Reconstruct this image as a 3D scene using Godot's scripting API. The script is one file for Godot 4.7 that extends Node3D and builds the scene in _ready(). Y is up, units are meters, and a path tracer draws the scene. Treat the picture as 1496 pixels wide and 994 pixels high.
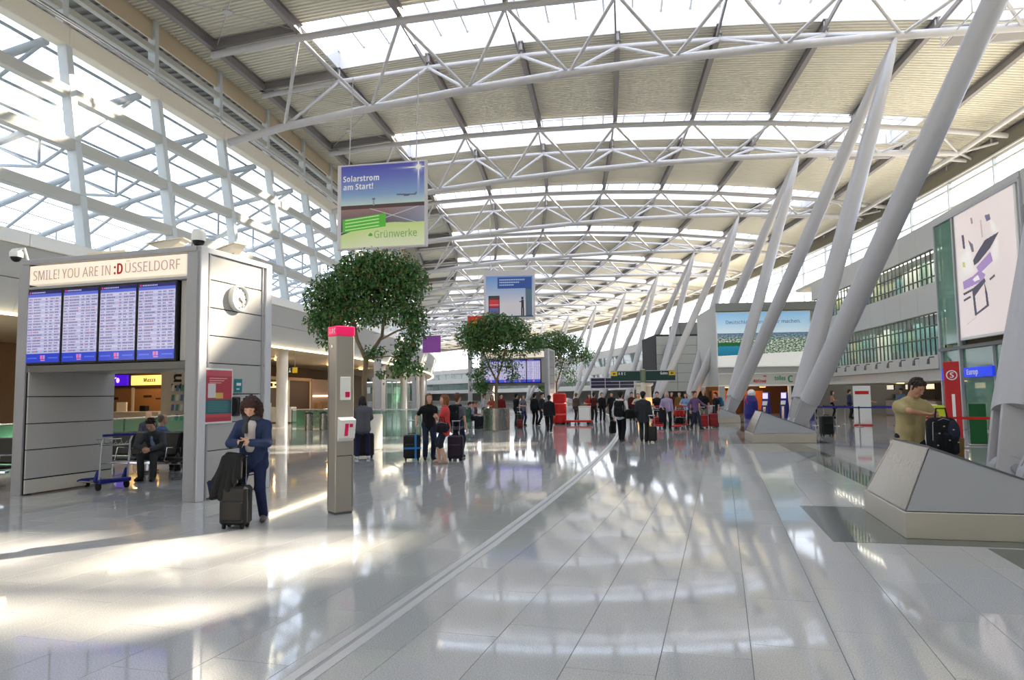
extends Node3D
# A long curved airport hall. The hall bends to the left on a circle of radius R; s runs along it, u across it, y up.
const R := 260.4
const S0 := 33.51      # where the reference truss stands
const DS := 15.64      # from truss to truss

func P(s: float, u: float, y := 0.0) -> Vector3:
	return Vector3(-R + (R + u) * cos(s / R), y, -(R + u) * sin(s / R))

func XF(s: float, u := 0.0, y := 0.0) -> Transform3D:
	return Transform3D(Basis(Vector3.UP, s / R), P(s, u, y))

func ylow(u: float) -> float:
	return 17.8 - 0.0026 * (u - 9.0) * (u - 9.0)

func yup(u: float) -> float:
	return 19.35 - 0.003 * (u + 3.0) * (u + 3.0)

func yceil(u: float) -> float:
	return yup(u) + 0.75

# ------------------------------------------------------------------ mesh builder
class MB:
	var v := PackedVector3Array()
	var n := PackedVector3Array()
	var t := PackedVector2Array()
	var c := PackedColorArray()
	var i := PackedInt32Array()
	var col := Color.WHITE
	var colored := false

	func vert(p: Vector3, nn: Vector3, uv := Vector2.ZERO) -> int:
		v.append(p); n.append(nn); t.append(uv); c.append(col)
		return v.size() - 1

	func face(a: int, b: int, d: int) -> void:
		var g := (v[b] - v[a]).cross(v[d] - v[a])
		if g.dot(n[a] + n[b] + n[d]) > 0.0:
			i.append(a); i.append(d); i.append(b)
		else:
			i.append(a); i.append(b); i.append(d)

	func quad(a: Vector3, b: Vector3, d: Vector3, e: Vector3, nn: Vector3) -> void:
		var k := v.size()
		vert(a, nn, Vector2(0, 1)); vert(b, nn, Vector2(1, 1)); vert(d, nn, Vector2(1, 0)); vert(e, nn, Vector2(0, 0))
		face(k, k + 1, k + 2); face(k, k + 2, k + 3)

	func quad_auto(a: Vector3, b: Vector3, d: Vector3, e: Vector3, towards: Vector3) -> void:
		var nn := (b - a).cross(d - a)
		if nn.length() < 1e-9:
			nn = (d - a).cross(e - a)
		nn = nn.normalized()
		quad(a, b, d, e, nn if nn.dot(towards) > 0.0 else -nn)

	func tri(a: Vector3, b: Vector3, d: Vector3, out: Vector3) -> void:
		var nn := (b - a).cross(d - a).normalized()
		if nn.dot(out) < 0.0:
			nn = -nn
		var k := v.size()
		vert(a, nn); vert(b, nn); vert(d, nn)
		face(k, k + 1, k + 2)

	func box(x: Transform3D, s: Vector3, bev := 0.0) -> MB:
		var h := s * 0.5
		var b: float = minf(bev, minf(h.x, minf(h.y, h.z)) * 0.9)
		for ax in 3:
			for sg in [-1.0, 1.0]:
				var nn := Vector3.ZERO; nn[ax] = sg
				var p := (ax + 1) % 3
				var q := (ax + 2) % 3
				var k := []
				for w in [[-1, -1], [1, -1], [1, 1], [-1, 1]]:
					var d := Vector3.ZERO
					d[ax] = sg * h[ax]; d[p] = w[0] * (h[p] - b); d[q] = w[1] * (h[q] - b)
					k.append(x * d)
				quad(k[0], k[1], k[2], k[3], (x.basis * nn).normalized())
		if b > 0.0:
			for ax in 3:
				var p := (ax + 1) % 3
				var q := (ax + 2) % 3
				for w in [[-1, -1], [1, -1], [1, 1], [-1, 1]]:
					var a0 := Vector3.ZERO; var a1 := Vector3.ZERO
					a0[p] = w[0] * h[p]; a0[q] = w[1] * (h[q] - b)
					a1[p] = w[0] * (h[p] - b); a1[q] = w[1] * h[q]
					var e := Vector3.ZERO; e[ax] = h[ax] - b
					var nn := Vector3.ZERO; nn[p] = w[0]; nn[q] = w[1]
					quad(x * (a0 - e), x * (a0 + e), x * (a1 + e), x * (a1 - e), (x.basis * nn).normalized())
			for sx in [-1.0, 1.0]:
				for sy in [-1.0, 1.0]:
					for sz in [-1.0, 1.0]:
						var g := Vector3(sx, sy, sz)
						tri(x * (g * (h - Vector3(0, b, b))), x * (g * (h - Vector3(b, 0, b))), x * (g * (h - Vector3(b, b, 0))), x.basis * g)
		return self

	func bx(center: Vector3, s: Vector3, bev := 0.0) -> MB:
		return box(Transform3D(Basis(), center), s, bev)

	func span(lo: Vector3, hi: Vector3, bev := 0.0) -> MB:
		return bx((lo + hi) * 0.5, (hi - lo).abs(), bev)

	# a bar of rectangular section from a to b
	func bar(a: Vector3, b: Vector3, w: float, h: float, up := Vector3.UP, bev := 0.0) -> MB:
		var f := (b - a)
		var l := f.length()
		f /= l
		var x := up.cross(f)
		if x.length() < 1e-4:
			x = Vector3.RIGHT.cross(f)
		x = x.normalized()
		return box(Transform3D(Basis(x, f.cross(x), f), (a + b) * 0.5), Vector3(w, h, l), bev)

	func tube(a: Vector3, b: Vector3, ra: float, rb := -1.0, k := 10, caps := true) -> MB:
		return path([a, b], [ra, ra if rb < 0.0 else rb], k, caps)

	func path(p: Array, r: Array, k := 10, caps := true) -> MB:
		var first := v.size()
		var up := Vector3.UP
		var m := p.size()
		var side := Vector3.ZERO
		for j in m:
			var f: Vector3 = (p[mini(j + 1, m - 1)] - p[maxi(j - 1, 0)]).normalized()
			if side == Vector3.ZERO:
				side = up.cross(f)
				if side.length() < 0.05:
					side = Vector3.RIGHT.cross(f)
			side = (side - f * side.dot(f)).normalized()
			var w := f.cross(side)
			var rr: float = r[j] if j < r.size() else r[-1]
			for q in k + 1:
				var a := TAU * q / k
				var d := side * cos(a) + w * sin(a)
				vert(p[j] + d * rr, d, Vector2(float(q) / k, float(j)))
		for j in m - 1:
			for q in k:
				var a := first + j * (k + 1) + q
				face(a, a + 1, a + k + 2); face(a, a + k + 2, a + k + 1)
		if caps:
			for e in [0, m - 1]:
				var f: Vector3 = (p[1] - p[0]).normalized() * -1.0 if e == 0 else (p[m - 1] - p[m - 2]).normalized()
				var base := v.size()
				vert(p[e], f)
				for q in k + 1:
					vert(v[first + e * (k + 1) + q], f)
				for q in k:
					face(base, base + 1 + q, base + 2 + q)
		return self

	# a profile of (radius, height) turned round the y axis of x
	func lathe(prof: Array, k := 20, x := Transform3D()) -> MB:
		for j in prof.size() - 1:
			var a: Vector2 = prof[j]; var b: Vector2 = prof[j + 1]
			var d := b - a
			var nn := Vector2(d.y, -d.x).normalized()
			var base := v.size()
			for q in k + 1:
				var g := TAU * q / k
				var o := Vector3(cos(g), 0, sin(g))
				var wn := (x.basis * (o * nn.x + Vector3.UP * nn.y)).normalized()
				vert(x * (o * a.x + Vector3.UP * a.y), wn); vert(x * (o * b.x + Vector3.UP * b.y), wn)
			for q in k:
				var e := base + q * 2
				face(e, e + 1, e + 3); face(e, e + 3, e + 2)
		return self

	# a flat outline in x, y given depth along z (from z0 to z1)
	func prism(poly: Array, z0: float, z1: float, x := Transform3D()) -> MB:
		var pp := PackedVector2Array(poly)
		var ids := Geometry2D.triangulate_polygon(pp)
		for z in [z0, z1]:
			var nn := (x.basis * Vector3(0, 0, 1.0 if z == maxf(z0, z1) else -1.0)).normalized()
			var base := v.size()
			for w in pp:
				vert(x * Vector3(w.x, w.y, z), nn, w)
			for q in range(0, ids.size(), 3):
				face(base + ids[q], base + ids[q + 1], base + ids[q + 2])
		var turn := 1.0 if not Geometry2D.is_polygon_clockwise(pp) else -1.0
		for j in pp.size():
			var a := pp[j]; var b := pp[(j + 1) % pp.size()]
			var d := (b - a).normalized() * turn
			quad(x * Vector3(a.x, a.y, z0), x * Vector3(b.x, b.y, z0), x * Vector3(b.x, b.y, z1), x * Vector3(a.x, a.y, z1), (x.basis * Vector3(d.y, -d.x, 0)).normalized())
		return self

	func ball(ct: Vector3, r: Vector3, k := 12, m := 8) -> MB:
		var base := v.size()
		for a in m + 1:
			for b in k + 1:
				var th := PI * a / m; var ph := TAU * b / k
				var d := Vector3(sin(th) * cos(ph), cos(th), sin(th) * sin(ph))
				vert(ct + d * r, (d / r).normalized())
		for a in m:
			for b in k:
				var e := base + a * (k + 1) + b
				face(e, e + 1, e + k + 2); face(e, e + k + 2, e + k + 1)
		return self

	func add(o: MB, x := Transform3D()) -> MB:
		var base := v.size()
		var flip := x.basis.determinant() < 0.0
		var nb := x.basis.inverse().transposed()
		for j in o.v.size():
			v.append(x * o.v[j]); n.append((nb * o.n[j]).normalized())
		t.append_array(o.t); c.append_array(o.c)
		for q in range(0, o.i.size(), 3):
			i.append(base + o.i[q])
			i.append(base + o.i[q + (2 if flip else 1)]); i.append(base + o.i[q + (1 if flip else 2)])
		return self

	func mesh() -> ArrayMesh:
		var a := []
		a.resize(Mesh.ARRAY_MAX)
		a[Mesh.ARRAY_VERTEX] = v; a[Mesh.ARRAY_NORMAL] = n; a[Mesh.ARRAY_TEX_UV] = t; a[Mesh.ARRAY_INDEX] = i
		if colored:
			a[Mesh.ARRAY_COLOR] = c
		var m := ArrayMesh.new()
		m.add_surface_from_arrays(Mesh.PRIMITIVE_TRIANGLES, a)
		return m

# ------------------------------------------------------------------ distance field meshed as surface nets
class Field:
	var o: Vector3
	var h: float
	var nx: int
	var ny: int
	var nz: int
	var d := PackedFloat32Array()

	func _init(lo: Vector3, hi: Vector3, cell: float) -> void:
		o = lo; h = cell
		nx = int((hi.x - lo.x) / cell) + 2; ny = int((hi.y - lo.y) / cell) + 2; nz = int((hi.z - lo.z) / cell) + 2
		d.resize(nx * ny * nz)
		d.fill(1.0)

	func cap(a: Vector3, b: Vector3, ra: float, rb: float, k := 0.03) -> void:
		var m := maxf(ra, rb) + k + h * 2.0
		var lo := ((a.min(b) - Vector3.ONE * m - o) / h).floor()
		var hi := ((a.max(b) + Vector3.ONE * m - o) / h).ceil()
		var x0 := maxi(0, int(lo.x)); var x1 := mini(nx - 1, int(hi.x))
		var y0 := maxi(0, int(lo.y)); var y1 := mini(ny - 1, int(hi.y))
		var z0 := maxi(0, int(lo.z)); var z1 := mini(nz - 1, int(hi.z))
		var ab := b - a
		var inv := 1.0 / maxf(ab.length_squared(), 1e-9)
		var dr := rb - ra
		for z in range(z0, z1 + 1):
			for y in range(y0, y1 + 1):
				var at := (z * ny + y) * nx
				for x in range(x0, x1 + 1):
					var p := Vector3(o.x + x * h, o.y + y * h, o.z + z * h) - a
					var t := clampf(p.dot(ab) * inv, 0.0, 1.0)
					var e := (p - ab * t).length() - ra - dr * t
					var f := d[at + x]
					var g := k - absf(e - f)
					if g > 0.0:
						d[at + x] = minf(e, f) - g * g * 0.25 / k
					elif e < f:
						d[at + x] = e

	func cut(c: Vector3, r: float) -> void:
		var lo := ((c - Vector3.ONE * (r + 2.0 * h) - o) / h).floor()
		var hi := ((c + Vector3.ONE * (r + 2.0 * h) - o) / h).ceil()
		for z in range(maxi(0, int(lo.z)), mini(nz - 1, int(hi.z)) + 1):
			for y in range(maxi(0, int(lo.y)), mini(ny - 1, int(hi.y)) + 1):
				for x in range(maxi(0, int(lo.x)), mini(nx - 1, int(hi.x)) + 1):
					var q := (z * ny + y) * nx + x
					d[q] = maxf(d[q], r - (Vector3(o.x + x * h, o.y + y * h, o.z + z * h) - c).length())

	func to(mb: MB) -> MB:
		var ids := PackedInt32Array()
		ids.resize(nx * ny * nz)
		ids.fill(-1)
		var sx := 1; var sy := nx; var sz := nx * ny
		for z in nz - 1:
			for y in ny - 1:
				var row := (z * ny + y) * nx
				for x in nx - 1:
					var q := row + x
					var a := d[q]
					if a > h * 1.9 or a < -h * 1.9:
						continue
					var b := d[q + sx]; var c := d[q + sy]; var e := d[q + sx + sy]
					var f := d[q + sz]; var g := d[q + sx + sz]; var i := d[q + sy + sz]; var j := d[q + sx + sy + sz]
					var neg := int(a < 0) + int(b < 0) + int(c < 0) + int(e < 0) + int(f < 0) + int(g < 0) + int(i < 0) + int(j < 0)
					if neg == 0 or neg == 8:
						continue
					var s := Vector3.ZERO
					var k := 0
					if (a < 0) != (b < 0): s += Vector3(a / (a - b), 0, 0); k += 1
					if (c < 0) != (e < 0): s += Vector3(c / (c - e), 1, 0); k += 1
					if (f < 0) != (g < 0): s += Vector3(f / (f - g), 0, 1); k += 1
					if (i < 0) != (j < 0): s += Vector3(i / (i - j), 1, 1); k += 1
					if (a < 0) != (c < 0): s += Vector3(0, a / (a - c), 0); k += 1
					if (b < 0) != (e < 0): s += Vector3(1, b / (b - e), 0); k += 1
					if (f < 0) != (i < 0): s += Vector3(0, f / (f - i), 1); k += 1
					if (g < 0) != (j < 0): s += Vector3(1, g / (g - j), 1); k += 1
					if (a < 0) != (f < 0): s += Vector3(0, 0, a / (a - f)); k += 1
					if (b < 0) != (g < 0): s += Vector3(1, 0, b / (b - g)); k += 1
					if (c < 0) != (i < 0): s += Vector3(0, 1, c / (c - i)); k += 1
					if (e < 0) != (j < 0): s += Vector3(1, 1, e / (e - j)); k += 1
					s /= k
					var nn := Vector3(b + e + g + j - a - c - f - i, c + e + i + j - a - b - f - g, f + g + i + j - a - b - c - e)
					ids[q] = mb.vert(o + (Vector3(x, y, z) + s) * h, nn.normalized())
		for z in range(1, nz - 1):
			for y in range(1, ny - 1):
				var row := (z * ny + y) * nx
				for x in range(1, nx - 1):
					var q := row + x
					var a := d[q]
					if a > h * 1.9 or a < -h * 1.9:
						continue
					if (a < 0) != (d[q + sx] < 0):
						_q(mb, ids[q], ids[q - sy], ids[q - sy - sz], ids[q - sz])
					if (a < 0) != (d[q + sy] < 0):
						_q(mb, ids[q], ids[q - sx], ids[q - sx - sz], ids[q - sz])
					if (a < 0) != (d[q + sz] < 0):
						_q(mb, ids[q], ids[q - sx], ids[q - sx - sy], ids[q - sy])
		return mb

	func _q(mb: MB, a: int, b: int, c: int, e: int) -> void:
		if a < 0 or b < 0 or c < 0 or e < 0:
			return
		mb.face(a, b, c); mb.face(a, c, e)

# ------------------------------------------------------------------ things and parts
func tag(o: Node, label := "", category := "", group := "", kind := "") -> void:
	for p in [["label", label], ["category", category], ["group", group], ["kind", kind]]:
		if p[1]:
			o.set_meta(p[0], p[1])

func thing(called: String, label: String, category: String, at := Transform3D(), group := "") -> Node3D:
	var o := Node3D.new()
	o.name = numbered(called)
	add_child(o)
	o.transform = at
	tag(o, label, category, group)
	return o

var taken := {}
func numbered(called: String) -> String:
	var k: int = taken.get(called, -1) + 1
	taken[called] = k
	return called if k == 0 else "%s_%03d" % [called, k]

func part(called: String, m, mat: Material, parent: Node, at := Transform3D()) -> MeshInstance3D:
	var o := MeshInstance3D.new()
	o.name = called
	o.mesh = m.mesh() if m is MB else m
	o.material_override = mat
	o.transform = at
	parent.add_child(o, true)
	return o

func solo(called: String, label: String, category: String, m, mat: Material, at := Transform3D(), group := "") -> MeshInstance3D:
	var o := part(numbered(called), m, mat, self, at)
	tag(o, label, category, group)
	return o

func struct(called: String, m, mat: Material, label := "", category := "", at := Transform3D()) -> Node3D:
	var o := part(called, m, mat, self, at)
	tag(o, label, category, "", "structure")
	return o

func copy(o: Node3D, label: String, at: Transform3D, group := "") -> Node3D:
	var c: Node3D = o.duplicate()
	var re := RegEx.create_from_string("_\\d+$")
	c.name = numbered(re.sub(o.name, ""))
	add_child(c)
	c.transform = at
	c.set_meta("label", label)
	if group:
		c.set_meta("group", group)
	return c

func lettering(words: String, height: float, mat: Material, parent: Node, at: Transform3D, wide := 1.0, face := "Droid Sans", depth := 0.008, weight := 400) -> MeshInstance3D:
	var f := SystemFont.new()
	f.font_names = PackedStringArray([face])
	f.font_weight = weight
	var t := TextMesh.new()
	t.font = f
	t.text = words
	t.font_size = 48
	t.pixel_size = height / 35.0
	t.depth = depth
	t.curve_step = 4.0
	var o := part("lettering", t, mat, parent, at)
	o.scale = Vector3(wide, 1, 1)
	return o

func T(p: Vector3, yaw := 0.0) -> Transform3D:
	return Transform3D(Basis(Vector3.UP, yaw), p)

# ------------------------------------------------------------------ materials
var M := {}

func mat(key: String, c: Color, rough := 0.5, metal := 0.0) -> StandardMaterial3D:
	if M.has(key):
		return M[key]
	var m := StandardMaterial3D.new()
	m.resource_name = key
	m.albedo_color = c
	m.roughness = rough
	m.metallic = metal
	M[key] = m
	return m

func cloth(c: Color) -> StandardMaterial3D:
	var k := "cloth " + c.to_html()
	if M.has(k):
		return M[k]
	var m := mat(k, c, 0.9)
	m.normal_enabled = true
	m.normal_scale = 0.6
	m.normal_texture = weave
	m.uv1_triplanar = true
	m.uv1_scale = Vector3.ONE * 3.0
	return m

func glow(key: String, c: Color, e: float) -> StandardMaterial3D:
	var m := mat(key, c, 0.5)
	m.emission_enabled = true
	m.emission = c
	m.emission_energy_multiplier = e
	return m

func pane(key: String, c: Color, a := 0.08) -> StandardMaterial3D:
	var m := mat(key, Color(c, a), 0.05)
	m.transparency = BaseMaterial3D.TRANSPARENCY_ALPHA
	return m

func noise_tex(freq: float, lo: Color, hi: Color, size := 256, oct := 4, seed_ := 1) -> NoiseTexture2D:
	var n := FastNoiseLite.new()
	n.seed = seed_
	n.frequency = freq
	n.fractal_octaves = oct
	var t := NoiseTexture2D.new()
	t.width = size; t.height = size
	t.seamless = true
	t.noise = n
	var g := Gradient.new()
	g.offsets = PackedFloat32Array([0.25, 0.75])
	g.colors = PackedColorArray([lo, hi])
	t.color_ramp = g
	return t

var weave: NoiseTexture2D

func materials() -> void:
	weave = noise_tex(0.03, Color.BLACK, Color.WHITE, 256, 3, 7)
	weave.color_ramp = null
	weave.as_normal_map = true
	weave.bump_strength = 6.0
	var fl := mat("polished granite", Color(0.80, 0.80, 0.80), 0.06)
	fl.albedo_texture = noise_tex(0.16, Color(0.86, 0.86, 0.86), Color(1, 1, 1), 512, 3, 3)
	fl.uv1_triplanar = true; fl.uv1_world_triplanar = true; fl.uv1_scale = Vector3.ONE * 0.9
	fl.vertex_color_use_as_albedo = true
	fl.roughness_texture = noise_tex(0.01, Color(0.75, 0.75, 0.75), Color(1, 1, 1), 256, 4, 5)
	fl.metallic_specular = 0.6
	for k in 3:
		var f2: StandardMaterial3D = fl.duplicate()
		f2.resource_name = "polished granite tile %d" % k
		f2.vertex_color_use_as_albedo = false
		f2.albedo_color = [Color(0.80, 0.80, 0.80), Color(0.785, 0.787, 0.79), Color(0.81, 0.807, 0.80)][k]
		M["tile%d" % k] = f2
	var dg: StandardMaterial3D = fl.duplicate()
	dg.albedo_color = Color(0.40, 0.43, 0.42); dg.vertex_color_use_as_albedo = false
	dg.resource_name = "dark granite"
	M["dark granite"] = dg
	mat("joint", Color(0.42, 0.42, 0.42), 0.9)
	mat("white paint", Color(0.86, 0.86, 0.87), 0.35)
	mat("steel paint", Color(0.74, 0.735, 0.745), 0.35)
	mat("column paint", Color(0.73, 0.725, 0.735), 0.32)
	mat("beam paint", Color(0.52, 0.50, 0.50), 0.45)
	mat("facade paint", Color(0.74, 0.735, 0.70), 0.4)
	mat("mullion paint", Color(0.80, 0.82, 0.82), 0.35)
	mat("deck", Color(0.87, 0.855, 0.80), 0.5)
	mat("cream", Color(0.88, 0.85, 0.78), 0.5)
	mat("panel", Color(0.74, 0.73, 0.715), 0.38)
	mat("panel dark", Color(0.40, 0.405, 0.41), 0.4)
	mat("gap", Color(0.16, 0.16, 0.16), 0.8)
	mat("frame grey", Color(0.64, 0.64, 0.65), 0.35)
	mat("white lacquer", Color(0.93, 0.93, 0.91), 0.3)
	mat("plinth", Color(0.82, 0.80, 0.75), 0.4)
	mat("plaster", Color(0.80, 0.79, 0.76), 0.8)
	mat("black plastic", Color(0.035, 0.035, 0.04), 0.35)
	mat("black rubber", Color(0.03, 0.03, 0.03), 0.8)
	mat("black leather", Color(0.05, 0.052, 0.06), 0.4)
	mat("chrome", Color(0.82, 0.82, 0.83), 0.12, 1.0)
	mat("red", Color(0.78, 0.08, 0.07), 0.35)
	mat("magenta", Color(0.90, 0.10, 0.38), 0.35)
	mat("blue plastic", Color(0.10, 0.13, 0.50), 0.35)
	mat("sign green", Color(0.02, 0.22, 0.20), 0.4)
	mat("sign yellow", Color(0.90, 0.76, 0.12), 0.4)
	mat("white print", Color(0.95, 0.95, 0.95), 0.5)
	mat("dark print", Color(0.12, 0.13, 0.16), 0.5)
	mat("red print", Color(0.75, 0.05, 0.10), 0.5)
	mat("pale red print", Color(0.84, 0.72, 0.68), 0.5)
	mat("green print", Color(0.16, 0.55, 0.36), 0.5)
	mat("wood brown", Color(0.30, 0.20, 0.13), 0.5)
	mat("tan", Color(0.62, 0.47, 0.33), 0.6)
	mat("bark", Color(0.50, 0.43, 0.33), 0.85)
	mat("soil", Color(0.16, 0.12, 0.09), 1.0)
	var st := mat("brushed steel", Color(0.72, 0.70, 0.67), 0.28, 1.0)
	st.roughness_texture = noise_tex(0.02, Color(0.7, 0.7, 0.7), Color(1, 1, 1), 256, 4, 11)
	st.uv1_triplanar = true
	st.uv1_scale = Vector3(4, 0.4, 4)
	var sd: StandardMaterial3D = st.duplicate()
	sd.albedo_color = Color(0.72, 0.69, 0.64)
	sd.roughness = 0.4
	sd.metallic = 0.45
	M["pillar steel"] = sd
	mat("base paint", Color(0.60, 0.61, 0.62), 0.35)
	pane("glass", Color(0.95, 1.0, 0.98), 0.04)
	var gg := mat("green glass", Color(0.50, 0.72, 0.62, 0.55), 0.06)
	gg.transparency = BaseMaterial3D.TRANSPARENCY_ALPHA
	gg.albedo_texture = noise_tex(0.004, Color(0.9, 0.9, 0.9), Color(1, 1, 1), 64, 2, 4)
	var gb := mat("balustrade glass", Color(0.35, 0.62, 0.50, 0.45), 0.06)
	gb.transparency = BaseMaterial3D.TRANSPARENCY_ALPHA
	gb.albedo_texture = gg.albedo_texture
	glow("strip light", Color(1.0, 0.94, 0.80), 3.0)
	glow("warm lamp", Color(1.0, 0.78, 0.50), 3.0)
	glow("white lamp", Color(1.0, 0.96, 0.90), 3.0)
	for p in [["skin", Color(0.84, 0.65, 0.55)], ["skin tanned", Color(0.78, 0.58, 0.47)], ["skin dark", Color(0.36, 0.22, 0.15)]]:
		var m := mat(p[0], p[1], 0.5)
		m.subsurf_scatter_enabled = true
		m.subsurf_scatter_strength = 0.08

func _ready() -> void:
	# ---------------- camera, sky, sun, exposure
	var cam := Camera3D.new()
	cam.name = "camera"
	add_child(cam)
	cam.position = Vector3(0, 1.7, 0)
	cam.rotation = Vector3(0.0771, 0.2867, -0.0126)
	cam.fov = 51.46
	cam.near = 0.1
	cam.far = 600.0
	cam.current = true
	var we := WorldEnvironment.new()
	we.name = "environment"
	var e := Environment.new()
	e.background_mode = Environment.BG_SKY
	var sky := Sky.new()
	var sm := ProceduralSkyMaterial.new()
	sm.sky_top_color = Color(0.80, 0.88, 1.0)
	sm.sky_horizon_color = Color(0.97, 0.98, 1.0)
	sm.ground_horizon_color = Color(0.75, 0.75, 0.74)
	sm.ground_bottom_color = Color(0.45, 0.45, 0.44)
	sm.sky_energy_multiplier = 1.0
	sky.sky_material = sm
	e.sky = sky
	e.background_energy_multiplier = 3.2
	e.tonemap_mode = Environment.TONE_MAPPER_LINEAR
	e.tonemap_exposure = 1.02
	e.sdfgi_enabled = true
	e.ssao_enabled = true
	e.ssil_enabled = true
	we.environment = e
	add_child(we)
	var sun := DirectionalLight3D.new()
	sun.name = "sun"
	add_child(sun)
	sun.look_at_from_position(Vector3.ZERO, Vector3(-18.7, -20.0, 29.5), Vector3.UP)
	sun.light_color = Color(1.0, 0.945, 0.845)
	sun.light_energy = 9.0
	sun.light_angular_distance = 1.0
	sun.shadow_enabled = true
	sun.sky_mode = DirectionalLight3D.SKY_MODE_LIGHT_ONLY
	materials()
	# ---------------- the large structure
	floor_all()
	roof()
	wall_left()
	gallery_left()
	wall_right()
	hall_ends()
	# ---------------- the things
	columns_and_bases()
	flight_kiosks()
	hanging_signs()
	trees()
	left_shops()
	right_side()
	middle_things()
	people()

# ------------------------------------------------------------------ floor
func floor_all() -> void:
	var fl := Node3D.new()
	fl.name = "floor"
	add_child(fl)
	fl.set_meta("kind", "structure")
	var bed := MB.new().span(Vector3(-190, -0.5, -250), Vector3(30, -0.005, 18))
	part("screed", bed, M["joint"], fl)
	var w := 0.565
	var l := 1.13
	var x0 := 0.13
	# the tiles near the camera, each one a slab
	var near := []
	var rt := Vector3(cos(0.2867), 0, -sin(0.2867))
	var fw := Vector3(-sin(0.2867), 0, -cos(0.2867))
	for a in range(-24, 14):
		for b in range(0, 16):
			var c := Vector3(x0 + w * (a + 0.5), 0, -2.9 - l * (b + 0.5) - (l * 0.37 * (posmod(a, 3))))
			var dep := c.dot(fw)
			if dep < 2.6 or absf(c.dot(rt) / dep) > 0.80:
				continue
			near.append([c.length(), c, a, b])
	near.sort_custom(func(p, q): return p[0] < q[0])
	var is_near := {}
	var slab := MB.new().bx(Vector3(0, -0.01, 0), Vector3(w - 0.004, 0.02, l - 0.004), 0.001).mesh()
	var rng := RandomNumberGenerator.new()
	rng.seed = 5
	for k in mini(300, near.size()):
		var q = near[k]
		is_near[Vector2i(q[2], q[3])] = true
		part("floor_tile", slab, M["tile%d" % rng.randi_range(0, 2)], fl, T(q[1]))
	# the rest of the paving, joined
	var far := MB.new()
	far.colored = true
	for a in range(-175, 40):
		for b in range(-16, 160):
			if is_near.has(Vector2i(a, b)):
				continue
			var c := Vector3(x0 + w * (a + 0.5), 0, -2.9 - l * (b + 0.5) - (l * 0.37 * (posmod(a, 3))))
			var t := rng.randf_range(0.93, 1.06)
			far.col = Color(t, t, t * 0.995)
			var hx := w * 0.5 - 0.002
			var hz := l * 0.5 - 0.002
			far.quad(c + Vector3(-hx, 0, hz), c + Vector3(hx, 0, hz), c + Vector3(hx, 0, -hz), c + Vector3(-hx, 0, -hz), Vector3.UP)
	var fp := part("paving", far, M["polished granite"], fl)
	fp.set_meta("kind", "stuff")
	# darker granite round and between the column bases
	var dk := MB.new()
	for k in range(-1, 14):
		var s := S0 + DS * (k - 1.5)
		var x := XF(s, 0.0)
		dk.box(x * T(Vector3(2.9, 0.0015, 0)), Vector3(3.2, 0.003, 2.6), 0.001)
		dk.box(XF(s + DS * 0.5) * T(Vector3(3.1, 0.0015, 0)), Vector3(0.75, 0.003, DS - 2.6), 0.001)
	part("dark_border", dk, M["dark granite"], fl)
	# the pale expansion joint that runs the length of the hall
	var jt := MB.new()
	var gr := MB.new()
	for k in 78:
		var a := P(-4.0 + 3.0 * k, -2.47); var b := P(-1.0 + 3.0 * k, -2.47)
		var off := (b - a).normalized().cross(Vector3.UP) * 0.055
		jt.bar(a + off, b + off, 0.075, 0.010); jt.bar(a - off, b - off, 0.075, 0.010)
		gr.bar(a, b, 0.034, 0.004)
	part("expansion_joint", jt, mat("joint metal", Color(0.86, 0.86, 0.86), 0.3, 0.4), fl)
	part("joint_groove", gr, M["frame grey"], fl)

# ------------------------------------------------------------------ roof
const ZA := 3.0      # the near upper chord of a truss lies this far towards the camera
const ZB := -1.8
const KMIN := -3
const KMAX := 13

func frame(k: int) -> Transform3D:
	return XF(S0 + DS * k)

func rp(k: int, u: float, y: float, f: float) -> Vector3:
	return (frame(k) * Vector3(u, y, ZB)).lerp(frame(k + 1) * Vector3(u, y, ZA), f)

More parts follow.
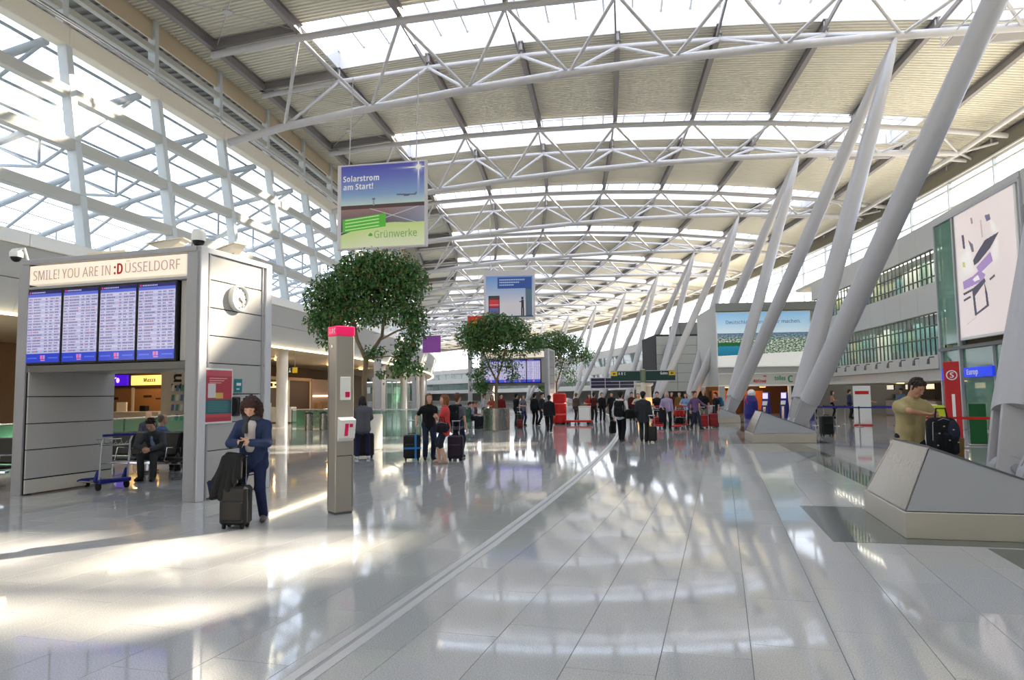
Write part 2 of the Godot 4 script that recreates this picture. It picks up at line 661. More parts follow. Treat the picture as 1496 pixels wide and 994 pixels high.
func roof() -> void:
	var ce := Node3D.new()
	ce.name = "ceiling"
	add_child(ce)
	ce.set_meta("kind", "structure")
	var us := []
	for k in 18:
		us.append(lerpf(-23.2, 23.0, k / 17.0))
	for k in range(KMIN, KMAX + 1):
		var m := MB.new()
		var ribs := 40
		var pf := []
		for r in ribs:
			for q in [[0.0, 0.0], [0.42, 0.0], [0.5, 0.10], [0.92, 0.10]]:
				pf.append(Vector2((r + q[0]) / ribs, q[1]))
		pf.append(Vector2(1, 0))
		var fine := k < 4
		if not fine:
			pf = [Vector2(0, 0), Vector2(1, 0)]
		for a in us.size() - 1:
			for j in pf.size() - 1:
				var p0: Vector2 = pf[j]; var p1: Vector2 = pf[j + 1]
				m.quad_auto(rp(k, us[a], yceil(us[a]) + p0.y, p0.x), rp(k, us[a], yceil(us[a]) + p1.y, p1.x), rp(k, us[a + 1], yceil(us[a + 1]) + p1.y, p1.x), rp(k, us[a + 1], yceil(us[a + 1]) + p0.y, p0.x), Vector3.DOWN)
			m.quad_auto(rp(k, us[a], yceil(us[a]) + 0.3, 0), rp(k, us[a], yceil(us[a]) + 0.3, 1), rp(k, us[a + 1], yceil(us[a + 1]) + 0.3, 1), rp(k, us[a + 1], yceil(us[a + 1]) + 0.3, 0), Vector3.UP)
		part("deck_bay", m, M["deck"], ce)
		# the deck beside the skylight
		m = MB.new()
		var f := frame(k)
		for side in [[-23.2, -17.2], [17.3, 23.0]]:
			var nr := 18
			for j in nr:
				for a in 4:
					var u0 := lerpf(side[0], side[1], a / 4.0); var u1 := lerpf(side[0], side[1], (a + 1) / 4.0)
					var zs := [lerpf(ZA, ZB, float(j) / nr), lerpf(ZA, ZB, (j + 0.42) / nr), lerpf(ZA, ZB, (j + 0.5) / nr), lerpf(ZA, ZB, (j + 0.92) / nr), lerpf(ZA, ZB, float(j + 1) / nr)]
					var hs := [0.0, 0.0, 0.10, 0.10, 0.0]
					for q in 4:
						m.quad_auto(f * Vector3(u0, yceil(u0) + hs[q], zs[q]), f * Vector3(u0, yceil(u0) + hs[q + 1], zs[q + 1]), f * Vector3(u1, yceil(u1) + hs[q + 1], zs[q + 1]), f * Vector3(u1, yceil(u1) + hs[q], zs[q]), Vector3.DOWN)
			m.quad_auto(f * Vector3(side[0], yceil(side[0]) + 0.3, ZA), f * Vector3(side[0], yceil(side[0]) + 0.3, ZB), f * Vector3(side[1], yceil(side[1]) + 0.3, ZB), f * Vector3(side[1], yceil(side[1]) + 0.3, ZA), Vector3.UP)
		part("deck_side", m, M["deck"], ce)
	var oh := MB.new()
	for j in 50:
		var a := -14.0 + 5.2 * j
		oh.bar(P(a, -25.2, 19.0), P(a + 5.2, -25.2, 19.0), 3.9, 0.3)
		for q in 8:
			oh.bar(P(a + 0.65 * q, -23.3, 18.8), P(a + 0.65 * q, -27.0, 18.8), 0.2, 0.12)
	struct("trim_2", oh, mat("overhang grey", Color(0.30, 0.29, 0.28), 0.6))
	skylights()
	trusses()
	beams()

func skylights() -> void:
	var ulist := []
	for j in 25:
		ulist.append(lerpf(-17.1, 17.3, j / 24.0))
	for k in range(KMIN + 1, KMAX + 1):
		var w := Node3D.new()
		w.name = "window_%d" % (k + 3)
		add_child(w)
		w.transform = frame(k)
		w.set_meta("kind", "structure")
		var cb := MB.new()
		for j in 24:
			var a: float = ulist[j]; var b: float = ulist[j + 1]
			for z in [ZA, ZB]:
				var sg := 1.0 if z == ZA else -1.0
				cb.quad_auto(Vector3(a, yceil(a) - 0.05, z), Vector3(b, yceil(b) - 0.05, z), Vector3(b, yceil(b) + 1.05, z), Vector3(a, yceil(a) + 1.05, z), Vector3(0, 0, -sg))
				cb.quad_auto(Vector3(a, yceil(a) + 0.2, z + sg * 0.12), Vector3(b, yceil(b) + 0.2, z + sg * 0.12), Vector3(b, yceil(b) + 1.05, z + sg * 0.12), Vector3(a, yceil(a) + 1.05, z + sg * 0.12), Vector3(0, 0, sg))
				cb.quad_auto(Vector3(a, yceil(a) + 1.05, z), Vector3(b, yceil(b) + 1.05, z), Vector3(b, yceil(b) + 1.05, z + sg * 0.12), Vector3(a, yceil(a) + 1.05, z + sg * 0.12), Vector3.UP)
		for u in [-17.15, 17.35]:
			cb.span(Vector3(u - 0.06, yceil(u) - 0.05, ZB), Vector3(u + 0.06, yceil(u) + 1.05, ZA))
		part("curb", cb, M["white paint"], w)
		var zm := (ZA + ZB) * 0.5 - 0.2
		for j in 25:
			var u: float = ulist[j]
			part("glazing_bar", MB.new().span(Vector3(u - 0.055, yceil(u) + 0.90, ZB), Vector3(u + 0.055, yceil(u) + 1.03, ZA)), M["white paint"], w)
		var mid := MB.new()
		for j in 24:
			mid.bar(Vector3(ulist[j], yceil(ulist[j]) + 0.92, zm), Vector3(ulist[j + 1], yceil(ulist[j + 1]) + 0.92, zm), 0.12, 0.16)
		part("middle_bar", mid, M["steel paint"], w)
		var joined := MB.new()
		for j in 24:
			var a: float = ulist[j]; var b: float = ulist[j + 1]
			for z in [[ZA, zm], [zm, ZB]]:
				var g := joined if k > 2 else MB.new()
				g.quad_auto(Vector3(a, yceil(a) + 1.0, z[0]), Vector3(b, yceil(b) + 1.0, z[0]), Vector3(b, yceil(b) + 1.0, z[1]), Vector3(a, yceil(a) + 1.0, z[1]), Vector3.UP)
				if k <= 2:
					part("pane", g, M["glass"], w)
		if k > 2:
			part("panes", joined, M["glass"], w).set_meta("kind", "stuff")

func trusses() -> void:
	var proto := Node3D.new()
	var lo := []
	for j in 8:
		lo.append(-14.6 + 5.05 * j)
	var up := []
	for j in 9:
		up.append(-17.1 + 5.0 * j)
	var low_pts := [Vector3(-22.4, ylow(-22.4) - 0.15, 0), Vector3(-19.3, ylow(-19.3), 0)]
	for u in lo:
		low_pts.append(Vector3(u, ylow(u), 0))
	part("lower_chord", MB.new().path(low_pts, [0.2], 14), M["steel paint"], proto)
	for z in [ZA, ZB]:
		var pts := [Vector3(-21.6, yup(-21.6), z)]
		for u in up:
			pts.append(Vector3(u, yup(u), z))
		part("upper_chord", MB.new().path(pts, [0.17 if z == ZA else 0.13], 12), M["steel paint"], proto)
	for j in 8:
		for z in [ZA, ZB]:
			for q in [0, 1]:
				var a := Vector3(lo[j], ylow(lo[j]), 0); var b := Vector3(up[j + q], yup(up[j + q]), z)
				part("diagonal", MB.new().tube(a, b, 0.085, 0.085, 8, false), M["steel paint"], proto)
	for z in [ZA, ZB]:
		part("diagonal", MB.new().tube(Vector3(-19.3, ylow(-19.3), 0), Vector3(-17.1, yup(-17.1), z), 0.085, 0.085, 8, false), M["steel paint"], proto)
	for j in 9:
		for z in [ZA, ZB]:
			part("hanger", MB.new().tube(Vector3(up[j], yup(up[j]), z), Vector3(up[j], yceil(up[j]), z), 0.07, 0.07, 8, false), M["steel paint"], proto)
		part("cross_tie", MB.new().bar(Vector3(up[j] - 0.1, yup(up[j]) + 0.2, ZA), Vector3(up[j] - 0.1, yup(up[j]) + 0.2, ZB), 0.09, 0.2), M["beam paint"], proto)
	for k in range(KMIN + 1, KMAX + 1):
		var o: Node3D = proto.duplicate()
		o.name = numbered("roof_truss")
		add_child(o)
		o.transform = frame(k)
		var which := {-2: "white three-chord roof truss overhead at the camera", -1: "white three-chord roof truss just in front of the camera, out of view above", 0: "nearest white tubular roof truss in view, its lower chord crossing the top of the picture", 1: "second white tubular roof truss from the camera, above the airport solar poster", 2: "third white tubular roof truss from the camera", 3: "fourth white tubular roof truss from the camera", 4: "fifth white tubular roof truss from the camera", 5: "sixth white tubular roof truss from the camera", 6: "seventh white tubular roof truss from the camera", 7: "eighth white tubular roof truss from the camera", 8: "ninth white tubular roof truss from the camera", 9: "tenth white tubular roof truss from the camera", 10: "eleventh white tubular roof truss from the camera", 11: "twelfth white tubular roof truss from the camera", 12: "thirteenth white tubular roof truss from the camera", 13: "farthest white tubular roof truss, fourteenth from the camera"}
		tag(o, which[k], "roof truss", "tubular trusses under the roof")
	proto.free()

func ibeam(m: MB, a: Vector3, b: Vector3, w: float, h: float) -> void:
	m.bar(a + Vector3.UP * (h * 0.5 - 0.02), b + Vector3.UP * (h * 0.5 - 0.02), w, 0.04)
	m.bar(a - Vector3.UP * (h * 0.5 - 0.02), b - Vector3.UP * (h * 0.5 - 0.02), w, 0.04)
	m.bar(a, b, 0.05, h - 0.08)

func beams() -> void:
	var lines := [-21.5, -17.1, -12.1, -7.1, -2.1, 2.9, 7.9, 12.9, 17.9, 22.6]
	var nth := ["first", "second", "third", "fourth", "fifth", "sixth", "seventh", "eighth", "ninth", "tenth"]
	for j in lines.size():
		var u: float = lines[j]
		var y := yceil(u) - 0.27
		var m := MB.new()
		for k in range(KMIN, KMAX + 1):
			ibeam(m, rp(k, u, y, -0.02), rp(k, u, y, 1.02), 0.26, 0.5)
			if j == 0 or j == 9:
				ibeam(m, frame(k) * Vector3(u, y, ZA), frame(k) * Vector3(u, y, ZB), 0.26, 0.5)
		solo("roof_beam", "dark steel beam running the length of the hall under the ribbed ceiling, %s from the left glass wall" % nth[j], "roof beam", m, M["beam paint"], Transform3D(), "long beams under the roof deck")
	# wind bracing of the strip beside the glass wall: crossed rods with a disc in the middle
	for k in range(-1, 4):
		for h in 2:
			var f0 := 0.0 if h == 0 else 0.52
			var f1 := 0.48 if h == 0 else 1.0
			var m := MB.new()
			var a := rp(k, -21.3, yceil(-21.3) - 0.3, f0); var b := rp(k, -17.3, yceil(-17.3) - 0.3, f1)
			var c := rp(k, -17.3, yceil(-17.3) - 0.3, f0); var d := rp(k, -21.3, yceil(-21.3) - 0.3, f1)
			m.tube(a, b, 0.025, 0.025, 6); m.tube(c, d, 0.025, 0.025, 6)
			m.lathe([Vector2(0, -0.04), Vector2(0.22, -0.04), Vector2(0.22, 0.04), Vector2(0, 0.04)], 14, T((a + b + c + d) * 0.25))
			solo("wind_brace", "thin crossed steel rods with a disc beside the glass wall, %s from the camera" % ["first", "second", "third", "fourth", "fifth", "sixth", "seventh", "eighth", "ninth", "tenth"][(k + 1) * 2 + h], "brace", m, M["steel paint"], Transform3D(), "crossed rods along the left edge of the ceiling")
	# cross beams in the same strip
	for k in range(-2, 5):
		for f in [0.0, 1.0]:
			var m := MB.new()
			ibeam(m, rp(k, -21.4, yceil(-21.4) - 0.25, f), rp(k, -17.2, yceil(-17.2) - 0.25, f), 0.2, 0.42)
			solo("edge_beam", "short dark steel beam between the glass wall and the end of a skylight", "roof beam", m, M["beam paint"], Transform3D(), "short cross beams at the left edge of the ceiling")
	# maintenance frames hung at the right ends of the skylights
	for k in range(0, 6):
		var g := thing("maintenance_frame", "grey tubular maintenance frame hung under the right end of the %s skylight in view" % ["nearest", "second", "third", "fourth", "fifth", "sixth"][k], "frame", frame(k), "maintenance frames at the right ends of the skylights")
		var lo := Vector3(12.9, 17.75, -1.4); var hi := Vector3(16.9, 18.75, 1.6)
		var m := MB.new()
		for y in [lo.y, hi.y]:
			for z in [lo.z, hi.z]:
				m.tube(Vector3(lo.x, y, z), Vector3(hi.x, y, z), 0.035, 0.035, 6)
			for x in [lo.x, (lo.x + hi.x) * 0.5, hi.x]:
				m.tube(Vector3(x, y, lo.z), Vector3(x, y, hi.z), 0.035, 0.035, 6)
		part("rail", m, M["steel paint"], g)
		m = MB.new()
		for x in [lo.x, lo.x + 1.3, lo.x + 2.6, hi.x]:
			for z in [lo.z, hi.z]:
				m.tube(Vector3(x, lo.y, z), Vector3(x, yup(x) + 0.1, z), 0.03, 0.03, 6)
		part("upright", m, M["steel paint"], g)
		part("grating", MB.new().span(Vector3(lo.x + 0.1, lo.y - 0.02, lo.z + 0.1), Vector3(hi.x - 0.1, lo.y + 0.02, lo.z + 1.0)), M["beam paint"], g)
		part("machine", MB.new().span(Vector3(lo.x + 0.4, lo.y + 0.05, lo.z + 0.2), Vector3(lo.x + 1.3, lo.y + 0.55, lo.z + 0.9), 0.04), M["panel dark"], g)
	var et := MB.new()
	var pts := []
	for k in range(KMIN, KMAX + 1):
		pts.append(frame(k) * Vector3(20.75, ylow(20.75), 0))
	et.path(pts, [0.17], 12)
	solo("edge_tube", "long white tube joining the right ends of the roof trusses", "tube", et, M["steel paint"])

# ------------------------------------------------------------------ left glass wall
func uL(y: float) -> float:
	return -22.7 - 0.15 * (y - 14.8)

func ycan(d: float) -> float:
	return 15.5 - 0.17 * d - 0.006 * d * d

func wall_left() -> void:
	var w := Node3D.new()
	w.name = "wall_left"
	add_child(w)
	w.set_meta("kind", "structure")
	var lv := [7.0, 9.1, 11.2, 13.3, 15.35, 15.95, 16.75, 17.55, 18.1]
	var s0 := 22.1 - 5.6 * 6
	var joined := MB.new()
	for j in 46:
		var s := s0 + 5.6 * j
		var mm := MB.new()
		mm.bar(P(s, uL(6.5), 6.5), P(s, uL(15.4), 15.4), 0.30, 0.42, XF(s).basis.x, 0.015)
		part("mullion", mm, M["mullion paint"], w)
		var m2 := MB.new()
		m2.bar(P(s, uL(15.4) - 0.1, 15.4), P(s, -23.0, 19.2), 0.26, 0.36, XF(s).basis.x)
		part("upper_mullion", m2, M["mullion paint"], w)
		if j == 45:
			break
		var t := s + 5.6
		for q in [1, 2, 3]:
			part("transom", MB.new().bar(P(s, uL(lv[q]) + 0.02, lv[q]), P(t, uL(lv[q]) + 0.02, lv[q]), 0.34, 0.42, Vector3.UP, 0.02), M["facade paint"], w)
		part("sill", MB.new().bar(P(s, uL(6.9), 6.9), P(t, uL(6.9), 6.9), 0.35, 0.35, Vector3.UP, 0.02), M["facade paint"], w)
		part("gutter_beam", MB.new().bar(P(s, uL(15.6) + 0.05, 15.55), P(t, uL(15.6) + 0.05, 15.55), 0.5, 0.75, Vector3.UP, 0.02), M["cream"], w)
		part("gutter_pipe", MB.new().tube(P(s, uL(16.0) + 0.45, 16.05), P(t, uL(16.0) + 0.45, 16.05), 0.11, 0.11, 10), M["chrome"], w)
		for q in [6, 7]:
			part("upper_transom", MB.new().bar(P(s, -22.95, lv[q]), P(t, -22.95, lv[q]), 0.25, 0.26), M["facade paint"], w)
		part("top_panel", MB.new().bar(P(s, -23.0, 18.55), P(t, -23.0, 18.55), 0.1, 1.1), M["tan panel"] if M.has("tan panel") else mat("tan panel", Color(0.80, 0.73, 0.62), 0.5), w)
		for q in [0, 1, 2, 3, 5, 6, 7]:
			var ua := uL(lv[q]) if q < 4 else -22.97
			var ub := uL(lv[q + 1]) if q < 4 else -22.97
			var one := s > 10.0 and s < 76.0
			var g := MB.new() if one else joined
			g.quad_auto(P(s, ua, lv[q]), P(t, ua, lv[q]), P(t, ub, lv[q + 1]), P(s, ub, lv[q + 1]), XF(s).basis.x)
			if one:
				part("pane", g, M["glass"], w)
	part("panes", joined, M["glass"], w).set_meta("kind", "stuff")
	# outside: a glazed canopy on tubes that falls away from the wall, seen through the glass
	var cp := mat("canopy paint", Color(0.62, 0.64, 0.65), 0.5)
	for j in range(-1, 16):
		var s := 16.5 + 5.6 * j
		var m := MB.new()
		var pts := []
		for q in 11:
			var d := 2.6 * q
			pts.append(P(s, -23.6 - d, ycan(d)))
		m.path(pts, [0.17], 8)
		for q in [2, 5, 8]:
			m.tube(pts[q], pts[q] + Vector3(0, -1.9, 0), 0.07, 0.07, 6)
			m.tube(pts[q] + Vector3(0, -1.9, 0), pts[q - 2], 0.08, 0.08, 6); m.tube(pts[q] + Vector3(0, -1.9, 0), pts[q + 2], 0.08, 0.08, 6); m.tube(pts[q] + Vector3(0, -1.9, 0), pts[q + 1], 0.06, 0.06, 6)
		solo("canopy_arch", "grey tubular rib of the canopy outside the left glass wall", "rib", m, cp, Transform3D(), "ribs of the canopy outside")
	for q in 18:
		var d := 0.6 + 1.5 * q
		var pts := []
		for j in 20:
			pts.append(P(4.0 + 5.6 * j, -23.6 - d, ycan(d) + 0.2))
		solo("canopy_purlin", "thin grey rail running along the canopy outside the left glass wall", "rail", MB.new().path(pts, [0.065], 6), cp, Transform3D(), "rails of the canopy outside")
	var lk := thing("link_bridge", "low green glazed walkway outside beyond the left glass wall", "walkway")
	for j in 16:
		var s := 6.0 + 3.5 * j
		part("glass_panel", MB.new().bar(P(s + 0.1, -33.0, 8.6), P(s + 3.4, -33.0, 8.6), 0.1, 1.7), M["green backing light"] if M.has("green backing light") else mat("green backing light", Color(0.55, 0.68, 0.63), 0.3), lk)
		part("post", MB.new().bar(P(s, -32.9, 7.5), P(s, -32.9, 9.7), 0.2, 0.2), M["steel paint"], lk)
	part("roof", MB.new().path([P(6, -33, 9.75), P(24, -33, 9.75), P(43, -33, 9.75), P(62, -33, 9.75)], [0.3], 6), M["steel paint"], lk)
	part("deck", MB.new().path([P(6, -33, 7.4), P(24, -33, 7.4), P(43, -33, 7.4), P(62, -33, 7.4)], [0.35], 6), M["steel paint"], lk)
	# the building across the forecourt, a long grey block with a glazed front
	var b := thing("forecourt_building", "long pale grey building outside beyond the left glass wall", "building")
	part("body", MB.new().box(XF(30, -62, 4.0), Vector3(12, 8, 110)), M["plaster"], b)
	var fr := MB.new()
	for j in 18:
		fr.box(XF(30, -55.9, 6.0) * T(Vector3(0, 0, -50 + 6.0 * j)), Vector3(0.3, 3.0, 5.2))
	part("windows", fr, M["green glass"], b).set_meta("kind", "stuff")
	part("parapet", MB.new().box(XF(30, -62, 8.2), Vector3(12.6, 0.6, 110.6)), M["steel paint"], b)
	var ground := MB.new().span(Vector3(-260, -0.7, -320), Vector3(90, -0.5, 60))
	struct("ground", ground, mat("asphalt", Color(0.52, 0.52, 0.51), 0.9))

# ------------------------------------------------------------------ left gallery: fascia, soffit, back wall
func gallery_left() -> void:
	var g := Node3D.new()
	g.name = "trim_1"
	add_child(g)
	g.set_meta("kind", "structure")
	for j in 30:
		var s := -12.0 + 5.0 * j
		var t := s + 5.0 - 0.012
		part("ledge", MB.new().bar(P(s, -20.5, 6.72), P(t, -20.5, 6.72), 1.1, 0.42, Vector3.UP, 0.03), M["white lacquer"], g)
		for r in [[6.5, -20.05, 5.5, -20.25], [5.48, -20.26, 4.46, -20.5]]:
			var m := MB.new()
			var dv := XF(s).basis.x
			m.quad_auto(P(s, r[1], r[0]), P(t, r[1], r[0]), P(t, r[3], r[2]), P(s, r[3], r[2]), dv)
			m.quad_auto(P(s, r[1] - 0.08, r[0]), P(t, r[1] - 0.08, r[0]), P(t, r[3] - 0.08, r[2]), P(s, r[3] - 0.08, r[2]), -dv)
			m.quad_auto(P(s, r[3], r[2]), P(t, r[3], r[2]), P(t, r[3] - 0.08, r[2]), P(s, r[3] - 0.08, r[2]), Vector3.DOWN)
			m.quad_auto(P(s, r[1], r[0]), P(t, r[1], r[0]), P(t, r[1] - 0.08, r[0]), P(s, r[1] - 0.08, r[0]), Vector3.UP)
			part("fascia_panel", m, mat("fascia", Color(0.69, 0.69, 0.68), 0.45), g)
		part("light_strip", MB.new().bar(P(s, -20.42, 4.38), P(t, -20.42, 4.38), 0.22, 0.07), M["strip light"], g)
		part("soffit_panel", MB.new().bar(P(s, -25.3, 4.42), P(t, -25.3, 4.42), 9.5, 0.08), mat("soffit", Color(0.72, 0.67, 0.58), 0.5), g)
	var sl := MB.new()
	for j in 15:
		sl.bar(P(-12 + 10.0 * j, -26.0, 6.4), P(-2 + 10.0 * j, -26.0, 6.4), 11.0, 0.2)
	part("slab", sl, M["plaster"], g)
	part("end_panel", MB.new().box(XF(138.0, -25.3, 5.5), Vector3(10.4, 2.4, 0.1)), M["fascia"], g)
	var bw := MB.new()
	for j in 26:
		bw.bar(P(-12 + 10.0 * j, -31.0, 3.3), P(-2 + 10.0 * j, -31.0, 3.3), 0.2, 6.6)
	struct("wall_gallery", bw, mat("shop wall", Color(0.46, 0.37, 0.28), 0.7))
	for j in 5:
		var s := 4.0 + 20.0 * j
		var l := AreaLight3D.new()
		l.name = "strip_light_lamp"
		l.area_size = Vector2(0.2, 20.0)
		add_child(l, true)
		l.transform = XF(s, -20.42, 4.32) * Transform3D(Basis(Vector3.RIGHT, -PI / 2), Vector3.ZERO)
		l.light_color = Color(1.0, 0.93, 0.78)
		l.light_energy = 14.0
		l.area_range = 40.0
		l.shadow_enabled = true
	# round columns that carry the gallery
	for j in 12:
		var s := 5.0 + 11.2 * j
		if j == 2:
			continue
		solo("gallery_column", "round grey column under the edge of the left gallery", "column", MB.new().lathe([Vector2(0.32, 0), Vector2(0.32, 4.4)], 24, T(P(s, -21.6))), M["steel paint"], Transform3D(), "round columns under the left gallery")

# ------------------------------------------------------------------ right side: gallery block and clerestory
func wall_right() -> void:
	var w := Node3D.new()
	w.name = "wall_right"
	add_child(w)
	w.set_meta("kind", "structure")
	var wh := mat("gallery white", Color(0.78, 0.775, 0.75), 0.42)
	var dark := mat("mullion dark", Color(0.30, 0.33, 0.30), 0.4)
	# horizontal bands of the gallery front, panel by panel
	for j in 9:
		var s := 34.6 + 2.0 * j
		var t := s + 2.0 - 0.015
		part("parapet_panel", MB.new().bar(P(s, 12.1, 8.83), P(t, 12.1, 8.83), 0.2, 1.26), wh, w)
		part("spandrel_panel", MB.new().bar(P(s, 12.05, 5.92), P(t, 12.05, 5.92), 0.25, 1.36), wh, w)
		part("fascia_panel", MB.new().bar(P(s, 12.0, 2.95), P(t, 12.0, 2.95), 0.3, 0.62), wh, w)
		part("bulkhead_panel", MB.new().bar(P(s, 12.3, 2.37), P(t, 12.3, 2.37), 0.3, 0.5), wh, w)
	for band in [[6.6, 8.2, 7.62, 6.98], [3.26, 5.24, 4.68, 4.1]]:
		for q in [band[0], band[1], band[2], band[3]]:
			part("window_rail", MB.new().path([P(34.6, 12.2, q), P(40.6, 12.2, q), P(46.6, 12.2, q), P(52.6, 12.2, q)], [0.035], 6), dark, w)
		for j in 37:
			var s := 34.6 + 0.5 * j
			part("window_post", MB.new().bar(P(s, 12.2, band[0]), P(s, 12.2, band[1]), 0.04, 0.06, XF(s).basis.x), dark, w)
			if j < 36:
				var rows := [band[0], band[3], band[2], band[1]]
				for r in 3:
					if j < 24:
						var g := MB.new()
						g.quad_auto(P(s, 12.22, rows[r]), P(s + 0.5, 12.22, rows[r]), P(s + 0.5, 12.22, rows[r + 1]), P(s, 12.22, rows[r + 1]), -XF(s).basis.x)
						part("pane", g, M["gallery glass"] if M.has("gallery glass") else pane("gallery glass", Color(0.8, 0.95, 0.9), 0.22), w)
		var far := MB.new()
		far.quad_auto(P(46.6, 12.22, band[0]), P(52.6, 12.22, band[0]), P(52.6, 12.22, band[1]), P(46.6, 12.22, band[1]), -XF(48).basis.x)
		part("panes", far, M["gallery glass"], w).set_meta("kind", "stuff")
	# rooms behind the gallery windows: blinds of several tints and a light strip
	var rb := RandomNumberGenerator.new()
	rb.seed = 14
	var tints := [Color(0.35, 0.55, 0.56), Color(0.62, 0.63, 0.44), Color(0.78, 0.84, 0.78), Color(0.48, 0.62, 0.52), Color(0.85, 0.86, 0.82), Color(0.42, 0.50, 0.52)]
	for lv in [[3.35, 5.2], [6.7, 8.15]]:
		for j in 18:
			var s := 34.7 + 1.0 * j
			var top: float = lv[1] - rb.randf_range(0.0, 0.5)
			var bot: float = lv[0] + (0.0 if rb.randf() < 0.6 else rb.randf_range(0.1, 0.7))
			var q := rb.randi_range(0, 5)
			part("window_blind", MB.new().bar(P(s + 0.03, 13.0, (top + bot) * 0.5), P(s + 0.97, 13.0, (top + bot) * 0.5), 0.04, top - bot), mat("blind %d" % q, tints[q], 0.7), w)
		part("room_light_strip", MB.new().bar(P(35, 12.6, lv[1] + 0.12), P(52, 12.6, lv[1] + 0.12), 0.15, 0.05), M["white lamp"], w)
		var al := AreaLight3D.new()
		al.name = "room_strip_lamp"
		al.area_size = Vector2(0.15, 17.0)
		add_child(al, true)
		al.transform = XF(43.5, 12.55, lv[1] + 0.08) * Transform3D(Basis(Vector3.RIGHT, -PI / 2), Vector3.ZERO)
		al.light_color = Color(1.0, 0.97, 0.90)
		al.light_energy = 16.0
		al.area_range = 40.0
		al.shadow_enabled = true
	# floors, back wall and roof of the block
	for y in [2.2, 5.9, 9.4]:
		for j in 7:
			part("slab", MB.new().bar(P(-14 + 10.0 * j, 17.3, y), P(-4 + 10.0 * j, 17.3, y), 10.4, 0.2), M["plaster"], w)
	for j in 8:
		part("back_wall", MB.new().bar(P(-14 + 10.0 * j, 19.6, 4.7), P(-4 + 10.0 * j, 19.6, 4.7), 0.2, 9.6), mat("hall back wall", Color(0.42, 0.40, 0.36), 0.7), w)
	# the front that runs on beyond the cross building, and the part beside the camera
	for r in [[-14.0, 27.6], [84.0, 244.0]]:
		var n := int((r[1] - r[0]) / 5.0)
		for j in n:
			var s: float = r[0] + (r[1] - r[0]) * j / n
			var t: float = r[0] + (r[1] - r[0]) * (j + 1) / n - 0.015
			part("parapet_panel", MB.new().bar(P(s, 12.1, 8.83), P(t, 12.1, 8.83), 0.2, 1.26), wh, w)
			part("spandrel_panel", MB.new().bar(P(s, 12.05, 5.92), P(t, 12.05, 5.92), 0.25, 1.36), wh, w)
			part("fascia_panel", MB.new().bar(P(s, 12.0, 2.75), P(t, 12.0, 2.75), 0.3, 1.0), wh, w)
			for y in [[6.6, 8.2], [3.26, 5.24]]:
				var g := MB.new()
				g.quad_auto(P(s, 12.2, y[0]), P(t, 12.2, y[0]), P(t, 12.2, y[1]), P(s, 12.2, y[1]), -XF(s).basis.x)
				part("pane", g, M["gallery glass"], w)
				part("window_post", MB.new().bar(P(s, 12.2, y[0]), P(s, 12.2, y[1]), 0.06, 0.08, XF(s).basis.x), dark, w)
	for j in 17:
		part("slab", MB.new().bar(P(78 + 10.0 * j, 17.3, 9.4), P(88 + 10.0 * j, 17.3, 9.4), 10.4, 0.2), M["plaster"], w)
		part("back_wall", MB.new().bar(P(66 + 11.0 * j, 19.6, 4.7), P(77 + 11.0 * j, 19.6, 4.7), 0.2, 9.6), M["hall back wall"], w)
	# clerestory over the block
	var c := Node3D.new()
	c.name = "wall_clerestory"
	add_child(c)
	c.set_meta("kind", "structure")
	var cg := MB.new()
	for j in 50:
		var s := -14.0 + DS / 3.0 * j
		var t := s + DS / 3.0
		part("mullion", MB.new().bar(P(s, 22.6, 9.0), P(s, 22.6, 18.3), 0.12, 0.25, XF(s).basis.x), M["mullion paint"], c)
		for y in [11.6, 13.3, 14.9, 16.3]:
			part("transom", MB.new().bar(P(s, 22.6, y), P(t, 22.6, y), 0.12, 0.12), M["mullion paint"], c)
		part("dark_band", MB.new().bar(P(s, 22.4, 17.15), P(t, 22.4, 17.15), 0.5, 0.8), mat("band", Color(0.42, 0.41, 0.36), 0.5), c)
		part("band_edge", MB.new().bar(P(s, 22.1, 16.72), P(t, 22.1, 16.72), 0.1, 0.1), M["steel paint"], c)
		var one := s > 25.0 and s < 95.0
		var ys := [9.4, 11.6, 13.3, 14.9, 16.7]
		for q in 4:
			var g := MB.new() if one else cg
			g.quad_auto(P(s, 22.6, ys[q]), P(t, 22.6, ys[q]), P(t, 22.6, ys[q + 1]), P(s, 22.6, ys[q + 1]), -XF(s).basis.x)
			if one:
				part("pane", g, M["glass"], c)
		part("top_panel", MB.new().bar(P(s, 22.7, 17.9), P(t, 22.7, 17.9), 0.1, 0.9), M["cream"], c)
		part("low_panel", MB.new().bar(P(s, 22.6, 4.5), P(t, 22.6, 4.5), 0.2, 9.9), M["plaster"], c)
	part("panes", cg, M["glass"], c).set_meta("kind", "stuff")

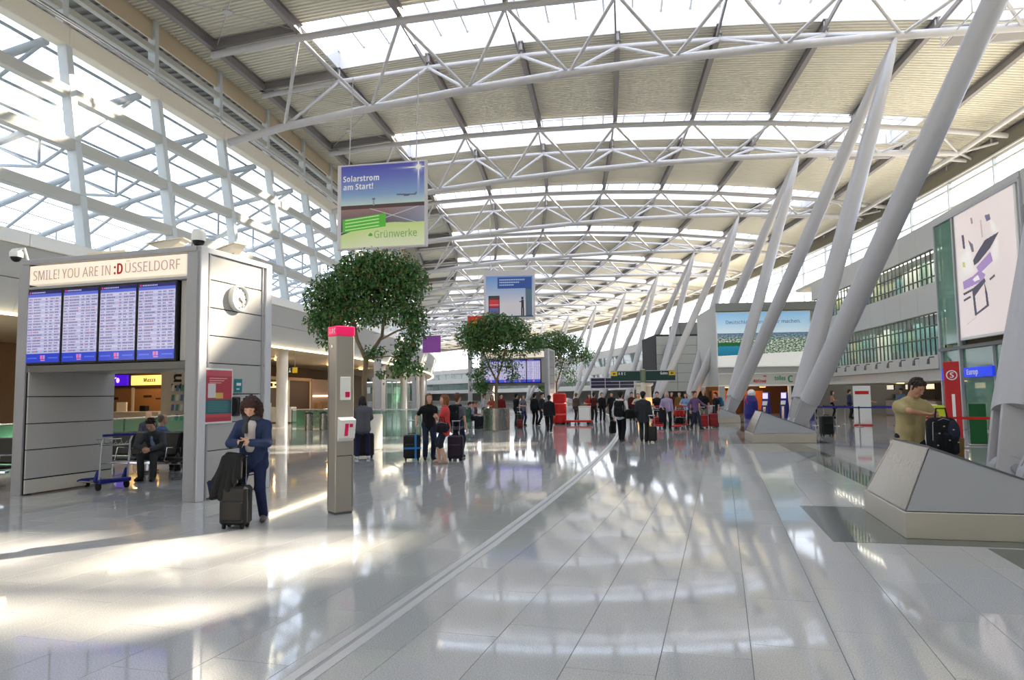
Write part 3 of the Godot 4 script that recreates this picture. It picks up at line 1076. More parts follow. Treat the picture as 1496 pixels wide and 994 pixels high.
func hall_ends() -> void:
	# the wall behind the camera and the glazed far end
	var b := MB.new()
	b.box(XF(-14.2, 0, 9.6), Vector3(56, 20.5, 0.3))
	struct("wall_back", b, M["plaster"])
	var f := Node3D.new()
	f.name = "wall_far"
	add_child(f)
	f.set_meta("kind", "structure")
	part("lower_wall", MB.new().box(XF(245, 0, 3.0), Vector3(60, 6.0, 0.3)), mat("far wall", Color(0.50, 0.49, 0.47), 0.7), f)
	for j in 14:
		part("far_panel", MB.new().box(XF(244.6, -26 + 4.0 * j, 3.6), Vector3(3.7, 2.0, 0.2)), M["green glass"] if j % 3 == 0 else M["gallery white"], f)
	var g := MB.new()
	g.box(XF(245, 0, 13.0), Vector3(56, 14, 0.02))
	for j in 15:
		part("mullion", MB.new().box(XF(245, -27 + 3.9 * j, 13), Vector3(0.15, 14, 0.2)), M["mullion paint"], f)
	for j in 7:
		part("transom", MB.new().box(XF(245, 0, 7.0 + 2.0 * j), Vector3(56, 0.15, 0.15)), M["mullion paint"], f)
	var q := MB.new()
	q.quad_auto(P(245, -28, 6), P(245, 28, 6), P(245, 28, 20), P(245, -28, 20), -XF(245).basis.z * -1.0)
	part("glass", q, M["glass"], f)

# ------------------------------------------------------------------ column bases and leaning columns
func make_base() -> Node3D:
	var b := Node3D.new()
	part("plinth", MB.new().span(Vector3(0, 0, -0.98), Vector3(2.0, 0.30, 0.98), 0.008), mat("plinth steel", Color(0.80, 0.775, 0.72), 0.35, 0.3), b)
	var lo := [Vector3(0.02, 0.31, 0.955), Vector3(1.98, 0.31, 0.955), Vector3(1.98, 0.31, -0.955), Vector3(0.02, 0.31, -0.955)]
	var hi := [Vector3(0.36, 1.02, 0.74), Vector3(1.98, 0.40, 0.90), Vector3(1.98, 0.40, -0.90), Vector3(0.36, 1.02, -0.74)]
	var m := MB.new()
	m.quad_auto(lo[0], lo[1], hi[1], hi[0], Vector3(0, 0, 1))
	m.quad_auto(lo[2], lo[3], hi[3], hi[2], Vector3(0, 0, -1))
	m.quad_auto(lo[1], lo[2], hi[2], hi[1], Vector3(1, 0, 0))
	m.quad_auto(hi[0], hi[1], hi[2], hi[3], Vector3.UP)
	m.quad_auto(lo[0], lo[1], lo[2], lo[3], Vector3.DOWN)
	part("body", m, M["base paint"], b)
	var f := MB.new()
	f.quad_auto(lo[3], lo[0], hi[0], hi[3], Vector3(-1, 0.3, 0))
	part("front_plate", f, M["brushed steel"], b)
	var e := MB.new()
	for p in [[hi[0], hi[1]], [hi[2], hi[3]], [hi[3], hi[0]]]:
		e.bar(p[0] + Vector3.UP * 0.005, p[1] + Vector3.UP * 0.005, 0.02, 0.02)
	part("edge_trim", e, M["panel dark"], b)
	part("corner_trim", MB.new().bar(lo[0], hi[0], 0.014, 0.014).bar(lo[3], hi[3], 0.014, 0.014), M["chrome"], b)
	return b

func columns_and_bases() -> void:
	var proto := make_base()
	var ord := {-1: "", 0: "nearest grey wedge-shaped column base with a steel front, at the right edge of the picture", 1: "second grey wedge-shaped column base from the camera", 2: "third grey wedge-shaped column base from the camera", 3: "fourth grey wedge-shaped column base, behind the group with red suitcases", 4: "fifth grey wedge-shaped column base, far down the hall", 5: "sixth grey wedge-shaped column base, far down the hall", 6: "seventh grey wedge-shaped column base, far down the hall", 7: "eighth grey wedge-shaped column base, far down the hall", 8: "ninth grey wedge-shaped column base, far down the hall", 9: "tenth grey wedge-shaped column base, farthest down the hall"}
	var word := ["nearest", "second nearest", "third nearest", "fourth nearest", "fifth nearest", "sixth nearest", "seventh nearest", "eighth nearest", "ninth nearest", "farthest"]
	for k in 10:
		var s := S0 + DS * (k - 1.5)
		var b: Node3D = proto.duplicate()
		b.name = numbered("column_base")
		add_child(b)
		b.transform = XF(s, 2.12)
		tag(b, ord[k], "column base", "wedge bases of the leaning columns")
		for q in 2:      # towards the camera and away from it
			var kn := k - 2 + q
			var foot := XF(s) * Vector3(3.72, 0.62, 0.42 if q == 0 else -0.42)
			var top := frame(kn) * Vector3(10.34, ylow(10.34) - 0.22, 0.12 if q == 1 else -0.12)
			var d := (top - foot).normalized()
			var c := thing("leaning_column", "grey tubular column leaning right from the %s base %s" % [word[k], "towards the camera" if q == 0 else "away from the camera"], "column", T(foot), "leaning tubular columns of the hall")
			var l := (top - foot).length()
			var pts := []; var rr := []
			for st in [[0.85, 0.30], [0.87, 0.315], [4.0, 0.325], [l * 0.5, 0.33], [l * 0.75, 0.30], [l * 0.93, 0.20], [l - 0.12, 0.10]]:
				pts.append(d * st[0]); rr.append(st[1])
			part("shaft", MB.new().path(pts, rr, 28), M["column paint"], c)
			part("tip_pin", MB.new().tube(d * (l - 0.14), d * (l + 0.1), 0.08, 0.06, 10), M["column paint"], c)
			# the fork: two tongues with a pin through the plate that stands on the base
			var side := (XF(s).basis.z).slide(d).normalized()
			var bs := Basis(side.cross(d).normalized() * -1.0, d, side)
			var tongue := []
			for a in 13:
				tongue.append(Vector2(cos(PI + PI * a / 12.0), sin(PI + PI * a / 12.0)) * 0.2)
			tongue.append(Vector2(0.27, 0.95)); tongue.append(Vector2(-0.27, 0.95))
			for z in [-0.13, 0.13]:
				part("fork_plate", MB.new().prism(tongue, z - 0.03, z + 0.03, Transform3D(bs, Vector3.ZERO)), M["column paint"], c)
			part("pin", MB.new().tube(side * -0.2, side * 0.2, 0.06, 0.06, 14), M["frame grey"], c)
			var stand := []
			for a in 13:
				stand.append(Vector2(cos(PI * a / 12.0), sin(PI * a / 12.0)) * 0.22)
			stand.append(Vector2(-0.34, -0.32)); stand.append(Vector2(0.34, -0.32))
			part("stand_plate", MB.new().prism(stand, -0.09, 0.09, Transform3D(Basis(XF(s).basis.x, Vector3.UP, XF(s).basis.z), Vector3.ZERO)), M["column paint"], c)
	proto.free()

# ------------------------------------------------------------------ flight information kiosks
func fit(o: MeshInstance3D, width: float) -> void:
	var a := o.mesh.get_aabb()
	if a.size.x > 0.001:
		o.scale.x = width / a.size.x

func flight_image(seed_: int) -> ImageTexture:
	var im := Image.create(192, 336, false, Image.FORMAT_RGB8)
	var r := RandomNumberGenerator.new()
	r.seed = seed_
	im.fill(Color(0.74, 0.73, 0.86))
	im.fill_rect(Rect2i(0, 0, 192, 14), Color(0.16, 0.14, 0.40))
	im.fill_rect(Rect2i(6, 3, 9, 8), Color(0.9, 0.2, 0.4))
	for q in 9:
		im.fill_rect(Rect2i(20 + q * 9, 4, 6, 6), Color(0.75, 0.75, 0.9))
	im.fill_rect(Rect2i(0, 14, 192, 14), Color(0.36, 0.42, 0.82))
	for row in 20:
		var y := 32 + row * 13
		var base := Color(0.80, 0.79, 0.90) if row % 2 == 0 else Color(0.71, 0.71, 0.86)
		im.fill_rect(Rect2i(0, y, 192, 12), base)
		for cell in [[4, 26], [34, 56], [102, 18], [128, 24], [158, 30]]:
			var x: int = cell[0]
			var stop: int = cell[0] + int(cell[1] * r.randf_range(0.55, 1.0))
			while x < stop:
				var w := r.randi_range(2, 4)
				im.fill_rect(Rect2i(x, y + 3, w, 6), Color(0.36, 0.34, 0.52) if r.randf() < 0.9 else Color(0.75, 0.35, 0.5))
				x += w + 2
	im.fill_rect(Rect2i(0, 294, 192, 42), Color(0.20, 0.28, 0.78))
	for q in 8:
		im.fill_rect(Rect2i(8 + q * 7, 312, 5, 6), Color(0.4, 0.48, 0.9)); im.fill_rect(Rect2i(128 + q * 7, 312, 5, 6), Color(0.4, 0.48, 0.9))
	im.fill_rect(Rect2i(82, 302, 12, 18), Color(0.95, 0.45, 0.65)); im.fill_rect(Rect2i(97, 302, 12, 18), Color(0.75, 0.55, 0.85))
	im.fill_rect(Rect2i(84, 323, 26, 6), Color(0.8, 0.5, 0.75))
	return ImageTexture.create_from_image(im)

func screen_mat(key: String, tex: Texture2D, e: float) -> StandardMaterial3D:
	var m := mat(key, Color(0.02, 0.02, 0.03), 0.15)
	m.emission_enabled = true
	m.emission = Color.WHITE
	m.emission_operator = BaseMaterial3D.EMISSION_OP_MULTIPLY
	m.emission_texture = tex
	m.emission_energy_multiplier = e
	return m

func print_mat(key: String, tex: Texture2D, rough := 0.35, back := 0.0) -> StandardMaterial3D:
	var m := mat(key, Color.WHITE, rough)
	m.albedo_texture = tex
	if back > 0.0:
		m.emission_enabled = true
		m.emission = Color.WHITE
		m.emission_operator = BaseMaterial3D.EMISSION_OP_MULTIPLY
		m.emission_texture = tex
		m.emission_energy_multiplier = back
	return m

func picture(w: float, h: float) -> MB:
	var m := MB.new()
	m.quad(Vector3(-w / 2, -h / 2, 0), Vector3(w / 2, -h / 2, 0), Vector3(w / 2, h / 2, 0), Vector3(-w / 2, h / 2, 0), Vector3(0, 0, 1))
	return m

func make_kiosk() -> Node3D:
	var k := Node3D.new()
	var D := 1.94
	for z in [-0.13, -D + 0.13]:
		for x in [-0.015, 3.735]:
			var m := MB.new()
			var hw := 0.115 if x < 1.0 else 0.135
			for f in [-0.11, 0.11]:
				m.span(Vector3(x - hw, 0, z + f - 0.02), Vector3(x + hw, 4.26, z + f + 0.02), 0.004)
			m.span(Vector3(x - 0.02, 0, z - 0.1), Vector3(x + 0.02, 4.24, z + 0.1))
			part("post", m, M["frame grey"], k)
	# right wall, seen from outside, and left wall, seen from inside
	var joints := [0.29, 0.81, 1.28, 1.77, 2.30, 2.77, 3.25, 3.73, 4.17]
	for side in [[3.84, 1.0], [0.17, 1.0], [-0.02, -1.0]]:
		var x: float = side[0]
		var g: float = side[1]
		if side[0] != -0.02:
			part("wall_core", MB.new().span(Vector3(x - 0.17 if x > 1.0 else x - 0.16, 0.02, -D + 0.04), Vector3(x - 0.022, 4.22, -0.05)), M["gap"], k)
		var top := 8
		for j in top:
			if x < 1.0 and j > 3:
				continue
			part("panel", MB.new().span(Vector3(x - 0.02, joints[j] + 0.008, -D + (0.16 if x > 1.0 else 0.03)), Vector3(x + 0.012, joints[j + 1] - 0.008, -0.2 if x > 1.0 else -0.02), 0.006), M["panel"], k)
		part("plinth", MB.new().span(Vector3(x - 0.02, 0.03, -D + (0.14 if x > 1.0 else 0.03)), Vector3(x + 0.005, 0.275, -0.16 if x > 1.0 else -0.02), 0.004), M["plinth"], k)
	for z in [-0.09, -D + 0.07]:
		part("corner_trim", MB.new().span(Vector3(3.80, 0, z - 0.09), Vector3(3.885, 4.26, z + 0.09), 0.008), M["white paint"], k)
	part("top_trim", MB.new().span(Vector3(3.79, 4.17, -D), Vector3(3.885, 4.27, 0), 0.008), M["white paint"], k)
	# the box across the top with the lit header and the screens
	part("screen_box", MB.new().span(Vector3(0.2, 2.22, -D + 0.15), Vector3(3.64, 4.2, -0.22), 0.01), mat("kiosk box", Color(0.52, 0.51, 0.48), 0.4), k)
	part("top_beam", MB.new().span(Vector3(-0.04, 4.18, -0.26), Vector3(3.8, 4.27, 0.02), 0.01), M["frame grey"], k)
	part("lower_beam", MB.new().span(Vector3(-0.04, 2.2, -0.26), Vector3(3.8, 2.33, -0.02), 0.01), mat("kiosk beam", Color(0.42, 0.41, 0.39), 0.4), k)
	part("middle_rail", MB.new().span(Vector3(-0.04, 3.72, -0.24), Vector3(3.8, 3.77, -0.01), 0.006), M["frame grey"], k)
	var hd := part("header_sign", MB.new().span(Vector3(0.12, 3.80, -0.2), Vector3(3.58, 4.15, 0.0), 0.012), glow("header light", Color(0.93, 0.88, 0.80), 0.55), k)
	var a := lettering("SMILE! YOU ARE IN", 0.18, M["pale red print"], hd, T(Vector3(1.10, 3.965, 0.003)), 1.0, "Droid Sans", 0.004, 300)
	fit(a, 1.76)
	var b := lettering(":D", 0.19, M["red print"], hd, T(Vector3(2.15, 3.975, 0.004)), 1.0, "Droid Sans", 0.006, 800)
	fit(b, 0.19)
	var c := lettering("ÜSSELDORF", 0.18, M["pale red print"], hd, T(Vector3(2.87, 3.98, 0.003)), 1.0, "Droid Sans", 0.004, 300)
	fit(c, 1.16)
	for j in 4:
		var x := 0.07 + 0.83 * j
		var s := part("display_screen", MB.new().span(Vector3(x, 2.34, -0.2), Vector3(x + 0.825, 3.72, -0.02), 0.01), M["black plastic"], k)
		part("picture", picture(0.77, 1.3), screen_mat("flight list %d" % j, flight_image(20 + j), 0.95), s, T(Vector3(x + 0.4125, 3.03, -0.017)))
	part("side_cover", MB.new().span(Vector3(3.4, 2.34, -0.24), Vector3(3.62, 3.72, -0.1), 0.01), M["panel"], k)
	part("roof_plate", MB.new().span(Vector3(-0.03, 4.2, -D), Vector3(3.8, 4.25, -0.2)), M["frame grey"], k)
	return k

func flight_kiosks() -> void:
	var at := T(Vector3(-12.185, 0, -9.764))
	var k := make_kiosk()
	k.name = numbered("information_kiosk")
	add_child(k)
	k.transform = at
	tag(k, "large grey kiosk with four flight screens and the lit smile sign, at left", "kiosk", "flight information kiosks")
	copy(k, "farther grey kiosk with lit flight screens, behind the second potted tree", Transform3D(Basis(Vector3.UP, 0.06), Vector3(-13.15, 0, -38.6)))
	# on the right wall: clock, framed notice, small teal sign, phone
	var c := thing("wall_clock", "round white clock on the side of the near kiosk", "clock", at * Transform3D(Basis(Vector3.UP, PI / 2), Vector3(3.86, 3.49, -0.96)))
	var fr := MB.new()
	var pr := []
	for q in [[0.0, 0.0], [0.24, 0.0], [0.24, 0.07], [0.225, 0.085], [0.205, 0.075], [0.2, 0.05], [0.0, 0.05]]:
		pr.append(Vector2(q[0], q[1]))
	fr.lathe(pr, 36, Transform3D(Basis(Vector3.RIGHT, PI / 2), Vector3.ZERO))
	part("case", fr, M["white lacquer"], c)
	var ticks := MB.new()
	for q in 12:
		var g := TAU * q / 12
		ticks.box(Transform3D(Basis(Vector3(0, 0, 1), -g), Vector3(sin(g), cos(g), 0) * 0.17 + Vector3(0, 0, 0.053)), Vector3(0.016 if q % 3 == 0 else 0.01, 0.035, 0.004))
	part("hour_marks", ticks, M["dark print"], c)
	part("hour_hand", MB.new().box(Transform3D(Basis(Vector3(0, 0, 1), -2.25), Vector3(0.04, -0.03, 0.06)), Vector3(0.018, 0.13, 0.005)), M["dark print"], c)
	part("minute_hand", MB.new().box(Transform3D(Basis(Vector3(0, 0, 1), -2.6), Vector3(0.045, -0.07, 0.066)), Vector3(0.013, 0.19, 0.005)), M["dark print"], c)
	var im := Image.create(128, 160, false, Image.FORMAT_RGB8)
	im.fill(Color(0.72, 0.25, 0.30))
	im.fill_rect(Rect2i(0, 0, 128, 18), Color(0.80, 0.36, 0.40))
	for q in 3:
		im.fill_rect(Rect2i(20, 24 + q * 7, 84 - q * 14, 3), Color(0.88, 0.66, 0.66))
	im.fill_rect(Rect2i(14, 42, 36, 44), Color(0.86, 0.85, 0.84)); im.fill_rect(Rect2i(50, 70, 36, 18), Color(0.86, 0.72, 0.34))
	im.fill_rect(Rect2i(0, 92, 128, 44), Color(0.22, 0.42, 0.44))
	for q in 7:
		im.fill_rect(Rect2i(16, 97 + q * 5, 96, 2), Color(0.32, 0.55, 0.56))
	im.fill_rect(Rect2i(0, 136, 128, 10), Color(0.78, 0.32, 0.36))
	var po := thing("framed_notice", "red and teal notice in a white frame on the side of the near kiosk", "poster", at * Transform3D(Basis(Vector3.UP, PI / 2), Vector3(3.853, 1.74, -0.49)))
	part("frame", MB.new().span(Vector3(-0.37, -0.475, 0), Vector3(0.37, 0.475, 0.03), 0.008), M["white lacquer"], po)
	part("print", picture(0.68, 0.88), print_mat("notice print", ImageTexture.create_from_image(im)), po, T(Vector3(0, 0, 0.032)))
	var ts := thing("small_sign", "small teal sign on the kiosk wall beside the framed notice", "sign", at * Transform3D(Basis(Vector3.UP, PI / 2), Vector3(3.853, 1.92, -1.03)))
	part("plate", MB.new().span(Vector3(-0.1, -0.12, 0), Vector3(0.1, 0.12, 0.02), 0.004), mat("teal", Color(0.10, 0.50, 0.52), 0.4), ts)
	part("print", MB.new().span(Vector3(-0.06, 0.0, 0.02), Vector3(0.06, 0.05, 0.023)).span(Vector3(-0.06, -0.07, 0.02), Vector3(0.02, -0.05, 0.023)), M["white print"], ts)
	var ph := thing("wall_phone", "black telephone on the kiosk wall behind the woman with the phone", "telephone", at * Transform3D(Basis(Vector3.UP, PI / 2), Vector3(3.853, 1.55, -0.95)))
	part("back_plate", MB.new().span(Vector3(-0.11, -0.17, 0), Vector3(0.11, 0.17, 0.05), 0.015), M["black plastic"], ph)
	part("handset", MB.new().path([Vector3(-0.06, 0.13, 0.07), Vector3(-0.06, 0.11, 0.1), Vector3(-0.06, -0.09, 0.1), Vector3(-0.06, -0.12, 0.07)], [0.03, 0.022, 0.022, 0.03], 8), M["black plastic"], ph)
	# floodlights, domes and a mast on top
	for q in [[0.95, -0.9, 0.6], [2.75, -0.5, 0.3], [3.4, -1.3, -0.2], [1.6, -1.5, 0.9]]:
		var f := thing("floodlight", "%s cream floodlight on a bracket on top of the near kiosk" % ["leftmost" if q[0] < 1.0 else "second from left" if q[0] < 2.0 else "third from left" if q[0] < 3.0 else "rightmost"], "floodlight", at * T(Vector3(q[0], 4.25, q[1]), q[2]), "floodlights on the kiosk")
		part("bracket", MB.new().bar(Vector3(-0.12, 0, 0), Vector3(-0.12, 0.2, 0), 0.03, 0.05).bar(Vector3(0.12, 0, 0), Vector3(0.12, 0.2, 0), 0.03, 0.05).span(Vector3(-0.13, 0, -0.03), Vector3(0.13, 0.03, 0.03)), M["cream"], f)
		part("housing", MB.new().prism([Vector2(-0.22, -0.03), Vector2(-0.12, -0.09), Vector2(0.12, -0.09), Vector2(0.24, -0.03), Vector2(0.3, 0.03), Vector2(-0.3, 0.03)], -0.13, 0.13, Transform3D(Basis(Vector3(0, 0, 1), 0.15), Vector3(0, 0.22, 0))), M["cream"], f)
		part("visor", MB.new().box(Transform3D(Basis(Vector3(0, 0, 1), 0.15), Vector3(0, 0.26, 0)), Vector3(0.66, 0.015, 0.32)), M["cream"], f)
	var dm := thing("dome_camera", "dark dome camera with a white hood on the right corner of the near kiosk", "camera", at * T(Vector3(3.72, 4.26, -0.12)))
	part("arm", MB.new().tube(Vector3(-0.14, 0, 0), Vector3(-0.12, 0.3, 0), 0.02, 0.02, 8), M["white lacquer"], dm)
	part("hood", MB.new().lathe([Vector2(0.1, 0.12), Vector2(0.115, 0.12), Vector2(0.115, 0.26), Vector2(0.09, 0.31), Vector2(0, 0.32)], 20), M["white lacquer"], dm)
	part("dome", MB.new().ball(Vector3(0, 0.12, 0), Vector3(0.1, 0.1, 0.1), 16, 10), M["black plastic"], dm)
	var d2 := thing("dome_camera", "white dome camera on an arm at the left end of the near kiosk", "camera", at * T(Vector3(-0.35, 4.1, -0.1)))
	part("arm", MB.new().path([Vector3(0.35, 0.05, 0), Vector3(0.2, 0.42, 0), Vector3(0.0, 0.42, 0)], [0.022], 8), M["white lacquer"], d2)
	part("hood", MB.new().lathe([Vector2(0.1, 0.27), Vector2(0.11, 0.27), Vector2(0.11, 0.36), Vector2(0.07, 0.42), Vector2(0, 0.42)], 20), M["white lacquer"], d2)
	part("dome", MB.new().ball(Vector3(0, 0.27, 0), Vector3(0.09, 0.09, 0.09), 16, 10), M["black plastic"], d2)

# ------------------------------------------------------------------ hanging posters and the large advertisement walls
func lerp_col(a: Color, b: Color, f: float) -> Color:
	return a.lerp(b, clampf(f, 0, 1))

func solar_image() -> ImageTexture:
	var n := 384
	var im := Image.create(n, n, false, Image.FORMAT_RGB8)
	for y in n:
		for x in n:
			var u := float(x) / n; var v := float(y) / n
			var c: Color
			if v < 0.49:
				c = lerp_col(Color(0.32, 0.33, 0.72), Color(0.62, 0.78, 0.86), v / 0.49)
				c = lerp_col(c, Color(0.86, 0.88, 0.80), (v - 0.36) / 0.2)
				var d := Vector2(u - 0.93, v - 0.06)
				var ang := d.angle()
				var ray := pow(maxf(0.0, cos(ang * 4.0)), 12.0) * 0.10 + 0.035
				c = lerp_col(c, Color(1, 1, 0.96), ray / maxf(d.length(), 0.01) - 0.35)
			elif v < 0.53:
				c = Color(0.36, 0.26, 0.24)
			else:
				c = lerp_col(Color(0.62, 0.48, 0.46), Color(0.30, 0.30, 0.36), (v - 0.53) / 0.22)
				if u > 0.5:
					c = lerp_col(c, Color(0.62, 0.66, 0.76), (u - 0.5) * 1.6)
				var k1 := absf(v - 0.60 - (u - 0.55) * 0.35); var k2 := absf(v - 0.66 + (u - 0.5) * 0.3)
				if k1 < 0.004 or k2 < 0.004:
					c = Color(0.82, 0.82, 0.84)
			var hill := 0.87 - 0.16 * sin(clampf(u * 1.15 + 0.1, 0, 1) * PI * 0.62)
			if v > hill:
				c = lerp_col(Color(0.80, 0.88, 0.55), Color(0.90, 0.93, 0.78), (v - hill) / 0.22)
			var gb := v - 0.62 + u * 0.10
			if u > 0.02 and u < 0.54 and gb > 0.03 and gb < 0.19 and v < hill + 0.05:
				c = Color(0.36, 0.76, 0.22)
				if fmod(gb, 0.04) < 0.012 and u > 0.05 and u < 0.46:
					c = Color(0.80, 0.95, 0.70)
			im.set_pixel(x, y, c)
	# far buildings, tower, aeroplane
	im.fill_rect(Rect2i(0, 186, n, 14), Color(0.33, 0.25, 0.24))
	im.fill_rect(Rect2i(148, 160, 8, 30), Color(0.62, 0.62, 0.66)); im.fill_rect(Rect2i(145, 156, 14, 8), Color(0.42, 0.44, 0.52))
	for q in 44:
		var w := int(4.0 - absf(q - 16) * 0.08)
		im.fill_rect(Rect2i(258 + q * 2, 144 + int(q * 0.10) - w / 2, 2, w + 4), Color(0.40, 0.42, 0.50))
	for q in 10:
		im.fill_rect(Rect2i(338 + q, 146 - q, 3, q + 2), Color(0.36, 0.48, 0.46))
	im.fill_rect(Rect2i(290, 150, 26, 5), Color(0.34, 0.34, 0.42))
	for q in 18:
		im.fill_rect(Rect2i(128 + q, 318 + int(pow(absf(q - 9), 1.6) * 0.25), 2, 16 - int(absf(q - 9))), Color(0.36, 0.70, 0.24))
	return ImageTexture.create_from_image(im)

func app_image() -> ImageTexture:
	var n := 256
	var im := Image.create(n, n, false, Image.FORMAT_RGB8)
	for y in n:
		for x in n:
			var v := float(y) / n
			im.set_pixel(x, y, lerp_col(Color(0.42, 0.60, 0.84), Color(0.88, 0.86, 0.88), v * 1.5))
	im.fill_rect(Rect2i(64, 8, 186, 70), Color(0.16, 0.32, 0.62))
	for q in 3:
		for p in 14 - q * 3:
			im.fill_rect(Rect2i(74 + p * 10, 20 + q * 16, 8, 8), Color(0.72, 0.80, 0.92))
	im.fill_rect(Rect2i(14, 122, 60, 128), Color(0.12, 0.12, 0.16))
	im.fill_rect(Rect2i(18, 128, 52, 24), Color(0.30, 0.22, 0.24)); im.fill_rect(Rect2i(18, 146, 52, 46), Color(0.84, 0.20, 0.24))
	im.fill_rect(Rect2i(18, 176, 52, 5), Color(0.95, 0.7, 0.7)); im.fill_rect(Rect2i(18, 196, 52, 46), Color(0.45, 0.42, 0.66))
	im.fill_rect(Rect2i(216, 78, 34, 170), Color(0.24, 0.34, 0.42))
	for q in 5:
		im.fill_rect(Rect2i(220 + q * 7, 84, 3, 160), Color(0.44, 0.56, 0.64))
	# a standing figure in outline
	im.fill_rect(Rect2i(192, 150, 14, 50), Color(0.10, 0.11, 0.15)); im.fill_rect(Rect2i(193, 132, 11, 16), Color(0.10, 0.11, 0.15))
	im.fill_rect(Rect2i(191, 198, 7, 50), Color(0.10, 0.11, 0.15)); im.fill_rect(Rect2i(200, 198, 7, 50), Color(0.10, 0.11, 0.15)); im.fill_rect(Rect2i(182, 158, 12, 5), Color(0.10, 0.11, 0.15))
	im.fill_rect(Rect2i(0, 248, n, 8), Color(0.26, 0.32, 0.40))
	return ImageTexture.create_from_image(im)

func town_image() -> ImageTexture:
	var w := 512; var h := 320
	var im := Image.create(w, h, false, Image.FORMAT_RGB8)
	var nz := FastNoiseLite.new()
	nz.seed = 9; nz.frequency = 0.05
	for y in h:
		for x in w:
			var v := float(y) / h
			var u := float(x) / w
			var c := lerp_col(Color(0.55, 0.76, 0.92), Color(0.84, 0.91, 0.96), v / 0.36)
			if v > 0.38:
				var k := nz.get_noise_2d(x * 1.2, y * 2.2) + 0.6 * nz.get_noise_2d(x * 3.1 + 900.0, y * 4.3)
				c = lerp_col(Color(0.24, 0.40, 0.30), Color(0.50, 0.64, 0.48), (k + 0.4) * 1.6)
				if k > 0.05:
					c = lerp_col(Color(0.70, 0.74, 0.72), Color(0.92, 0.88, 0.84), (k - 0.05) * 3.0)
				c = lerp_col(Color(0.34, 0.46, 0.62), c, (v - 0.36) / 0.16)
				if u < 0.36 and v > 0.55 and v < 0.62 + k * 0.02:
					c = Color(0.12, 0.40, 0.22)
				if u < 0.42 and v > 0.62 + k * 0.02:
					c = lerp_col(Color(0.12, 0.56, 0.70), Color(0.08, 0.40, 0.52), (v - 0.6) * 3.0)
			if v > 0.80 - 0.07 * u:
				c = Color(0.94, 0.94, 0.92)
			im.set_pixel(x, y, c)
	return ImageTexture.create_from_image(im)

func bench_image() -> ImageTexture:
	var w := 256; var h := 256
	var im := Image.create(w, h, false, Image.FORMAT_RGB8)
	im.fill(Color(0.95, 0.89, 0.87))
	var pl := Color(0.68, 0.56, 0.78); var dk := Color(0.27, 0.26, 0.33); var wt := Color(0.99, 0.97, 0.94)
	var drawn := [
		[[170, 240, 178, 236, 182, 330, 174, 336], Color(0.80, 0.72, 0.70)], [[118, 235, 128, 230, 132, 262, 122, 266], Color(0.62, 0.55, 0.56)], [[196, 215, 222, 206, 226, 236, 204, 246], Color(0.44, 0.42, 0.54)], [[222, 240, 232, 234, 258, 300, 226, 306], wt],
		[[140, 420, 190, 345, 262, 300, 250, 322, 215, 385, 150, 462, 124, 482, 119, 456], dk], [[135, 490, 214, 405, 224, 452, 150, 525], pl], [[222, 390, 250, 330, 256, 430, 226, 470], wt],
		[[52, 572, 110, 540, 150, 505, 182, 525, 166, 560, 56, 612], pl], [[50, 632, 110, 600, 176, 545, 180, 562, 150, 600, 118, 640, 110, 612, 54, 642], dk],
		[[104, 612, 115, 610, 123, 735, 110, 740], dk], [[172, 560, 185, 620, 189, 680, 178, 686, 174, 620], dk], [[110, 735, 188, 676, 190, 688, 113, 744], dk], [[50, 664, 92, 640, 94, 650, 52, 674], dk], [[200, 548, 228, 522, 230, 534, 204, 556], dk],
		[[44, 470, 56, 432, 76, 424, 84, 540, 60, 548], wt], [[78, 372, 92, 372, 112, 424, 116, 522, 88, 532], wt], [[56, 470, 70, 468, 74, 496, 58, 498], Color(0.84, 0.82, 0.52)],
		[[61, 330, 75, 328, 79, 400, 66, 398], Color(0.36, 0.30, 0.40)], [[98, 350, 124, 372, 128, 408, 116, 414, 108, 384], Color(0.44, 0.42, 0.46)], [[110, 555, 140, 530, 150, 552, 120, 566], wt], [[60, 790, 120, 745, 120, 749, 60, 795], Color(0.80, 0.74, 0.73)],
	]
	# the outlines were measured on the slanted poster; even them out to its own square
	var shapes := []
	for d in drawn:
		var out := []
		for q in range(0, d[0].size(), 2):
			var px: float = d[0][q]; var py: float = d[0][q + 1]
			var top := 240.0 - (px - 25.0) * 0.59
			var bottom := 855.0 - (px - 55.0) * 0.185
			out.append(Vector2((px - 25.0) / 300.0 * 0.95 * w, (py - top) / (bottom - top) * h))
		shapes.append([out, d[1]])
	for s in shapes:
		var pp := PackedVector2Array(s[0])
		var lo := Vector2(999, 999); var hi := Vector2.ZERO
		for q in pp:
			lo = lo.min(q); hi = hi.max(q)
		for y in range(int(lo.y), mini(h, int(hi.y) + 1)):
			for x in range(int(lo.x), mini(w, int(hi.x) + 1)):
				if Geometry2D.is_point_in_polygon(Vector2(x, y), pp):
					im.set_pixel(x, y, s[1])
	return ImageTexture.create_from_image(im)

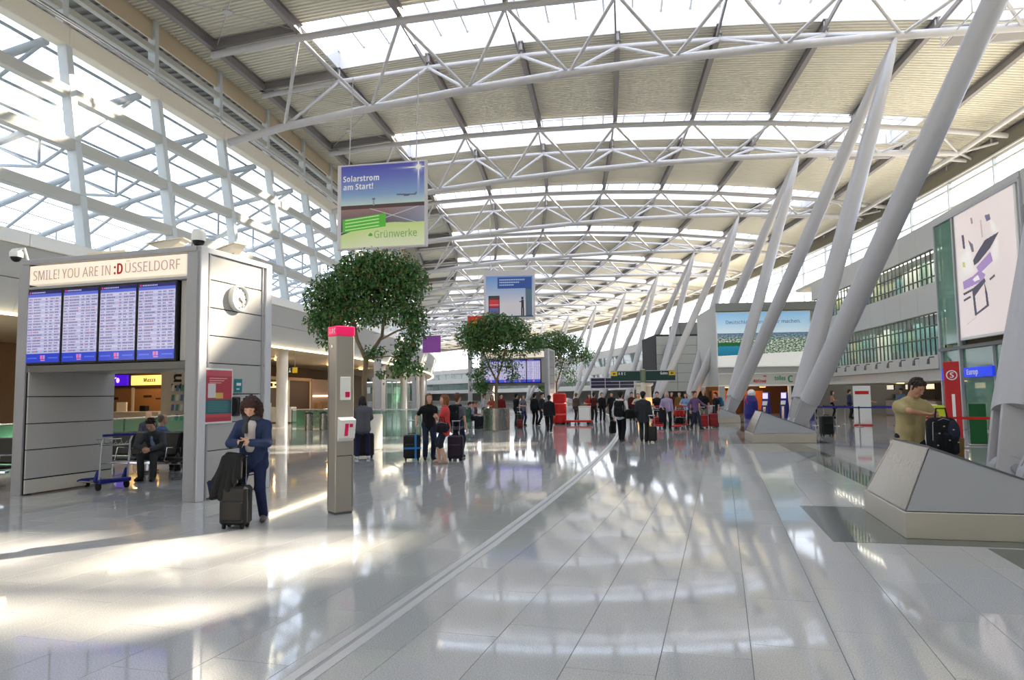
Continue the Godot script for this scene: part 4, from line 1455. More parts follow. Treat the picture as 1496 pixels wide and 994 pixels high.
func hanging_signs() -> void:
	# the solar poster: u from -14.8 to -10.6 at s = 30
	var a := thing("hanging_poster", "large square solar power poster with an aeroplane, hung above the first tree", "poster", XF(30, -12.82, 10.32))
	part("frame", MB.new().span(Vector3(-2.13, -1.98, -0.16), Vector3(2.13, 1.98, 0.0), 0.03), mat("sign frame", Color(0.78, 0.76, 0.77), 0.4), a)
	part("print", picture(3.95, 3.8), print_mat("solar print", solar_image(), 0.4), a, T(Vector3(0.03, 0, 0.004)))
	var l1 := lettering("Solarstrom", 0.27, M["white print"], a, T(Vector3(-0.98, 1.30, 0.008)), 1.0, "Droid Sans", 0.004, 800)
	fit(l1, 1.72)
	var l2 := lettering("am Start!", 0.27, M["white print"], a, T(Vector3(-1.12, 0.92, 0.008)), 1.0, "Droid Sans", 0.004, 800)
	fit(l2, 1.42)
	var l3 := lettering("Grünwerke", 0.34, mat("leaf print", Color(0.52, 0.72, 0.38), 0.5), a, T(Vector3(0.65, -1.33, 0.008)), 1.0, "Droid Sans", 0.004)
	fit(l3, 2.0)
	for x in [-1.6, 1.6]:
		part("hanger", MB.new().tube(Vector3(x, 1.95, -0.08), Vector3(x, 6.3, -0.08 - 0.4), 0.025, 0.025, 8), M["steel paint"], a)
	# the blue poster farther along
	var b := thing("hanging_poster", "blue and white hanging poster with a standing figure, above the second tree", "poster", XF(56, -10.15, 9.6))
	part("frame", MB.new().span(Vector3(-2.05, -2.0, -0.16), Vector3(2.05, 2.0, 0.0), 0.03), M["sign frame"], b)
	part("print", picture(3.75, 3.3), print_mat("app print", app_image(), 0.4), b, T(Vector3(0, -0.12, 0.004)))
	for x in [-1.5, 1.5]:
		part("hanger", MB.new().tube(Vector3(x, 1.95, -0.08), Vector3(x, 7.2, -0.08), 0.025, 0.025, 8), M["steel paint"], b)
	var c := thing("hanging_sign", "small red hanging sign half hidden by the crown of the second tree", "sign", XF(60, -13.0, 7.6))
	part("board", MB.new().span(Vector3(-1.0, -0.8, -0.1), Vector3(1.0, 0.8, 0.0), 0.02), mat("sign red", Color(0.80, 0.20, 0.10), 0.4), c)
	part("print", MB.new().span(Vector3(-0.6, -0.35, 0), Vector3(0.1, 0.35, 0.01)), M["sign yellow"], c)
	part("hanger", MB.new().tube(Vector3(0, 0.8, -0.05), Vector3(0, 9.0, -0.05), 0.02, 0.02, 6), M["steel paint"], c)
	var d := thing("banner", "purple banner on the far end of the left gallery", "banner", XF(62, -17.4, 6.2))
	part("cloth", MB.new().span(Vector3(-0.8, -0.75, -0.03), Vector3(0.8, 0.75, 0.03), 0.01), mat("banner purple", Color(0.52, 0.26, 0.62), 0.6), d)
	part("pole", MB.new().tube(Vector3(-2.6, 0.72, 0), Vector3(0.8, 0.72, 0), 0.03, 0.03, 6), M["steel paint"], d)

# ------------------------------------------------------------------ trees in planters
func leaf_mesh() -> ArrayMesh:
	var m := MB.new()
	var l := 0.115; var w := 0.034
	var a := Vector3(0, 0, 0); var tip := Vector3(0, -0.02, l)
	var r := Vector3(w, 0.012, l * 0.45); var q := Vector3(-w, 0.012, l * 0.45)
	m.tri(a, r, tip, Vector3.UP); m.tri(a, tip, q, Vector3.UP)
	return m.mesh()

func make_tree(label: String, at: Vector3, pot_r: float, pot_h: float, limbs: Array, blobs: Array, seed_: int, density: float) -> void:
	var t := thing("potted_tree", label, "tree", T(at))
	var trunk := MB.new()
	for b in limbs:
		trunk.path(b[0], b[1], 9)
	part("trunk", trunk, M["bark"], t)
	var rng := RandomNumberGenerator.new()
	rng.seed = seed_
	var xs := []
	var cs := []
	for b in blobs:
		var c: Vector3 = b[0]; var r: Vector3 = b[1]
		var n := int(density * (r.x * r.y + r.y * r.z + r.x * r.z) * b[2])
		for q in n:
			var d := Vector3(rng.randfn(), rng.randfn(), rng.randfn()).normalized()
			var rad := pow(rng.randf(), 0.45)
			var p := c + d * r * rad
			p += Vector3(rng.randfn(), rng.randfn(), rng.randfn()) * 0.06
			var bs := Basis.from_euler(Vector3(rng.randf_range(-0.5, 1.3), rng.randf() * TAU, rng.randf_range(-0.6, 0.6)))
			xs.append(Transform3D(bs.scaled(Vector3.ONE * rng.randf_range(0.75, 1.35)), p))
			var k := rng.randf()
			var col := Color(0.075, 0.185, 0.05) * rng.randf_range(0.65, 1.45)
			if k > 0.94:
				col = Color(0.22, 0.30, 0.06)
			elif k < b[3]:
				col = Color(0.26, 0.12, 0.03)
			col.a = 1.0
			cs.append(col)
	var mm := MultiMesh.new()
	mm.transform_format = MultiMesh.TRANSFORM_3D
	mm.use_colors = true
	mm.mesh = leaf_mesh()
	mm.instance_count = xs.size()
	for q in xs.size():
		mm.set_instance_transform(q, xs[q])
		mm.set_instance_color(q, cs[q])
	var lm := mat("leaf", Color.WHITE, 0.42)
	lm.vertex_color_use_as_albedo = true
	lm.backlight_enabled = true
	lm.backlight = Color(0.28, 0.34, 0.14)
	var mi := MultiMeshInstance3D.new()
	mi.name = "foliage"
	mi.multimesh = mm
	mi.material_override = lm
	mi.set_meta("kind", "stuff")
	t.add_child(mi, true)

func planter(label: String, at: Vector3, r: float, h: float, m: Material) -> void:
	var p := thing("planter", label, "planter", T(at), "round planters")
	part("tub", MB.new().lathe([Vector2(0, 0.03), Vector2(r - 0.03, 0.03), Vector2(r - 0.03, 0.0), Vector2(r - 0.02, 0.04), Vector2(r, 0.05), Vector2(r, h - 0.01), Vector2(r - 0.01, h), Vector2(r - 0.05, h), Vector2(r - 0.05, h - 0.12)], 40), m, p)
	part("soil", MB.new().lathe([Vector2(r - 0.05, h - 0.12), Vector2(r * 0.5, h - 0.07), Vector2(0.0, h - 0.05)], 24), M["soil"], p)

func trees() -> void:
	var a := Vector3(-10.9, 0, -20.3)
	planter("white round planter of the first tree, behind the person in the grey hooded top", a, 0.56, 1.13, mat("planter white", Color(0.85, 0.84, 0.80), 0.35))
	var v := func(x: float, y: float, z := 0.0) -> Vector3: return Vector3(x, y, z)
	make_tree("tall leafy indoor tree with a forked pale trunk, behind the steel info pillar", a, 0.5, 1.1, [
		[[v.call(0, 1.0), v.call(-0.02, 2.2), v.call(0.05, 2.9)], [0.10, 0.085, 0.08]],
		[[v.call(0.05, 2.85), v.call(-0.22, 3.5, 0.1), v.call(-0.4, 4.3, 0.1), v.call(-0.8, 5.2, 0.0)], [0.07, 0.06, 0.05, 0.025]],
		[[v.call(0.05, 2.85), v.call(0.55, 3.6, -0.1), v.call(0.75, 4.4, 0.1), v.call(0.9, 5.4)], [0.065, 0.055, 0.04, 0.02]],
		[[v.call(0.5, 3.5, -0.1), v.call(1.2, 3.75, 0.1), v.call(1.7, 3.9)], [0.035, 0.03, 0.015]],
		[[v.call(-0.25, 3.6, 0.1), v.call(-1.0, 4.2, 0.2), v.call(-1.6, 4.6)], [0.035, 0.03, 0.015]],
		[[v.call(0.05, 2.9), v.call(1.0, 2.95, 0.2), v.call(1.5, 2.8, 0.2)], [0.03, 0.02, 0.012]],
	], [
		[v.call(-1.25, 4.9), Vector3(0.95, 0.85, 0.8), 1.0, 0.02], [v.call(-0.4, 5.3), Vector3(1.05, 0.85, 0.9), 1.0, 0.04], [v.call(0.7, 5.55), Vector3(1.1, 0.85, 0.9), 1.0, 0.10], [v.call(1.5, 5.3), Vector3(0.7, 0.75, 0.7), 1.0, 0.06],
		[v.call(-1.5, 4.2), Vector3(0.6, 0.5, 0.6), 0.9, 0.02], [v.call(-0.6, 4.35), Vector3(0.9, 0.5, 0.7), 0.8, 0.05], [v.call(0.35, 4.5), Vector3(0.8, 0.6, 0.7), 0.7, 0.06], [v.call(1.25, 4.45), Vector3(0.7, 0.55, 0.6), 0.7, 0.03],
		[v.call(1.75, 3.9), Vector3(0.42, 0.7, 0.45), 0.9, 0.02], [v.call(1.45, 3.2), Vector3(0.42, 0.5, 0.4), 0.8, 0.02], [v.call(1.25, 2.65), Vector3(0.35, 0.4, 0.35), 0.9, 0.01], [v.call(1.75, 2.55), Vector3(0.28, 0.25, 0.3), 0.7, 0.0],
		[v.call(0.35, 3.1), Vector3(0.35, 0.2, 0.3), 0.7, 0.0], [v.call(-1.35, 3.6), Vector3(0.35, 0.35, 0.3), 0.7, 0.0], [v.call(0.6, 2.4), Vector3(0.2, 0.15, 0.2), 0.6, 0.0], [v.call(0.0, 6.0), Vector3(0.9, 0.4, 0.7), 0.8, 0.03],
	], 11, 1150.0)
	var b := Vector3(-10.25, 0, -32.0)
	planter("brushed steel drum planter of the second tree", b, 0.62, 1.06, M["brushed steel"])
	var dark := [
		[v.call(-1.1, 4.6), Vector3(0.95, 0.75, 0.8), 1.2, 0.02], [v.call(-0.1, 4.95), Vector3(0.95, 0.75, 0.8), 1.2, 0.05], [v.call(0.9, 4.7), Vector3(0.9, 0.75, 0.8), 1.2, 0.02], [v.call(-0.3, 4.2), Vector3(1.0, 0.5, 0.7), 1.0, 0.12],
		[v.call(-1.0, 3.75), Vector3(0.7, 0.4, 0.5), 0.55, 0.16], [v.call(0.2, 3.6), Vector3(0.8, 0.45, 0.6), 0.45, 0.16], [v.call(1.2, 3.9), Vector3(0.7, 0.45, 0.5), 0.6, 0.04], [v.call(-0.5, 3.0), Vector3(0.7, 0.4, 0.5), 0.4, 0.08],
		[v.call(-0.75, 2.15), Vector3(0.48, 0.4, 0.4), 1.1, 0.0], [v.call(0.7, 3.0), Vector3(0.6, 0.4, 0.4), 0.4, 0.02], [v.call(0.9, 2.5), Vector3(0.5, 0.25, 0.4), 0.4, 0.0], [v.call(-1.0, 2.7), Vector3(0.4, 0.3, 0.4), 0.5, 0.0], [v.call(1.9, 4.1), Vector3(0.5, 0.5, 0.5), 0.9, 0.0],
	]
	var limbs2 := [
		[[v.call(0, 0.95), v.call(0.0, 1.9), v.call(0.02, 2.4)], [0.08, 0.07, 0.06]],
		[[v.call(0.02, 2.35), v.call(-0.4, 3.2), v.call(-0.8, 4.3)], [0.05, 0.04, 0.02]],
		[[v.call(0.02, 2.35), v.call(0.35, 3.3), v.call(0.6, 4.4)], [0.05, 0.04, 0.02]],
		[[v.call(0.0, 1.7), v.call(-0.5, 2.1), v.call(-0.75, 2.3)], [0.03, 0.02, 0.012]],
	]
	make_tree("dense dark indoor tree in the steel drum planter, under the blue poster", b, 0.5, 1.1, limbs2, dark, 23, 1000.0)
	var c := Vector3(-9.75, 0, -42.6)
	planter("steel drum planter of the third tree, hidden behind the farther kiosk", c, 0.6, 1.06, M["brushed steel"])
	make_tree("third indoor tree, its crown showing beside the farther kiosk", c, 0.5, 1.1, limbs2, dark, 31, 800.0)

func RW(s: float, u: float, y: float) -> Transform3D:      # on a wall that faces left, text running towards the camera
	return XF(s, u, y) * Transform3D(Basis(Vector3.UP, -PI / 2), Vector3.ZERO)

func lamp(called: String, at: Vector3, c: Color, e: float, size := 0.2) -> void:
	var l := OmniLight3D.new()
	l.name = called
	add_child(l, true)
	l.position = at
	l.light_color = c
	l.light_energy = e
	l.light_size = size
	l.omni_range = 30.0
	l.omni_attenuation = 2.0
	l.shadow_enabled = true

# ------------------------------------------------------------------ benches and bins
func make_bench(seats: int) -> Node3D:
	var b := Node3D.new()
	var w := 0.62
	part("beam", MB.new().span(Vector3(-seats * w / 2, 0.30, -0.05), Vector3(seats * w / 2, 0.36, 0.05), 0.01), M["chrome"], b)
	for q in seats:
		var x := -seats * w / 2 + w * (q + 0.5)
		part("seat", MB.new().box(Transform3D(Basis(Vector3.RIGHT, -0.06), Vector3(x, 0.42, 0.06)), Vector3(0.54, 0.07, 0.5), 0.025), M["black leather"], b)
		part("backrest", MB.new().box(Transform3D(Basis(Vector3.RIGHT, -0.25), Vector3(x, 0.72, -0.25)), Vector3(0.54, 0.52, 0.06), 0.025), M["black leather"], b)
	for q in seats + 1:
		var x := -seats * w / 2 + w * q
		part("armrest", MB.new().path([Vector3(x, 0.36, -0.2), Vector3(x, 0.64, -0.24), Vector3(x, 0.66, 0.18), Vector3(x, 0.40, 0.24)], [0.016], 8), M["chrome"], b)
	for x in [-seats * w / 2 + 0.35, seats * w / 2 - 0.35]:
		part("leg", MB.new().bar(Vector3(x, 0.32, 0), Vector3(x, 0.03, 0), 0.06, 0.06).bar(Vector3(x, 0.03, -0.3), Vector3(x, 0.03, 0.3), 0.06, 0.04), M["chrome"], b)
	return b

func balustrade(label: String, pts: Array, h: float) -> void:
	var b := thing("glass_balustrade", label, "balustrade", Transform3D(), "green glass balustrades")
	for q in pts.size() - 1:
		var a: Vector3 = pts[q]; var c: Vector3 = pts[q + 1]
		var n := maxi(1, int((c - a).length() / 1.4))
		for k in n:
			var p0 := a.lerp(c, float(k) / n); var p1 := a.lerp(c, float(k + 1) / n)
			var g := (p1 - p0).normalized() * 0.02
			part("glass_panel", MB.new().bar(p0 + g + Vector3.UP * (h * 0.5), p1 - g + Vector3.UP * (h * 0.5), 0.014, h - 0.1), M["balustrade glass"], b)
			part("post", MB.new().bar(p0, p0 + Vector3.UP * h, 0.03, 0.05), M["chrome"], b)
		part("handrail", MB.new().tube(a + Vector3.UP * h, c + Vector3.UP * h, 0.03, 0.03, 10), M["chrome"], b)

func left_shops() -> void:
	# bar behind the near kiosk, facing the hall
	var sh := thing("snack_bar", "tan and brown bar front with a lit yellow sign, seen through the near kiosk", "shop front", T(Vector3(-30.4, 0, -31.6)))
	part("back_panel", MB.new().span(Vector3(-6, 0, -0.1), Vector3(2.6, 2.4, 0), 0.01), M["tan"], sh)
	part("header", MB.new().span(Vector3(-6, 2.35, -0.1), Vector3(2.6, 3.6, 0.15), 0.01), M["wood brown"], sh)
	for x in [-3.2, -0.75, 2.5]:
		part("post", MB.new().span(Vector3(x - 0.07, 0, 0), Vector3(x + 0.07, 2.4, 0.12), 0.01), M["cream"], sh)
	var sg := part("lit_sign", MB.new().span(Vector3(-0.72, 2.46, 0.15), Vector3(1.5, 3.0, 0.27), 0.02), glow("yellow sign light", Color(1.0, 0.84, 0.48), 1.1), sh)
	fit(lettering("Maxxx", 0.22, M["dark print"], sg, T(Vector3(0.55, 2.74, 0.275)), 1.0, "Droid Sans", 0.01, 800), 0.8)
	part("purple_sign", MB.new().span(Vector3(-2.1, 2.46, 0.15), Vector3(-0.95, 3.05, 0.27), 0.02), glow("purple sign light", Color(0.28, 0.08, 0.85), 0.8), sh)
	part("sign_mark", MB.new().ball(Vector3(-1.6, 2.75, 0.28), Vector3(0.12, 0.14, 0.02), 12, 8).box(Transform3D(Basis(Vector3(0, 0, 1), 0.4), Vector3(-1.85, 2.85, 0.28)), Vector3(0.3, 0.06, 0.02)), glow("pink mark light", Color(0.95, 0.75, 1.0), 1.2), sh)
	var dec := MB.new()
	for q in [[-2.0, 1.75, 0.4, 0.14], [0.2, 1.85, 0.55, 0.12], [1.15, 1.72, 0.8, 0.08], [1.5, 1.52, 0.35, 0.16]]:
		dec.span(Vector3(q[0] - q[2] / 2, q[1] - q[3] / 2, 0), Vector3(q[0] + q[2] / 2, q[1] + q[3] / 2, 0.02), 0.005)
	part("wall_ornament", dec, mat("ornament brown", Color(0.20, 0.13, 0.10), 0.6), sh)
	var ct := thing("bar_counter", "white bar counter under the lit yellow sign", "counter", T(Vector3(-29.6, 0, -30.4)))
	part("body", MB.new().span(Vector3(-1.6, 0, -0.4), Vector3(1.55, 1.0, 0.3), 0.02), M["cream"], ct)
	part("top", MB.new().span(Vector3(-1.65, 1.0, -0.45), Vector3(1.6, 1.06, 0.38), 0.01), M["white lacquer"], ct)
	part("menu_board", MB.new().span(Vector3(-1.5, 1.06, -0.1), Vector3(-0.85, 1.55, 0.0), 0.01), M["white lacquer"], ct)
	part("till", MB.new().span(Vector3(0.1, 1.06, -0.2), Vector3(0.5, 1.36, 0.1), 0.03), M["black plastic"], ct)
	lamp("bar_lamp", Vector3(-29.2, 3.2, -30.0), Color(1.0, 0.80, 0.55), 3.0)
	solo("ceiling_lamp", "small round warm ceiling lamp in front of the bar with the lit yellow sign", "lamp", MB.new().lathe([Vector2(0.0, 0), Vector2(0.16, 0.0), Vector2(0.18, 0.06), Vector2(0.18, 0.14), Vector2(0, 0.14)], 20), M["warm lamp"], T(Vector3(-29.2, 3.26, -30.0)))
	# information wall with leaflets
	var iw := thing("information_wall", "grey information wall with vertical lettering and leaflet shelves behind the near kiosk", "wall panel", T(Vector3(-26.6, 0, -30.0)))
	part("panel", MB.new().span(Vector3(-1.25, 0, -0.15), Vector3(1.4, 3.9, 0), 0.02), M["plaster"], iw)
	var il := lettering("Info", 0.62, M["dark print"], iw, Transform3D(Basis(Vector3(0, 0, 1), PI / 2), Vector3(-0.25, 3.0, 0.01)), 1.0, "Droid Sans", 0.01, 700)
	il.scale = Vector3(1, 1, 1)
	for r in 4:
		part("shelf", MB.new().span(Vector3(-0.55, 0.55 + 0.5 * r, 0), Vector3(0.85, 0.58 + 0.5 * r, 0.14)), M["steel paint"], iw)
	var leaf := MB.new().box(Transform3D(Basis(Vector3.RIGHT, -0.15), Vector3(0, 0.16, 0)), Vector3(0.17, 0.32, 0.012)).mesh()
	for r in 4:
		for q in 5:
			var lm: Material = cloth_free(["leaflet white", "leaflet blue", "leaflet teal"][(r + q) % 3], [Color(0.88, 0.90, 0.92), Color(0.35, 0.50, 0.72), Color(0.30, 0.55, 0.58)][(r + q) % 3])
			solo("leaflet", "small %s leaflet on the %s shelf of the grey information wall" % [["white", "blue", "teal"][(r + q) % 3], ["lowest", "second lowest", "second highest", "highest"][r]], "leaflet", leaf, lm, T(Vector3(-26.6 - 0.42 + 0.28 * q, 0.59 + 0.5 * r, -29.93)), "leaflets on the information wall")
	# balustrades
	var run := []
	for q in 5:
		run.append(P(13.0 + 4.5 * q, -23.0))
	balustrade("long green glass balustrade with a steel rail behind the near kiosk", run, 0.9)
	balustrade("green glass balustrade round the stairwell behind the woman in the black top", [Vector3(-15.2, 0, -26.4), Vector3(-11.6, 0, -26.4), Vector3(-11.9, 0, -33.0)], 1.15)
	balustrade("short green glass balustrade beside the two waste bins", [Vector3(-22.3, 0, -33.4), Vector3(-18.2, 0, -32.4)], 1.05)
	for q in [[-19.95, -31.35, "left"], [-19.35, -31.75, "right"]]:
		var b := thing("waste_bin", "%s one of the two steel waste bins beyond the pillar with the pink top" % q[2], "bin", T(Vector3(q[0], 0, q[1])), "steel waste bins")
		part("drum", MB.new().lathe([Vector2(0, 0.0), Vector2(0.2, 0.0), Vector2(0.21, 0.02), Vector2(0.21, 0.86)], 24), M["brushed steel"], b)
		part("lid", MB.new().lathe([Vector2(0.21, 0.86), Vector2(0.22, 0.88), Vector2(0.2, 0.94), Vector2(0.1, 0.99), Vector2(0, 1.0)], 24), M["black plastic"], b)
	# hanging direction sign and lit sign, counter with a red stand
	var ds := thing("direction_sign", "dark green direction sign with pictograms and a yellow square under the left gallery", "sign", XF(40.6, -22.2, 3.33))
	part("board", MB.new().span(Vector3(-0.68, -0.18, -0.08), Vector3(0.68, 0.18, 0), 0.01), M["sign green"], ds)
	part("yellow_square", MB.new().span(Vector3(0.36, -0.17, 0), Vector3(0.67, 0.17, 0.01)), M["sign yellow"], ds)
	part("pictogram", MB.new().ball(Vector3(0.02, 0.09, 0.005), Vector3(0.035, 0.035, 0.006), 10, 6).span(Vector3(-0.03, -0.13, 0), Vector3(0.07, 0.05, 0.01)).ball(Vector3(0.2, 0.09, 0.005), Vector3(0.035, 0.035, 0.006), 10, 6).prism([Vector2(0.2, 0.06), Vector2(0.13, -0.13), Vector2(0.27, -0.13)], 0, 0.01), M["white print"], ds)
	part("hanger", MB.new().tube(Vector3(-0.5, 0.18, -0.04), Vector3(-0.5, 1.06, -0.04), 0.015, 0.015, 6).tube(Vector3(0.5, 0.18, -0.04), Vector3(0.5, 1.06, -0.04), 0.015, 0.015, 6), M["frame grey"], ds)
	var ls := thing("lit_sign", "small cream lit sign on the brown shop wall right of the near kiosk", "sign", XF(45.5, -25.0, 2.55))
	part("box", MB.new().span(Vector3(-0.55, -0.2, -0.1), Vector3(0.55, 0.2, 0), 0.01), glow("cream sign light", Color(1.0, 0.90, 0.66), 1.0), ls)
	part("print", MB.new().span(Vector3(-0.42, -0.12, 0), Vector3(-0.22, 0.12, 0.01)).span(Vector3(-0.1, -0.06, 0), Vector3(0.42, 0.06, 0.01)), M["dark print"], ls)
	part("hanger", MB.new().tube(Vector3(0, 0.2, -0.05), Vector3(0, 1.85, -0.05), 0.015, 0.015, 6), M["frame grey"], ls)
	var c2 := thing("shop_counter", "white shop counter with a small red stand, right of the near kiosk", "counter", XF(46.0, -24.9))
	part("body", MB.new().span(Vector3(-0.9, 0.06, -0.5), Vector3(0.95, 1.05, 0.4), 0.02), M["white lacquer"], c2)
	part("kick", MB.new().span(Vector3(-0.85, 0, -0.45), Vector3(0.9, 0.06, 0.36)), M["panel dark"], c2)
	part("front_mark", MB.new().span(Vector3(-0.1, 0.72, 0.4), Vector3(0.6, 0.82, 0.41)), M["frame grey"], c2)
	var rs := thing("leaflet_stand", "small red and cream stand on the left of the white shop counter", "stand", XF(45.4, -25.7))
	part("post", MB.new().span(Vector3(-0.18, 0, -0.1), Vector3(0.0, 1.3, 0.1), 0.01), M["red"], rs)
	part("board", MB.new().span(Vector3(0.02, 0.2, -0.06), Vector3(0.42, 1.35, 0.06), 0.01), M["cream"], rs)
	# shop wall with dark doors
	for q in [[50.0, -27.2, "left"], [56.0, -27.2, "right"]]:
		var d := thing("shop_door", "%s one of the dark brown doorways under the left gallery" % q[2], "door", XF(q[0], q[1]) * Transform3D(Basis(Vector3.UP, PI / 2), Vector3.ZERO), "dark doorways under the gallery")
		part("leaf", MB.new().span(Vector3(-2.3, 0, -0.1), Vector3(2.3, 3.0, 0), 0.01), M["wood brown"], d)
		part("jamb", MB.new().span(Vector3(2.3, 0, -0.05), Vector3(2.55, 3.1, 0.12), 0.01).span(Vector3(-2.55, 0, -0.05), Vector3(-2.3, 3.1, 0.12), 0.01), M["cream"], d)
		part("lintel", MB.new().span(Vector3(-2.55, 3.0, -0.05), Vector3(2.55, 3.25, 0.12), 0.01), mat("lintel", Color(0.62, 0.52, 0.42), 0.6), d)
	var kb := thing("kitchen_bar", "pinkish shop wall with a lit shelf behind the steel pillar", "shop front", XF(61.5, -27.0) * Transform3D(Basis(Vector3.UP, PI / 2), Vector3.ZERO))
	part("panel", MB.new().span(Vector3(-2.6, 0, -0.1), Vector3(2.6, 3.2, 0), 0.01), mat("rose wall", Color(0.62, 0.50, 0.44), 0.6), kb)
	part("lit_shelf", MB.new().span(Vector3(-2.4, 1.72, 0), Vector3(2.4, 1.84, 0.15)), M["strip light"], kb)
	part("boxes", MB.new().span(Vector3(-2.0, 0.5, 0), Vector3(-0.8, 1.2, 0.3), 0.02).span(Vector3(-0.4, 0.5, 0), Vector3(0.8, 1.3, 0.3), 0.02).span(Vector3(1.1, 0.5, 0), Vector3(2.1, 1.1, 0.3), 0.02), M["tan"], kb)
	for q in [[38.0, -25.5], [47.0, -25.5], [57.0, -25.0], [68.0, -25.0]]:
		solo("ceiling_lamp", "warm round downlight in the soffit of the left gallery", "lamp", MB.new().lathe([Vector2(0.0, 0), Vector2(0.22, 0.0), Vector2(0.26, 0.05), Vector2(0.26, 0.1), Vector2(0, 0.1)], 20), M["warm lamp"], T(P(q[0], q[1], 4.26)), "downlights in the soffit of the left gallery")
		lamp("soffit_lamp", P(q[0], q[1], 4.15), Color(1.0, 0.82, 0.58), 3.0)
	# green glazed shop front farther along
	var gf := thing("glazed_shop_front", "tall green glass shop front under the left gallery beyond the stairwell", "shop front")
	for q in 8:
		var s := 62.0 + 3.0 * q
		part("glass_panel", MB.new().bar(P(s + 0.05, -22.6, 1.6), P(s + 2.95, -22.6, 1.6), 0.02, 3.1), M["balustrade glass"], gf)
		part("post", MB.new().bar(P(s, -22.6, 0), P(s, -22.6, 3.3), 0.08, 0.08), M["steel paint"], gf)
	part("head_rail", MB.new().path([P(62, -22.6, 3.3), P(70, -22.6, 3.3), P(78, -22.6, 3.3), P(86, -22.6, 3.3)], [0.07], 6), M["steel paint"], gf)
	for q in [[-14.2, -27.6, 0.16], [-13.4, -29.6, 0.1], [-13.0, -36.0, 0.12]]:
		solo("steel_post", "slim grey post rising from the stairwell to the gallery", "post", MB.new().lathe([Vector2(q[2], 0), Vector2(q[2], 4.4)], 18, T(Vector3(q[0], 0, q[1]))), M["steel paint"], Transform3D(), "slim posts round the stairwell")
	# benches
	var b1 := make_bench(4)
	b1.name = numbered("bench"); add_child(b1); b1.transform = T(Vector3(-11.95, 0, -12.55), 0.05)
	tag(b1, "row of black leather seats facing the camera behind the near kiosk", "bench", "rows of black seats")
	copy(b1, "row of black leather seats turned away from the camera behind the near kiosk", T(Vector3(-11.9, 0, -13.5), PI + 0.05))
	copy(b1, "row of black seats cut by the left edge of the picture", T(Vector3(-14.5, 0, -10.3), 0.12))
	copy(b1, "row of black seats with waiting passengers beside the steel drum planter", T(Vector3(-12.6, 0, -34.4), PI / 2 + 0.1))

func cloth_free(key: String, c: Color) -> StandardMaterial3D:
	return mat(key, c, 0.5)

# ------------------------------------------------------------------ right side
func make_belt_post() -> Node3D:
	var p := Node3D.new()
	part("foot", MB.new().lathe([Vector2(0, 0), Vector2(0.17, 0), Vector2(0.17, 0.012), Vector2(0.03, 0.04)], 20), M["chrome"], p)
	part("pole", MB.new().lathe([Vector2(0.03, 0.03), Vector2(0.03, 0.86)], 14), M["chrome"], p)
	part("head", MB.new().lathe([Vector2(0.03, 0.84), Vector2(0.035, 0.85), Vector2(0.035, 0.95), Vector2(0, 0.96)], 14), M["black plastic"], p)
	return p

func make_machine(screen: Material) -> Node3D:
	var k := Node3D.new()
	var side := [Vector2(-0.2, 0), Vector2(0.22, 0), Vector2(0.16, 0.75), Vector2(0.02, 1.15), Vector2(-0.02, 1.62), Vector2(-0.14, 1.64), Vector2(-0.16, 1.1), Vector2(-0.26, 0.7)]
	part("body", MB.new().prism(side, -0.21, 0.21, Transform3D(Basis(Vector3.UP, -PI / 2), Vector3.ZERO)), M["blue plastic"], k)
	part("trim", MB.new().prism([Vector2(0.225, 0), Vector2(0.245, 0), Vector2(0.185, 0.76), Vector2(0.165, 0.75)], -0.08, 0.08, Transform3D(Basis(Vector3.UP, -PI / 2), Vector3.ZERO)), M["chrome"], k)
	part("screen", MB.new().box(Transform3D(Basis(Vector3.RIGHT, -0.08), Vector3(0, 1.42, 0.02)), Vector3(0.32, 0.34, 0.03), 0.005), screen, k)
	part("desk", MB.new().box(Transform3D(Basis(Vector3.RIGHT, -0.33), Vector3(0, 0.98, 0.115)), Vector3(0.3, 0.26, 0.03), 0.005), M["white lacquer"], k)
	part("reader", MB.new().box(Transform3D(Basis(Vector3.RIGHT, -0.2), Vector3(0, 0.8, 0.18)), Vector3(0.2, 0.06, 0.04), 0.005), M["black plastic"], k)
	return k

